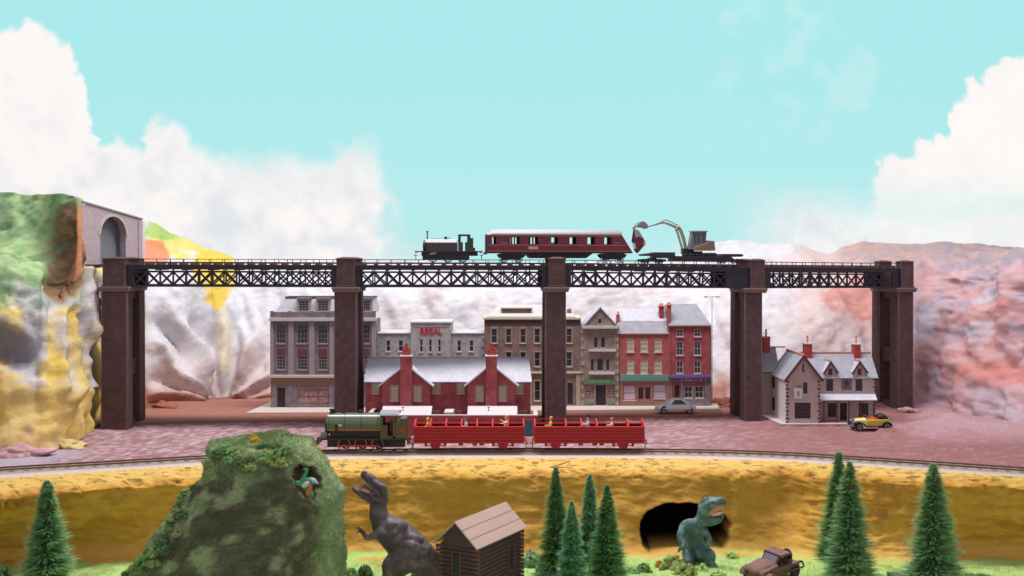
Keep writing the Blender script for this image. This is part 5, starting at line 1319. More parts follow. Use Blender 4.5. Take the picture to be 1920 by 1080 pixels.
def coach():
    p, a1 = onbridge(1050, 2); p0, _ = onbridge(940, 1); p1, _ = onbridge(1160, 2); ang = math.atan2(p1.y-p0.y, p1.x-p0.x)
    pm = (p0+p1)/2; f = Frame(960+pm.x*FPX/pm.y, pm.y, 0, ang); t = thing('railway_coach', 'maroon railway coach with pale roof, its right end torn off at a slant', 'coach', f.loc, ang)
    zr = rt(pm); W_ = 1.62; o_ = -W_; X = lambda q: f.x(q,o_); Z = lambda q: f.z(q, X(1050), o_)
    z0, z1, zt = Z(472.5), Z(441), Z(430); xl, xr0, xr1 = X(914.5), X(1166), X(1186)
    wins = [(923,930),(957.5,963.5),(966,974),(992,997.5),(1000.5,1009),(1033.5,1046),(1068,1080.5),(1101.5,1115.5),(1133,1146.5)]
    zw0, zw1 = Z(457.5), Z(444.5)
    for s in (-1,1):
        mb = MB(); H = [(X(a),X(b),zw0,zw1) for a,b in wins]
        def side(y):
            xs = sorted({xl,xr0,*[h[0] for h in H],*[h[1] for h in H]}); zs = [z0,zw0,zw1,z1]
            for a, b in zip(xs,xs[1:]):
                for c, d in zip(zs,zs[1:]):
                    if any(h[0]-1e-6 < (a+b)/2 < h[1] and h[2]-1e-6 < (c+d)/2 < h[3] for h in H): continue
                    mb.quad((a,y,c),(b,y,c),(b,y,d),(a,y,d))
            mb.quad((xr0,y,z0),(xr1,y,z0),(xr0+.05,y,z1),(xr0,y,z1))
        y = s*W_; side(y); side(y-s*.1)
        for h in H:
            a, b, c, d = h; mb.quad((a,y,c),(a,y-s*.1,c),(a,y-s*.1,d),(a,y,d)); mb.quad((b,y,c),(b,y-s*.1,c),(b,y-s*.1,d),(b,y,d)); mb.quad((a,y,c),(b,y,c),(b,y-s*.1,c),(a,y-s*.1,c)); mb.quad((a,y,d),(b,y,d),(b,y-s*.1,d),(a,y-s*.1,d))
        sd = mb.build('side_panel', M['maroon'], t)
        for h in H:
            fr = MB(); e = .05
            for (a,b,c,d) in ((h[0]-e,h[0],h[2]-e,h[3]+e),(h[1],h[1]+e,h[2]-e,h[3]+e),(h[0],h[1],h[2]-e,h[2]),(h[0],h[1],h[3],h[3]+e)): fr.box(a,b,y-.02,y+.03,c,d)
            fr.build('window_frame', M['blackp'], sd)
        ln = MB()
        for q, w_ in ((459.6,.06),(470.8,.05),(442.4,.05)):
            zz = Z(q); xe = xr0+(xr1-xr0)*(z1-zz)/(z1-z0)-.12; ln.box(xl+.02,xe,y-.02 if s>0 else y-.025,y+.025 if s>0 else y+.02,zz-w_,zz+w_*.4)
        ln.build('lining', M['lining'], sd)
        if s < 0:
            pl = MB(); pl.box(X(991.5),X(1008.5),y-.04,y-.001,Z(467.5),Z(462.5)); b_ = pl.build('destination_board', M['cream'], sd)
            pl = MB()
            for k in range(6): pl.box(X(993+k*2.4),X(994.6+k*2.4),y-.05,y-.041,Z(466.3),Z(463.6))
            pl.build('lettering', M['lining'], b_)
            for q in (942,1030,1152): pl = MB(); pl.box(X(q),X(q+9),y-.03,y-.001,Z(457.5),Z(454.5)); pl.build('number_panel', mat('slate_blue_number', srgb(96,96,128), .6), sd)
    mb = MB(); mb.box(xl-.05,xl+.06,-W_,W_,z0,z1); mb.box(xl-.2,xl-.05,-.5,.5,z0,z1); mb.build('end_panel', M['blackp'], t)
    mb = MB(); mb.box(xl,xr1-.2,-W_+.1,W_-.1,z0-.01,z0+.1); mb.build('floor', M['blackp'], t)
    for q in (985,1025,1060,1095,1125): mb = MB(); mb.box(X(q)-.04,X(q)+.04,.1,W_-.11,z0+.1,z0+1.3); mb.build('compartment_wall', mat('tan_partition', srgb(150,120,96), .7), t)
    sec = [(-W_*1.03*math.cos(a), z1+(zt-z1)*math.sin(a)**.8) for a in [math.pi*k/18 for k in range(19)]]
    # roof: arched skin tapering down at the left end
    v, fc = [], []; xsn = [(xl-.05,.25),(X(919),.55),(X(926),1.),(X(1166),1.)]
    for (x, k) in xsn:
        for y, z in sec: v.append((x,y*(1 if k > .9 else .9+.1*k),z1+(z-z1)*k))
    n = len(sec)
    for a in range(len(xsn)-1):
        for b in range(n-1): fc.append((a*n+b,a*n+b+1,(a+1)*n+b+1,(a+1)*n+b))
    fc.append(tuple(range(n))[::-1])
    mb = MB(); mb.add(v, fc); mb.slab((X(1160),-W_,z1+.001),(xr0,-W_,z1+.001),(xr0,W_,z1+.001),(X(1160),W_,z1+.001),.02)
    r = mb.build('roof', mat('pale_grey_coach_roof', srgb(168,166,172), .55, 0, .06, 2), t, smooth=35)
    so = r.modifiers.new('thick','SOLIDIFY'); so.thickness = .08
    mb = MB(); mb.box(xl+.1,X(1186),-W_-.0,-W_+.1,z0-.2,z0-.011); mb.box(xl+.1,X(1186),W_-.1,W_,z0-.2,z0-.011); mb.prism([(X(984),z0-.141),(X(1114),z0-.141),(X(1100),z0-.95),(X(996),z0-.95)],'y',-1.2,1.2); mb.build('underframe', M['blackp'], t)
    for q in (960, 1150):
        xx = f.x(q,-1); mb = MB(); 
        for y in (-1.15,1.15):
            mb.prism([(xx-2.1,z0-.4),(xx-1.6,z0-.22),(xx+1.6,z0-.22),(xx+2.1,z0-.4),(xx+1.8,z0-.85),(xx+.6,z0-1.15),(xx-.6,z0-1.15),(xx-1.8,z0-.85)],'y',y-.1,y+.1)
            for w_ in (-1.15,1.15): mb.box(xx+w_-.2,xx+w_+.2,y-.18,y+.18,z0-1.15,z0-.6)
        mb.box(xx-.3,xx+.3,-1.1,1.1,z0-.6,z0-.1); mb.build('bogie', M['blackp'], t)
        for w_ in (-1.15,1.15): wheelset(t, xx+w_, zr+.52, .52, 'blackp', False)
    buffers(t, xl, z0-.18, -1, 'blackp')
coach()
def torn_end():
    p, ang = onbridge(1200, 2); f = Frame(1198, p.y, 0, ang); zb_ = f.z(476)
    t = thing('torn_coach_end', 'torn maroon coach end leaning up in the grip of the digger bucket', 'wreckage', (f.X, f.y, zb_), ang)
    P = lambda x, z, o: (f.x(x,o), o, f.z(z, f.x(x,o), o)-zb_)
    o1, o2 = -1.5, 1.5
    fr = [P(1188.5,430,o1),P(1197,432,o1),P(1207.5,450,o1),P(1206,459,o1),P(1192,474,o1),P(1188,468,o1),P(1185,452,o1)]
    bk = [P(1190,429,o2),P(1198,432,o2),P(1210,452,o2),P(1211,458,o2),P(1196,475,o2),P(1190,468,o2),P(1187,452,o2)]
    mb = MB(); n = len(fr); mb.add(fr+bk, [tuple(range(n)), tuple(range(n,2*n))[::-1]]+[(i,(i+1)%n,n+(i+1)%n,n+i) for i in range(n)])
    mb.build('panel', M['maroon'], t, bevel=.04)
    mb = MB(); a = [P(1188.5,430,o1-.03),P(1197,432,o1-.03),P(1206,447,o1-.03),P(1197,443,o1-.03),P(1193,447,o1-.03),P(1190,441,o1-.03)]; mb.quad(*a)
    q = mb.build('roof_scrap', M['greyroof'], t); so = q.modifiers.new('thick','SOLIDIFY'); so.thickness = .06
    mb = MB(); mb.bar(P(1188.5,430,o1-.1),P(1185,454,o1-.1),.16,.16); mb.bar(P(1206,459,o1-.1),P(1194,474,o1-.1),.16,.2); mb.build('gangway_edge', M['blackp'], t)
    mb = MB(); mb.quad(P(1186,455,o1-.05),P(1191,457,o1-.05),P(1192,466,o1-.05),P(1188,467,o1-.05)); q = mb.build('window_hole', M['white'], t); so = q.modifiers.new('thick','SOLIDIFY'); so.thickness = .05
torn_end()
def wagon_digger():
    p, ang = onbridge(1298, 2); f = Frame(1298, p.y, 0, ang); zr = rt(p)
    t = thing('well_wagon', 'black low well wagon carrying the digger on the bridge', 'wagon', f.loc, ang)
    o_ = -1.3; X = lambda q, o=o_: f.x(q,o)
    def Z(q, px=1298, o=o_): return f.z(q, f.x(px,o), o)
    mb = MB(); mb.box(X(1262),X(1372),-1.35,1.35,Z(490),Z(480)); 
    for k in range(14): mb.box(X(1264)+k*.62,X(1264)+k*.62+.3,-1.38,-1.351,Z(486),Z(481))
    dk = mb.build('well_deck', M['iron'], t, bevel=.03)
    mb = MB(); mb.box(X(1228),X(1266),-1.35,1.35,Z(484),Z(473)); mb.prism([(X(1205),Z(477)),(X(1228)-.001,Z(474)),(X(1228)-.001,Z(480)),(X(1208),Z(480))],'y',-1.3,1.3); mb.build('platform', M['iron'], t, bevel=.05)
    mb = MB(); mb.box(X(1355),X(1392),-1.35,1.35,Z(481.5),Z(476)); mb.box(X(1392)+.001,X(1399),-.5,.5,Z(480),Z(478)); mb.build('platform', M['iron'], t, bevel=.05)
    for q in (1226,1370):
        xx = f.x(q,-1); mb = MB(); 
        for y in (-1.15,1.15): mb.box(xx-1.9,xx+1.9,y-.12,y+.12,zr+.35,zr+.75); [mb.box(xx+w_-.2,xx+w_+.2,y-.17,y+.17,zr+.2,zr+.7) for w_ in (-1.15,1.15)]
        mb.box(xx-.4,xx+.4,-1,1,zr+.5,zr+1.0); mb.build('bogie', M['blackp'], t)
        for w_ in (-1.15,1.15): wheelset(t, xx+w_, zr+.42, .42, 'blackp', False)
    mb = MB()
    for k in range(5): mb.ell((X(1284)+k*1.0,-1.2,Z(478.5)),(.22,.16,.18),10,6)
    mb.build('load_chain', M['blackp'], t)
    coupling(t, X(1205), zr+.5, -1); coupling(t, X(1396), zr+.5, 1)
    # digger
    ylw = mat('dull_tan_digger_paint', srgb(150,138,122), .5, 0, .15, 3); brn = mat('brown_digger_body', srgb(126,100,86), .55, 0, .18, 3)
    zd = Z(480)
    g = thing('excavator', 'tan tracked excavator with grey cab, boom arched over to the left', 'excavator', (f.X, f.y, zd), ang)
    z = lambda q, px=1300, o=0.: f.z(q, f.x(px,o), o)-zd
    Xo = lambda q, o=0.: f.x(q,o)
    mb = MB()
    for y in (-1.1,.5):
        mb.prism([(Xo(1282),.12),(Xo(1284),0.0),(Xo(1338),0.0),(Xo(1341),.12),(Xo(1338),.5),(Xo(1284),.5)],'y',y,y+.6)
    mb.build('crawler_track', M['blackp'], g, bevel=.05)
    mb = MB(); mb.tube((Xo(1308),0,.4),(Xo(1308),0,z(471)),.8,n=18); mb.box(Xo(1278),Xo(1300),-.4,.4,.3,z(466)); mb.build('turntable', M['blackp'], g)
    o_ = -1.2
    mb = MB(); mb.prism([(Xo(1300,o_),z(470)),(Xo(1341,o_),z(470)),(Xo(1339,o_),z(452)),(Xo(1327,o_),z(451)),(Xo(1326,o_),z(455)),(Xo(1302,o_),z(464))],'y',-1.4,1.2); bd = mb.build('body', brn, g, bevel=.08)
    mb = MB(); mb.prism([(Xo(1293,o_),z(468)),(Xo(1323,o_),z(466)),(Xo(1325.5,o_),z(435)),(Xo(1299,o_),z(435))],'y',-1.15,.1); cb_ = mb.build('cab', mat('grey_blue_cab', srgb(104,108,118), .4, 0, .15, 3), g, bevel=.05)
    mb = MB()
    for a, b in ((1301,1306),(1308,1313),(1317,1322)): mb.box(Xo(a,o_),Xo(b,o_),-1.19,-1.145,z(456),z(438))
    mb.build('cab_window', mat('dark_cab_glass', srgb(66,78,90), .2), cb_)
    mb = MB(); mb.box(Xo(1297,o_),Xo(1327,o_),-1.28,.16,z(435)+.002,z(433)); mb.build('cab_roof', M['greyroof'], cb_)
    def arm(pts, w0, w1, name, m, y=0., wy=.34, parent=g):
        mb = MB()
        for k in range(len(pts)-1):
            a, b = pts[k], pts[k+1]; wa = w0+(w1-w0)*k/max(1,len(pts)-2)
            mb.bar((Xo(a[0]),y,z(a[1])),(Xo(b[0]),y,z(b[1])),wy,wa)
        return mb.build(name, m, parent, bevel=.03)
    grey = mat('grey_arm_paint', srgb(140,136,136), .45, .1, .15, 4)
    bm_ = arm([(1286,467),(1282,448),(1276,431),(1271,426)],.45,.5,'boom',ylw,0,.4)
    arm([(1273,428),(1262,424),(1250,419),(1238,418)],.42,.32,'link_arm',ylw,0,.3)
    dp = arm([(1240,418),(1228,422),(1209,427)],.28,.2,'dipper_arm',grey,0,.28)
    arm([(1274,424),(1262,418),(1250,413),(1246,413.5)],.16,.14,'hydraulic_ram',grey,.05,.14); arm([(1247,413),(1238,418)],.2,.2,'ram_link',grey,.05,.2)
    arm([(1280,469),(1269,432)],.15,.15,'hydraulic_ram',grey,-.3,.14); arm([(1280,469),(1269,432)],.15,.15,'hydraulic_ram',grey,.3,.14)
    mb = MB(); mb.ell((Xo(1271),0,z(427)),(.42,.35,.38),12,8); mb.ell((Xo(1268),0,z(431)),(.22,.4,.2)); mb.build('knuckle', ylw, bm_, smooth=True)
    # bucket: curved shell with side cheeks
    pr = [(1212,428),(1211,422),(1207,417.5),(1201.5,416),(1196,419),(1190.5,425.5)]; inn = [(1191.5,426.5),(1197,421.5),(1202,419.5),(1206,421),(1208,425),(1208.5,429.5)]
    poly = [(Xo(a),z(b)) for a,b in pr+inn]
    mb = MB(); 
    mb.prism(poly,'y',-.85,.85)
    fl = [(Xo(a),z(b)) for a,b in pr]
    for y in (-.9,.8): mb.prism(fl,'y',y,y+.1)
    bk_ = mb.build('bucket', mat('worn_grey_bucket', srgb(130,124,126), .5, .2, .2, 4), dp)
    mb = MB()
    for k in range(4): mb.bar((Xo(1191),-.7+k*.46,z(425.5)),(Xo(1187.5),-.7+k*.46,z(430)),.1,.09)
    mb.build('bucket_teeth', M['steel'], bk_)
wagon_digger()

# ================================================================ CARS
M['tyre'] = mat('black_tyre', srgb(40,36,44), .7)
def roadwheels(t, xs, y, r, rim='steel'):
    for x in xs:
        for s in (-1,1):
            mb = MB(); mb.lathe([(r*.62,-.14),(r*.95,-.14),(r,-.08),(r,.08),(r*.95,.14),(r*.62,.14)], (x,s*y,r), 20,'y'); w_ = mb.build('wheel', M['tyre'], t, smooth=40)
            mb = MB(); mb.lathe([(r*.62,-.1),(r*.6,-.15),(r*.15,-.13),(r*.1,-.16)] if s < 0 else [(r*.1,.16),(r*.15,.13),(r*.6,.15),(r*.62,.1)], (x,s*y,r), 14,'y'); mb.build('rim', M[rim], w_, smooth=40)
def silver_car():
    px, D = 1268.5, 176.6; ang = R(2); f = Frame(px, D-1.1, .38, 0)
    t = thing('parked_car', 'silver grey sports coupe parked at the kerb by the shops', 'car', (f.X, D, .385), R(180)); t.scale = (1.06,1.06,1.18)
    # local: +x forward (nose to the left), profile sections across
    S = [(-3.05,.5,.95,.9),(-2.9,.42,1.22,1.15),(-2.3,.36,1.34,1.25),(-1.2,.34,1.38,1.28),(0,.34,1.36,1.28),(1.2,.34,1.32,1.28),(2.2,.36,1.22,1.22),(2.85,.42,1.05,1.05),(3.05,.52,.85,.8)]
    mb = MB(); n = 16; v = []
    for x, zl, zu, w_ in S:
        for k in range(n):
            a = 2*math.pi*k/n; c, s = math.cos(a), math.sin(a)
            v.append((x, w_*math.copysign(abs(c)**.45,c), (zl+zu)/2+(zu-zl)/2*math.copysign(abs(s)**.6,s)))
    fc = [(j*n+i,j*n+(i+1)%n,(j+1)*n+(i+1)%n,(j+1)*n+i) for j in range(len(S)-1) for i in range(n)]+[tuple(range(n))[::-1],tuple(range((len(S)-1)*n,len(S)*n))]
    mb.add(v, fc); silver = mat('silver_car_paint', srgb(202,204,200), .35, .1, .06, 2)
    b = mb.build('body', silver, t, smooth=45); ss = b.modifiers.new('sub','SUBSURF'); ss.levels = ss.render_levels = 2
    mb = MB(); C_ = [(-2.5,1.30,.75,.02),(-1.7,1.3,.98,.42),(-.8,1.32,1.02,.72),(.1,1.32,1.0,.74),(.9,1.3,.98,.46),(1.6,1.26,.9,.02)]; v = []
    for x, z, w_, h in C_: v += [(x,-w_,z),(x,-w_*.78,z+h),(x,w_*.78,z+h),(x,w_,z)]
    fc = [(j*4+i,j*4+i+1,(j+1)*4+i+1,(j+1)*4+i) for j in range(len(C_)-1) for i in range(3)]
    mb.add(v, fc); mb.build('roof', silver, t, smooth=50)
    for s in (-1,1):
        mb = MB(); w_ = s*1.035; mb.quad((-1.5,w_*.97,1.36),(.75,w_,1.36),(.2,w_*.83,1.92),(-.75,w_*.84,1.92)); q = mb.build('side_window', M['pane'], t); so = q.modifiers.new('thick','SOLIDIFY'); so.thickness = .05
    mb = MB(); mb.quad((1.62,-.85,1.3),(1.62,.85,1.3),(.98,.76,1.76),(.98,-.76,1.76)); q = mb.build('windscreen', mat('pale_windscreen', srgb(190,196,200), .1), t); so = q.modifiers.new('thick','SOLIDIFY'); so.thickness = .06
    roadwheels(t, (-1.95,1.85), 1.08, .56)
    for s in (-1,1): mb = MB(); mb.ell((2.82,s*.78,.92),(.16,.17,.15)); mb.build('headlight', M['white'], t, smooth=True)
    mb = MB(); mb.box(2.95,3.12,-.9,.9,.5,.6); mb.box(-3.12,-2.98,-.95,.95,.55,.66); mb.box(2.9,3.06,-.42,.42,.66,.86); mb.build('bumper', M['steel'], t, bevel=.03)
silver_car()
def yellow_car():
    px, D = 1634, 160.8
    f = Frame(px, D, 0, 0); t = thing('parked_car', 'yellow open vintage tourer with black hood folded and wings, in front of the pub', 'car', (f.X, D+.8, .05), R(180+6)); t.scale = (1.04,1.04,1.14)
    yl = mat('yellow_car_paint', srgb(206,176,70), .3, 0, .08, 2); yl2 = mat('pale_yellow_bonnet', srgb(222,212,130), .3, 0, .06, 2); bk = M['blackp']
    mb = MB(); mb.prism([(-2.4,.6),(.7,.6),(.75,1.35),(-.4,1.42),(-2.3,1.42),(-2.6,1.2)],'y',-.98,.98); mb.build('body', yl, t, bevel=.08)
    mb = MB(); mb.add([(.72,-.8,.62),(.72,.8,.62),(2.35,.5,.62),(2.35,-.5,.62),(.72,-.78,1.38),(.72,.78,1.38),(2.35,.42,1.3),(2.35,-.42,1.3),(.72,0,1.6),(2.35,0,1.5)],[(0,3,2,1),(0,4,7,3),(1,2,6,5),(4,8,9,7),(8,5,6,9),(3,7,9,6,2),(0,1,5,8,4)]); mb.build('bonnet', yl2, t, smooth=40, bevel=.04)
    mb = MB(); mb.box(2.36,2.5,-.46,.46,.55,1.5); mb.build('radiator', M['steel'], t, bevel=.06)
    for s in (-1,1):
        mb = MB(); mb.ell((2.45,s*.66,1.12),(.2,.22,.22)); mb.build('headlight', M['steel'], t, smooth=True)
        mb = MB(); pts = [(2.75,s*1.02,.62),(2.55,s*1.02,1.0),(2.0,s*1.02,1.18),(1.4,s*1.02,1.0),(.9,s*1.04,.55),(-1.2,s*1.04,.5),(-1.6,s*1.04,.98),(-2.1,s*1.04,1.14),(-2.6,s*1.04,.95),(-2.85,s*1.0,.55)]
        for a, b in zip(pts, pts[1:]): mb.bar(a, b, .5, .09)
        mb.build('mudguard', bk, t)
    roadwheels(t, (-2.1,1.95), 1.0, .55, 'steel')
    mb = MB(); mb.loft([(-2.3,0,1.5,.3,.85),(-1.7,0,1.72,.42,.9),(-1.1,0,1.7,.3,.85)]); mb.build('folded_hood', bk, t, smooth=True)
    mb = MB(); mb.box(-.9,-.35,-.8,.8,1.3,1.62); mb.box(.0,.3,-.7,.7,1.3,1.5); mb.build('seat', mat('red_seat', srgb(196,66,50), .6), t, bevel=.08)
    mb = MB(); mb.box(.55,.61,-.75,.75,1.42,1.46); mb.box(.55,.61,-.75,.75,1.82,1.88); [mb.box(.55,.61,y,y+.06,1.46,1.82) for y in (-.75,.69)]; w_ = mb.build('windscreen_frame', M['steel'], t)
    mb = MB(); mb.box(2.5,2.75,-.9,.9,.5,.62); mb.box(-3.0,-2.8,-.9,.9,.55,.68); mb.build('bumper', M['steel'], t)
yellow_car()
def lamp():
    D = 192; f = Frame(1335, D, .0); t = thing('street_lamp', 'thin tall double headed lamp post behind the end building', 'street lamp', f.loc)
    zt = f.z(556); mb = MB(); mb.tube((0,0,0),(0,0,zt),.09,.05); mb.bar((-.9,0,zt-.1),(.9,0,zt+.02),.07); mb.build('post', M['greyst'], t)
    for s in (-1.05,.95): mb = MB(); mb.ell((s,0,zt-.05),(.42,.2,.14)); mb.build('lamp_head', M['tanw'], t, smooth=True)
lamp()

# ================================================================ FOREGROUND
def bristle_tree(seed, H, Rm, n=5200, dense=1.):
    rr = random.Random(seed); v, f = [], []
    for k in range(n):
        h = rr.random()**1.25*.95+.05; z = h*H
        lay = .88+.10*math.sin(z*(4.1+seed*.37)+seed)+.20*noise.noise(Vector((z*1.3,seed,0)))
        r = Rm*((1-h)**.72*.93+.10)*lay*rr.uniform(.6,1.08)*1.3
        a = rr.uniform(0,6.283); r *= 1+.16*noise.noise(Vector((math.cos(a)*1.6,math.sin(a)*1.6,z*.9+seed)))
        ca, sa = math.cos(a), math.sin(a); dz = rr.uniform(-.05,.22)*r-.06; w_ = rr.uniform(.055,.11)
        s0 = r*.12; b = len(v)
        v += [(ca*s0,sa*s0,z),(ca*r*.62-sa*w_,sa*r*.62+ca*w_,z+dz*.7),(ca*r,sa*r,z+dz),(ca*r*.62+sa*w_,sa*r*.62-ca*w_,z+dz*.55)]
        f.append((b,b+1,b+2,b+3))
    me = bpy.data.meshes.new('crown'); me.from_pydata(v,[],f); return me
TG = [mat('bristle_green_a', srgb(128,186,128), .8, 0, .35, 2.5, col2=srgb(184,226,168)), mat('bristle_green_b', srgb(138,206,164), .8, 0, .35, 2.5, col2=srgb(190,236,198)), mat('bristle_green_c', srgb(142,192,146), .8, 0, .35, 2.5, col2=srgb(200,234,186))]
for m_ in TG: leafy(m_, .58)
TM = M['trunk'] = mat('brown_trunk', srgb(78,60,48), .8, 0, .3, 6)
def tree(px, ytop, D, Rm, seed, m, label, lean=0.):
    x = (px-960)*D/FPX; z0 = gz(x,D); ztop = EYE-(ytop-HY)*D/FPX; H = ztop-z0
    t = thing('pine_tree', label, 'pine tree', (x,D,z0), 0, 'bottle brush pine trees in the foreground'); t.rotation_euler = (0,R(lean),random.uniform(0,6))
    me = bristle_tree(seed, H*.93, Rm, int(3000+H*Rm*85)); me.materials.append(TG[m])
    o = bpy.data.objects.new('crown', me); C.objects.link(o); o.parent = t; o.location = (0,0,H*.07)
    mb = MB(); mb.tube((0,0,-.3),(0,0,H*.97),.18,.05); mb.build('trunk', TM, t)
tree(88, 900, 115, 2.75, 1, 2, 'lone dark green pine tree at the far left of the meadow')
tree(1042, 875, 121, 2.1, 2, 0, 'tallest pine of the four beside the cabin, on their left')
tree(1072, 938, 113.5, 1.75, 3, 1, 'shortest darkest pine of the four beside the cabin')
tree(1106, 888, 120.5, 1.85, 4, 1, 'slim pine at the back between the others beside the cabin')
tree(1138, 908, 116, 2.2, 5, 0, 'broad pine of the four nearest the cave mouth')
tree(1566, 845, 119.5, 2.4, 6, 0, 'pine tree standing half behind another on the right bank', -2)
tree(1590, 865, 111.5, 2.75, 7, 2, 'large dark pine in front of its pale partner on the right bank', 1)
tree(1750, 868, 112.5, 3.0, 8, 2, 'broad single pine tree at the right of the meadow')

def clump(seed, n=70, cr=.34):
    rr = random.Random(seed); v, f = [], []
    bm = bmesh.new(); bmesh.ops.create_icosphere(bm, subdivisions=1, radius=1); bv = [x.co.copy() for x in bm.verts]; bf = [tuple(q.index for q in x.verts) for x in bm.faces]; bm.free()
    for k in range(n):
        a, u = rr.uniform(0,6.283), rr.uniform(-.25,1); q = math.sqrt(max(0,1-u*u))*rr.uniform(.55,1); c = Vector((math.cos(a)*q, math.sin(a)*q, max(-.1,u*rr.uniform(.6,1)*.85)))
        s = cr*rr.uniform(.4,1); b = len(v); rot = Matrix.Rotation(rr.uniform(0,6),3,(rr.random(),rr.random(),rr.random()+.1))
        for p in bv: v.append(tuple(c+(rot@p)*s*rr.uniform(.75,1.25)))
        f += [tuple(b+i for i in q_) for q_ in bf]
    me = bpy.data.meshes.new('bush'); me.from_pydata(v,[],f); return me
CL = [clump(21,120,.26), clump(22,150,.22), clump(23,100,.3)]
BM_ = {'olive': mat('lichen_olive', srgb(136,148,84), .95, 0, .3, 2.5), 'green': mat('lichen_green', srgb(104,142,82), .95, 0, .3, 2.5), 'dark': mat('lichen_dark_green', srgb(80,108,64), .95, 0, .35, 2.5),
       'orange': mat('lichen_orange', srgb(204,142,52), .95, 0, .2, 2.5), 'pale': mat('lichen_pale_green', srgb(168,200,120), .95, 0, .2, 2.5), 'tan': mat('lichen_tan', srgb(176,150,112), .95, 0, .25, 2.5), 'blue': mat('lichen_sage', srgb(132,164,128), .95, 0, .25, 2.5), 'yellow': mat('lichen_yellow', srgb(190,158,54), .95, 0, .25, 2.5)}
def bush(x, y, z, sx_, sz, m, label, group, seed=0, cat='bush'):
    me = CL[seed%3].copy(); me.materials.clear(); me.materials.append(BM_[m])
    o = bpy.data.objects.new('bush', me); C.objects.link(o); o.location = (x,y,z); o.scale = (sx_, sx_*.9, sz); o.rotation_euler = (0,0,seed*1.7)
    return tag(o, label, cat, group)
def bushp(px, py, D, wpx, hpx, m, label, seed, group='lichen bushes on the meadow'):
    x = (px-960)*D/FPX; z = gz(x,D)-.05; bush(x, D, z, wpx*D/FPX/2, hpx*D/FPX, m, label, group, seed)
def D_at(py): return (EYE+9.3)*FPX/(py-HY)
for a in [(1207,1066,34,22,'green','dark lichen bush on the grass left of the cave'),(1236,1058,16,16,'orange','small orange lichen bush below the cave mouth'),(1262,1062,52,26,'olive','wide olive bush right below the cave mouth'),
          (1286,1072,44,20,'olive','olive brown bush in front of the green dinosaur'),(1316,1066,26,14,'pale','pale green tuft beside the green dinosaur foot'),(1345,1074,36,12,'pale','pale green tuft between dinosaur and wrecked jeep'),
          (1000,1050,44,30,'blue','sage green bush against the right side of the cabin'),(1022,1066,56,26,'blue','large sage bush between cabin and pines'),(994,1040,22,22,'tan','tan lichen bush at the cabin corner'),(1018,1030,44,8,'orange','flat orange strip of lichen behind the cabin bushes'),
          (1092,1058,18,18,'pale','small bright ball bush between the pines'),(1128,1078,60,18,'olive','low olive bush at the foot of the pines'),(685,1074,34,30,'dark','dark upright bush left of the brown dinosaur'),(660,1078,30,26,'green','green bush between volcano and brown dinosaur'),
          (800,1074,60,34,'dark','dark green bush behind the brown dinosaur'),(1640,1080,60,14,'olive','olive mound by the dark pine on the right'),(1700,1078,70,16,'dark','dark low mound between the right hand pines'),(1835,1082,70,12,'dark','dark low bush at the far right'),
          (1372,1004,30,14,'pale','pale lichen at the right rim of the cave'),(1180,1070,50,12,'green','low green bush between pines and cave'),(1560,1086,40,12,'green','green tuft under the paired pines'),(8,1078,34,26,'dark','dark bush at the left picture edge'),(40,1085,30,14,'blue','blue green tuft beside the lone pine'),
          (1350,1090,60,16,'dark','dark bush in front of the jeep nose')]:
    D = min(127.5, D_at(a[1]+4)); bushp(a[0], a[1], D, a[2], a[3], a[4], a[5], a[0])

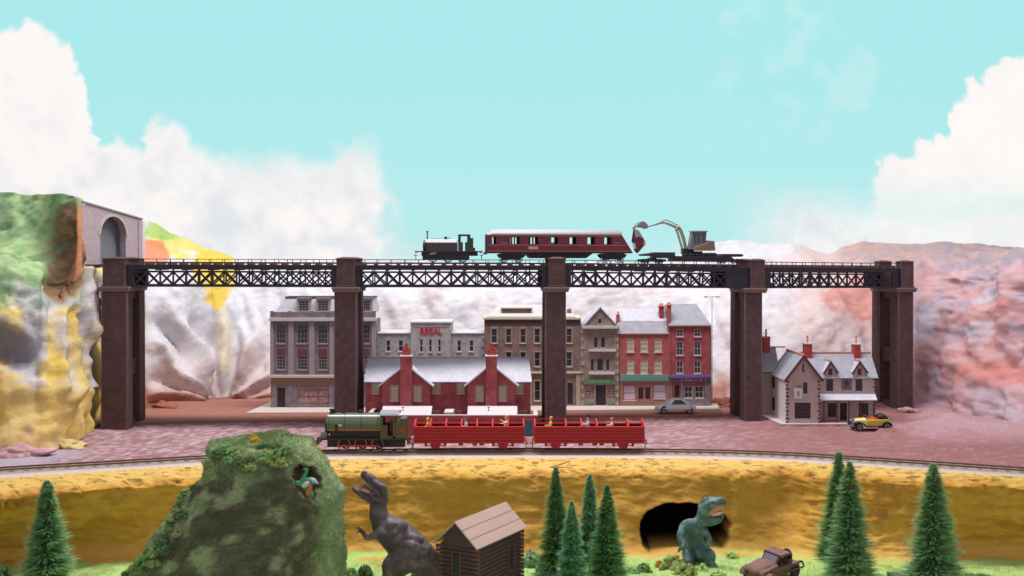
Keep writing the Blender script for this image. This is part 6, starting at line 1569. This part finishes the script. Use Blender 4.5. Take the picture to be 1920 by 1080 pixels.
# ---- volcano
def volcano():
    cx_t = [(-11,(400,262,0)),(-10,(398,246,0)),(-5,(436,196,0)),(-1,(462,170,0)),(2.3,(491,141,0)),(4.6,(489,115,0)),(6.2,(485,103,0)),(7.0,(482,92,0)),(7.45,(480,70,0)),(7.6,(480,30,0))]
    D0 = 106.; k = D0/FPX; nt_ = 150; nz = 120; P, K = [], []
    for j in range(nz+1):
        t = j/nz; 
        if t < .8: z = -11+(7.0+11)*(t/.8); u = 0
        else: z = 7.0+.6*math.sin((t-.8)/.2*math.pi/2); u = (t-.8)/.2
        cx, hw, _ = interp(cx_t, z) if u == 0 else (482,92*(1-u)+1,0)
        pr, kr = [], []
        for i in range(nt_+1):
            a = 2*math.pi*i/nt_; c, s = math.cos(a), math.sin(a)
            e = .62 if u == 0 else .62+.3*u
            rx = hw*k; ry = rx*.62+.8*(1-u); 
            x = (cx-960)*k + rx*math.copysign(abs(c)**e,c); y = D0+2 + ry*math.copysign(abs(s)**e,s)
            px = 960+x*FPX/y
            n1 = noise.fractal(Vector((x*.28,y*.28,z*.22)),.9,2.1,5); n2 = noise.fractal(Vector((x,y,z))*1.1,.8,2.,4)
            rad = 1+.0*n1; q = Vector((x,y,z)); n = Vector((c,s*.8,.25)).normalized()
            q += n*(.75*n1+.2*n2)*(1-u*.8)
            if u > 0: q.z += .35*n1+.12*n2 - .0
            # hollow on the upper right
            w_ = 1-((px-577)/26)**2-((proj(q)[1]-903-(px-577)*.5)/36)**2+.5*n1+.3*n2
            if w_ > 0 and s < .25: q += Vector((-.9*w_**.5*(c>0), 2.0*min(1,w_*1.3), 0))
            n3 = noise.fractal(Vector((x*.5,y*.5,z*.4)),.9,2.,5)
            col = mixc(srgb(166,182,134), srgb(134,154,110), sm(n2+n1,-.3,.3))
            brown_shade = sm(n3+.35*n1+.3*sm(4-z,0,6), -.3,.08)*(s<.3)*sm(7.2-z,0.5,3.5)*(1-sm(px,570,618))*sm(px+ (1080-proj(q)[1])*-.3, 250,310)  # brown patches plus shade of the front face, mixed into the mound colour
            col = mixc(col, mixc(srgb(100,92,72), srgb(80,70,60), sm(n2,-.2,.2)), brown_shade*.82)
            col = mixc(col, srgb(152,174,130), sm(px,585,620)*.7); col = mixc(col, srgb(146,166,116), u*.8)
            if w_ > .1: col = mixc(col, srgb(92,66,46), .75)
            pr.append(q); kr.append(col)
        P.append(pr); K.append(kr)
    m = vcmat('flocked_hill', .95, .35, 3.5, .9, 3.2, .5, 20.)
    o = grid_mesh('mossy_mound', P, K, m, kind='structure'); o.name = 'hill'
    # flock fibres on the mound
    v, f = [], []; rr = random.Random(8); N = normals(P); a2 = []
    for _ in range(42000):
        j = rr.randrange(8,nz); i = rr.randrange(nt_); q = P[j][i].lerp(P[j-1][i+1], rr.random()); q = q.lerp(P[j][i+1], rr.random())
        if q.y > D0+6 and q.z < 6.5: continue
        n = N[j][i]; n = n if n.dot(q-Vector(((482-960)*k,D0+2,-2))) > 0 else -n
        d = (n+Vector((rr.uniform(-.7,.7),rr.uniform(-.7,.7),rr.uniform(-.2,.9)))).normalized()*rr.uniform(.12,.32); s_ = Vector((rr.uniform(-1,1),rr.uniform(-1,1),rr.uniform(-1,1)))*.035
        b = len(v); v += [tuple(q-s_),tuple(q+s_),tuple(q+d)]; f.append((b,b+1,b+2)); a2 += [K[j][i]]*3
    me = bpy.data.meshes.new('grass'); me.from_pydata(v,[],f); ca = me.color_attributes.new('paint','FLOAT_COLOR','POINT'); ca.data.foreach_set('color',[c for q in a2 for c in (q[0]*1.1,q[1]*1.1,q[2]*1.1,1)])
    me.materials.append(vcmat('flock_fibre', .95, .3, 3., 0, 3, .1)); g = bpy.data.objects.new('grass', me); C.objects.link(g); tag(g,'short olive flock covering the tall mound','grass',kind='stuff')
    # bushes along the crown and the left flank
    def surf(px, py):
        best = None
        for j in range(0,nz+1,2):
            for i in range(0,nt_,2):
                q = P[j][i]
                if q.y > D0+5: continue
                a, b = proj(q); d = (a-px)**2+(b-py)**2+ (q.y-D0)*3
                if best is None or d < best[0]: best = (d,q)
        return best[1]
    rr = random.Random(12)
    spots = [(395,862),(410,850),(428,846),(447,850),(466,860),(486,862),(500,848),(452,868),(432,862),(472,878),(516,838),(522,852),(508,860),(496,838),(536,846),(524,866),
             (362,905),(352,922),(366,928),(346,942),(334,958),(326,975),(340,968),(318,992),(332,996),(306,1010),(296,1026),(284,1038),(310,1030),(270,1050),(256,1062),(242,1074),(268,1070),(292,1056)]
    kinds = ['olive','dark','green']
    for n_, (px, py) in enumerate(spots):
        q = surf(px, py); w_ = rr.uniform(.6,.95) if n_ < 16 else rr.uniform(.6,.9)
        where = 'on the flat top of the tall green mound' if n_ < 16 else 'on the left flank of the tall green mound'
        tag(bush(q.x, q.y-.15, q.z-.15, w_, w_*.9, kinds[n_%3], 'x', None, n_), 'small lichen clump '+where, 'bush', 'lichen clumps '+where)
    q = surf(474,832); bush(q.x, q.y+.5, q.z+.05, .55, .75, 'yellow', 'yellow ochre ball of lichen on top of the tall mound', None, 5)
    # toy creature in the hollow
    q0 = Vector(((575-960)*103.4/FPX, 103.4, 0)); Zp = lambda py: EYE-(py-HY)*103.4/FPX; Xp = lambda px: (px-960)*103.4/FPX-q0.x
    z0 = Zp(930); mb = MB()
    Q = lambda px, py, r, y=0.: (Xp(px), y, Zp(py)-z0, r)
    mb.loft([Q(564,908,.22),Q(568,898,.2),Q(573,888,.17),Q(576,880,.14)]); mb.loft([Q(556,905,.2),Q(566,907,.3),Q(578,902,.32),Q(590,904,.25)]); mb.loft([Q(572,912,.26),Q(580,922,.3,.1),Q(584,930,.25,.2)])
    mb.loft([Q(576,881,.12),Q(570,879,.08),Q(566,881,.04)])
    o = organic('toy_dragon', mb, mat('toy_dragon_green', srgb(70,140,100), .5, 0, .25, 2), None, .07, 4, (q0.x,q0.y,z0)); tag(o, 'small green toy dragon with white wing tips sitting in the notch of the mound', 'toy dragon')
    mb = MB(); mb.loft([Q(570,910,.2,-.35),Q(576,906,.24,-.4),Q(580,903,.14,-.4)]); mb.build('wing', M['white'], o, smooth=True)
    mb = MB(); mb.loft([Q(583,896,.1,-.2),Q(590,900,.2,-.3),Q(597,905,.08,-.3)]); mb.build('wing', mat('pale_blue_wing', srgb(170,196,206), .5), o, smooth=True)
    mb = MB(); mb.loft([Q(582,908,.25,-.1),Q(580,916,.28,-.1),Q(577,926,.2,-.1)]); mb.build('chest', mat('orange_toy_chest', srgb(182,112,70), .6), o, smooth=True)
volcano()

# ---- dinosaurs
def skinmat(name, c1, c2, c3, scale=1.2):
    m, nt, b, L = nmat(name); tc = nt.nodes.new('ShaderNodeTexCoord'); n = nt.nodes.new('ShaderNodeTexNoise'); n.inputs['Scale'].default_value = scale; n.inputs['Detail'].default_value = 8; n.inputs['Roughness'].default_value = .7; L.new(tc.outputs['Object'], n.inputs[0])
    cr = nt.nodes.new('ShaderNodeValToRGB'); e = cr.color_ramp.elements; e[0].position = .32; e[0].color = (*c1,1); e[1].position = .72; e[1].color = (*c3,1); k = e.new(.52); k.color = (*c2,1)
    L.new(n.outputs[0], cr.inputs[0]); L.new(cr.outputs[0], b.inputs['Base Color']); b.inputs['Roughness'].default_value = .5; b.inputs['Specular IOR Level'].default_value = .4
    v = nt.nodes.new('ShaderNodeTexVoronoi'); v.inputs['Scale'].default_value = 9; L.new(tc.outputs['Object'], v.inputs[0]); bp = nt.nodes.new('ShaderNodeBump'); bp.inputs['Strength'].default_value = .45; bp.inputs['Distance'].default_value = .05; L.new(v.outputs[0], bp.inputs['Height']); L.new(bp.outputs[0], b.inputs['Normal'])
    return m
def trex():
    D = 110.; f = Frame(770, D, 0); zg = gz(f.X, D); L0 = (f.X, D, zg)
    S = D/FPX; q = lambda px, py, r, y=0., ry=None: ((px-770)*S*(1+y/D), y, EYE-(py-HY)*S*(1+y/D)-zg, r*S, (ry or r)*S)
    mb = MB()
    mb.loft([q(714,984,20),q(722,990,27,0,24),q(740,1002,32,0,30),q(762,1024,36,0,34),q(785,1045,34,0,30),q(808,1066,27,0,22),q(826,1090,20,0,16),q(846,1120,14,.5,12),q(872,1150,9,1.5,8),q(905,1165,5,3),q(935,1168,2.5,5)], 18)
    mb.loft([q(722,992,24,0,20),q(713,972,19,0,16),q(709,952,16.5,0,14),q(712,936,17,0,14),q(716,926,14,0,12)], 16)      # neck
    # skull
    mb.loft([q(716,930,13,0,12),q(711,918,13,0,12),q(702,907,12,0,10),q(692,898,11,0,8.5),q(684,892,9,0,7),q(680,889,6,0,5.5)], 16)
    mb.loft([q(721,926,7,-.7),q(719,915,7,-.75),q(709,909,5,-.6),q(700,902,3,-.5)],10); mb.loft([q(714,938,7,-.7),q(704,936,6,-.75),q(697,926,4,-.6)],10); mb.loft([q(760,985,9,-.9),q(740,1000,7,-1.45),q(728,1004,5,-1.4)],10); mb.loft([q(800,1035,10,-1.0),q(775,1022,9,-1.6),q(752,1020,6,-1.6)],10); mb.loft([q(718,924,8,.55),q(717,914,8,.5),q(709,909,5,.5)],10)   # cheek ridges
    mb.ell(q(699,896,1,-.38)[:3], (.22,.14,.2)); mb.ell(q(699,896,1,.38)[:3], (.22,.14,.2)); mb.ell(q(683,885,1,0)[:3], (.3,.3,.16))
    # lower jaw
    mb.loft([q(714,936,12,0,11),q(703,937,10,0,9.5),q(690,933,8,0,8.5),q(677,927,6,0,7.5),q(667,920,5,0,6),q(663,914,4,0,5)], 14)
    # legs: near (towards us) bent thigh, far leg forward
    mb.loft([q(776,1040,30,-1.0,20),q(752,1052,27,-1.5,17),q(738,1062,20,-1.6,14),q(734,1084,13,-1.6,11),q(744,1108,9.5,-1.5,9),q(735,1126,7.5,-1.5),q(728,1134,7,-1.6)], 14)
    mb.loft([q(772,1044,26,1.0,18),q(748,1062,20,1.4,14),q(724,1082,12,1.5,10),q(734,1104,8.5,1.5),q(722,1126,7.5,1.5)], 14)
    for y, x0 in ((-1.6,728),(1.5,722)):
        for k, dy in enumerate((-.5,0,.5)): mb.loft([q(x0,1132,6,y+dy*.5),q(x0-12,1135,5,y+dy),q(x0-22,1138,3,y+dy*1.4)], 10)
    # arms with three fingers
    for y, s in ((-1.15,1),(1.1,-1)):
        dx = 0 if s > 0 else -6
        mb.loft([q(716+dx,994,9,y*.8),q(704+dx,1004,7,y*1.15),q(692+dx,1008,5.5,y*1.3),q(684+dx,1000,4,y*1.35),q(681+dx,994,3.6,y*1.35)], 10)
        mb.loft([q(682+dx,995,2.8,y*1.35),q(676+dx,990,2.2,y*1.4),q(669+dx,991,1.4,y*1.4)], 8); mb.loft([q(682+dx,997,2.6,y*1.25),q(675+dx,997,2,y*1.2),q(671+dx,1000,1.2,y*1.2)], 8)
    # brow of muscle on shoulder and hip
    mb.ell(q(738,990,1,-.95)[:3],(1.15,.5,.75)); mb.ell(q(770,1012,1,-1.0)[:3],(1.5,.6,.7))
    sk = skinmat('mauve_brown_hide', srgb(64,52,56), srgb(92,78,82), srgb(142,134,146), .7)
    o = organic('toy_dinosaur', mb, sk, None, .085, 3, L0, [(.5,.1),(1.3,.16)]); tag(o, 'purple brown meat eating toy dinosaur roaring with its head thrown back', 'toy dinosaur')
    mo = mat('dark_red_mouth', srgb(120,56,56), .4); bo = mat('bone_teeth', srgb(206,190,176), .4)
    m2 = MB(); m2.loft([q(706,924,7,0,9),q(694,915,6,0,6.5),q(684,912,4,0,5),q(676,914,3,0,4)], 10); m2.build('mouth', mo, o, smooth=True)
    m2 = MB()
    for k in range(8):
        for y in (-.36,.36):
            px, py = 682+k*3.0, 899+k*2.7; a = Vector(q(px,py,1,y)[:3]); m2.tube(a, a+Vector((-.14,0,-.3)), .06, .01, 5)
            px, py = 668+k*3.6, 912+k*1.6; a = Vector(q(px,py,1,y*.85)[:3]); m2.tube(a, a+Vector((.06,0,.26)), .055, .01, 5)
    m2.build('teeth', bo, o)
    m2 = MB()
    for y in (-.46,.46): m2.ell(q(701,899,1,y)[:3],.09,8,6)
    m2.build('eyes', mat('amber_eye', srgb(190,150,60), .2), o, smooth=True)
trex()
def green_dino():
    D = 124.5; f = Frame(1300, D, 0); zg = gz(f.X, D)-.1; L0 = (f.X, D, zg)
    S = D/FPX; q = lambda px, py, r, y=0., ry=None: ((px-1300)*S*(1+y/D), y, EYE-(py-HY)*S*(1+y/D)-zg, r*S, (ry or r)*S)
    mb = MB()
    mb.loft([q(1322,972,12,-.6),q(1312,980,14,-.3),q(1303,996,16,0,15),q(1302,1016,19,.3,18),q(1308,1036,20,.6,18),q(1304,1056,17,1.6,15),q(1286,1066,12,4,10),q(1262,1070,6,7)], 16)
    # head turned up to the right
    mb.loft([q(1316,972,12,-.5,11),q(1320,956,12.5,-.7,11.5),q(1330,946,10.5,-.9,10),q(1342,940.5,8.5,-1.1,8),q(1351,939,7,-1.2,6.5),q(1355,943,5,-1.2,5)], 14)
    mb.loft([q(1316,975,12,-.6,11),q(1329,976,11,-.8,10.5),q(1341,974,8.5,-1.,8.5),q(1351,968,5,-1.1,6.5)], 12)
    mb.ell(q(1333,941,1,-1.5)[:3],(.3,.16,.2)); mb.loft([q(1312,950,6,-.3),q(1322,937,5,-.5),q(1342,935,4,-1.)],8)
    # arms: near shoulder, hand spread on the grass
    mb.loft([q(1302,984,12,-.4),q(1286,988,14,-.9,11),q(1275,1000,9,-1.3),q(1272,1012,6.5,-1.7),q(1277,1019,6,-1.9)], 12)
    for dx, dy in ((-11,16),(0,21),(11,16),(-4,11)): mb.loft([q(1277,1018,3.4,-1.9),q(1277+dx*.7,1019+dy*.6,2.9,-2.1-(.3 if dy == 11 else 0)),q(1277+dx,1019+dy,1.7,-2.1)], 8)
    mb.loft([q(1318,996,8,-.8),q(1326,1010,6,-1.3),q(1322,1022,4.5,-1.8),q(1316,1030,3,-1.9)], 10)
    mb.loft([q(1312,1034,16,-.5),q(1326,1042,12,-1.4),q(1328,1056,8,-1.8),q(1334,1064,7,-2.2)], 12)
    for dx in (-7,0,7): mb.loft([q(1333,1064,4.5,-2.2),q(1333+dx,1072,4,-2.7),q(1334+dx*1.3,1080,2.2,-3.0)], 8)
    mb.loft([q(1292,1036,14,.2),q(1290,1052,10,-.8),q(1292,1064,7,-1.2)], 12)
    sk = skinmat('teal_grey_hide', srgb(46,72,70), srgb(86,116,114), srgb(140,158,168), .9)
    o = organic('toy_dinosaur', mb, sk, None, .08, 3, L0, [(.5,.09),(1.2,.12)]); tag(o, 'teal green toy dinosaur with open orange mouth coming out of the cave', 'toy dinosaur')
    m2 = MB(); m2.loft([q(1328,962,6,-.9,8),q(1338,957,8,-1.15,7.5),q(1347,953,6.5,-1.25,6),q(1353,950,2.5,-1.3,4)], 12); mt = m2.build('mouth', mat('orange_mouth', srgb(206,150,100), .4), o, smooth=True)
    m2 = MB(); m2.loft([q(1332,966,2.5,-1.5,3),q(1342,963.5,3,-1.7,4),q(1350,961,2,-1.6,3)], 8); m2.build('tongue', mat('pink_tongue', srgb(214,176,160), .4), o, smooth=True)
    m2 = MB()
    for k in range(6):
        for py, d in ((949-k*.6,-1),(968-k*1.0,1)):
            a = Vector(q(1334+k*3.2,py,1,-1.62)[:3]); m2.tube(a, a+Vector((0,0,.2*d)), .05, .01, 5)
    m2.build('teeth', mat('ivory_teeth', srgb(214,200,180), .4), o)
    m2 = MB(); m2.ell(q(1334,943,1,-1.66)[:3],.09,8,6); m2.build('eye', mat('dark_eye', srgb(30,24,20), .2), o, smooth=True)
green_dino()

# ---- log cabin
def cabin():
    cx, cy = -3.15, 112.3; ang = -math.atan2(5,9); ca = 1.0
    z0 = -9.55; t = thing('log_cabin', 'small brown log cabin with a plain three board roof, between dinosaur and pines', 'cabin', (cx,cy,z0), ang)
    # ridge along local y
    Lh, Wh = 4.6, 2.05; zt = -.65-z0; ze = -3.1-z0; we = 2.65
    wood = mat('dark_log_wood', srgb(84,64,62), .75, 0, .15, 1.2, .3, 10, streak=(1,.15,3)); wood2 = mat('brown_log_ends', srgb(100,76,68), .75, 0, .2, 3)
    rf = mat('pinkish_roof_board', srgb(186,158,146), .6, 0, .08, .8, .05, streak=(3,.3,3))
    nl = 15; zh = ze-.1; r = zh/nl/2
    for s in (-1,1):
        mb = MB()
        for k in range(nl): mb.tube((s*Wh,-Lh+.1,(2*k+1)*r),(s*Wh,Lh-.1,(2*k+1)*r),r*1.04,n=8)
        w_ = mb.build('side_wall', wood, t, smooth=50)
        if s > 0:
            mb = MB(); mb.box(Wh+r*.6,Wh+r*1.25,1.6,2.6,zh*.42,zh*.82); mb.build('window', M['pane'], w_)
            mb = MB()
            for a in (1.5,2.6): mb.box(Wh+r*.6,Wh+r*1.5,a,a+.12,zh*.4,zh*.84)
            for a in (zh*.39,zh*.825): mb.box(Wh+r*.6,Wh+r*1.5,1.621,2.599,a,a+.1)
            mb.build('window_frame', wood2, w_)
        mb = MB()
        for k in range(nl):
            for yy in (-Lh+.05,Lh-.05):
                mb.tube((s*Wh-.42,yy,(2*k+1)*r+.0),(s*Wh+.42,yy,(2*k+1)*r),r*.9,n=8)
        mb.build('log_ends', wood2, w_, smooth=50)
    for s in (-1,1):
        mb = MB(); y = s*(Lh-.15)
        for k in range(nl): mb.tube((-Wh+.05,y,(2*k+1)*r),(Wh-.05,y,(2*k+1)*r),r*1.03,n=8)
        mb.prism([(-Wh,zh),(Wh,zh),(0,zt-.18)],'y',y-.12,y+.12)
        w_ = mb.build('end_wall', wood, t, smooth=50)
        if s < 0:
            mb = MB(); mb.box(-.45,.35,y-r*1.25,y-r*.6,zh*.38,zh*.86); mb.build('window', M['pane'], w_)
            mb = MB(); mb.box(-.6,-.46,y-r*1.5,y-r*.5,zh*.36,zh*.9); mb.box(.36,.5,y-r*1.5,y-r*.5,zh*.36,zh*.9); mb.build('window_frame', wood2, w_)
    rr_ = Lh+.55
    for s in (-1,1):
        for k in range(3):
            a, b = k/3, (k+1)/3-.012
            p = lambda u, y: (s*we*u, y, zt+(ze-zt)*u+.04*(1-k)*.0)
            q = [p(a,-rr_),p(b,-rr_),p(b,rr_),p(a,rr_)]
            mb = MB(); mb.slab(*(q if s > 0 else [q[1],q[0],q[3],q[2]]), .13); mb.build('roof_board', rf, t, bevel=.03)
    mb = MB(); mb.box(-4.2,5.2,-6.8,6.2,-.12,.12); mb.box(5.0,5.25,-6.8,6.2,.121,.35); mb.box(-4.2,4.99,-6.8,-6.55,.121,.35); mb.build('base_board', wood2, t, bevel=.04)
cabin()

# ---- wrecked jeep
def jeep():
    D = 118.6; x = (1447-960)*D/FPX; z0 = gz(x,D)+.1
    t = thing('wrecked_jeep', 'rusty brown wrecked jeep with a small windscreen, tilted on the grass', 'wrecked car', (x,D,z0), R(180+42)); t.rotation_euler = (R(-6), R(4), R(180+38))
    ru = mat('rusty_pink_brown', srgb(132,96,90), .75, 0, .25, 1.6, .3, 8); dk = mat('dark_rust', srgb(84,60,58), .8, 0, .3, 2)
    # local +x is the nose
    mb = MB(); mb.prism([(-3.2,.8),(3.1,.8),(3.2,1.6),(2.9,1.9),(.6,2.15),(.5,1.75),(-3.0,1.65)],'y',-1.3,1.3); b = mb.build('body', ru, t, bevel=.12)
    mb = MB(); mb.loft([(.5,0,1.95,.35,1.05),(1.6,0,1.95,.4,1.0),(2.8,0,1.72,.36,.85),(3.15,0,1.5,.3,.7)]); mb.build('bonnet', ru, t, smooth=True)
    mb = MB(); mb.box(-.0,.12,-1.12,-1.0,1.9,2.9); mb.box(-.0,.12,1.0,1.12,1.9,2.9); mb.box(-.0,.12,-1.12,1.12,2.85,2.97); mb.slab((.62,-1.05,2.1),(.62,1.05,2.1),(.08,1.0,2.86),(.08,-1.0,2.86),.05); mb.build('windscreen_frame', dk, t)
    mb = MB(); mb.slab((.68,-.85,2.15),(.68,.85,2.15),(.16,.82,2.8),(.16,-.82,2.8),.04); mb.build('windscreen', mat('slate_glass', srgb(110,116,132), .2), t)
    mb = MB(); mb.prism([(.05,2.86),(-.3,3.0),(-1.6,2.98),(-1.95,2.8),(-1.95,2.68),(.05,2.74)],'y',-1.1,1.1); mb.build('roof', ru, t, bevel=.06)
    mb = MB()
    for y in (-1.12,1.02): mb.bar((-1.85,y+.05,1.7),(-1.85,y+.05,2.75),.12); mb.bar((-.9,y+.05,1.7),(-.9,y+.05,2.75),.1)
    mb.build('roof_pillar', dk, t)
    mb = MB(); mb.box(-1.8,-.1,-1.0,1.0,1.66,2.0); mb.build('seat', dk, t, bevel=.1)
    for s in (-1,1):
        mb = MB(); 
        for a, b2 in (((3.25,.9),(2.9,1.45)),((2.9,1.45),(2.2,1.6)),((2.2,1.6),(1.5,1.3)),((1.5,1.3),(1.2,.8))): mb.bar((a[0],s*1.5,a[1]),(b2[0],s*1.5,b2[1]),.6,.14)
        mb.build('mudguard', ru, t, bevel=.03)
        mb = MB(); mb.box(-3.4,1.2,s*1.62-.06,s*1.62+.06,1.05,1.2); mb.build('side_rail', dk, t)
        mb = MB(); mb.ell((3.2,s*.85,1.45),(.2,.26,.26)); mb.build('headlight', dk, t, smooth=True)
    roadwheels(t, (2.25,-2.2), 1.35, .75, 'quoin')
    mb = MB(); mb.lathe([(.3,-.12),(.6,-.1),(.62,.1),(.3,.12)], (-2.5,0,2.2), 18, 'x'); mb.build('spare_wheel', M['tyre'], t, smooth=40)
    mb = MB(); mb.bar((-3.2,.6,1.3),(-4.1,.8,1.25),.18); mb.bar((-4.1,.8,1.25),(-4.35,.85,.7),.14); mb.build('tow_hook', dk, t)
jeep()
# ---- odds and ends
def stick():
    D = 134.; mb = MB(); x = (1050-960)*D/FPX
    mb.loft([(-1.2,-.2,.05,.1),(0,0,.35,.11),(1.3,.3,.75,.08)],8); mb.loft([(-1.2,-.1,.05,.07),(.2,-.4,.08,.07),(1.4,-.6,.05,.05)],8)
    o = mb.build('dry_twig', mat('pale_twig', srgb(206,150,96), .7), None, smooth=True, loc=(x,D,-.25)); tag(o, 'short pale forked twig lying on the edge of the ochre bank', 'twig')
stick()
def rubble():
    # broken red brick heaps beside the end building and left rock foot
    for n_, (px, D, s, lab) in enumerate(((1348,188,1.7,'heap of red brown rock behind the end building'),(1360,193,1.4,'smaller pinkish rock by the far bridge leg'),(300,184,2.0,'reddish rock at the foot of the left leg'),(1705,181,1.1,'flat pink stone beside the last bridge leg'),(50,141,2.2,'pale boulder at the foot of the left cliff'),(128,147,1.6,'small ochre boulder at the foot of the left cliff'))):
        bm = bmesh.new(); bmesh.ops.create_icosphere(bm, subdivisions=4, radius=1)
        for v in bm.verts: v.co *= 1+.55*noise.fractal(v.co*1.1+Vector((n_*7,0,0)),.8,2.,4); v.co.z *= .55; v.co.x *= 1.4
        me = bpy.data.meshes.new('rock'); bm.to_mesh(me); bm.free(); me.polygons.foreach_set('use_smooth',[True]*len(me.polygons))
        me.materials.append(mat('rock_paint', srgb(*((150,92,78) if n_ < 3 else (186,146,148) if n_ in (3,4,7) else (196,176,120))), .9, 0, .25, 1., .5, 5))
        o = bpy.data.objects.new('rock', me); C.objects.link(o); o.location = ((px-960)*D/FPX, D, .1); o.scale = (s,s,s); tag(o, lab, 'rock', 'rocks along the cliff foot')
rubble()

# ---- a mesh that holds several separate pieces becomes one part per piece
SPLIT = {'log_ends','tower','cornice','corbel','quoin','pilaster','ledge','stall_riser','coping','corner_strip','bumper','seat','sleeper','eyes','crawler_track','roof_pillar','shop_pier','sole_bar','frames','handrail','mudguard','front_step','side_tank','buffer_beam','parapet','cab_step','gable_edge','bargeboard','shop_front','cab_window','underframe','brake_gear','crest','fittings','cab_fittings','gangway_edge','rail','deck'}
def islands(me):
    n = len(me.vertices); p = list(range(n))
    def find(a):
        while p[a] != a: p[a] = p[p[a]]; a = p[a]
        return a
    for e in me.edges: p[find(e.vertices[0])] = find(e.vertices[1])
    g = {}
    for f in me.polygons: g.setdefault(find(f.vertices[0]), []).append(f.index)
    return list(g.values())
def bb(me, fs):
    vs_ = [me.vertices[i].co for f in fs for i in me.polygons[f].vertices]
    return [min(v[k] for v in vs_) for k in range(3)], [max(v[k] for v in vs_) for k in range(3)]
def split(o):
    me = o.data; isl = islands(me)
    if len(isl) < 2 or len(isl) > 160: return
    # islands that touch belong together
    B_ = [bb(me, f) for f in isl]; gr = list(range(len(isl)))
    def find(a):
        while gr[a] != a: a = gr[a]
        return a
    for i in range(len(isl)):
        for j in range(i):
            if all(B_[i][0][k] <= B_[j][1][k]+.03 and B_[j][0][k] <= B_[i][1][k]+.03 for k in range(3)): gr[find(i)] = find(j)
    G = {}
    for i in range(len(isl)): G.setdefault(find(i), []).extend(isl[i])
    if len(G) < 2: return
    nm = {'eyes':'eye','log_ends':'corner_logs'}.get(o.name.split('.')[0], o.name.split('.')[0])
    for k, fs in enumerate(list(G.values())):
        mp = {}; v = []; fc = []
        for f in fs:
            r = []
            for i in me.polygons[f].vertices:
                if i not in mp: mp[i] = len(v); v.append(me.vertices[i].co[:])
                r.append(mp[i])
            fc.append(r)
        m2 = bpy.data.meshes.new(nm); m2.from_pydata(v, [], fc)
        for m in me.materials: m2.materials.append(m)
        m2.polygons.foreach_set('use_smooth', [me.polygons[f].use_smooth for f in fs]); m2.update()
        if k == 0: keep = m2
        else:
            c = o.copy(); c.data = m2; C.objects.link(c)
    o.data = keep
for o in [o for o in bpy.data.objects if o.type == 'MESH' and o.name.split('.')[0] in SPLIT and o.parent and not o.children]:
    split(o)
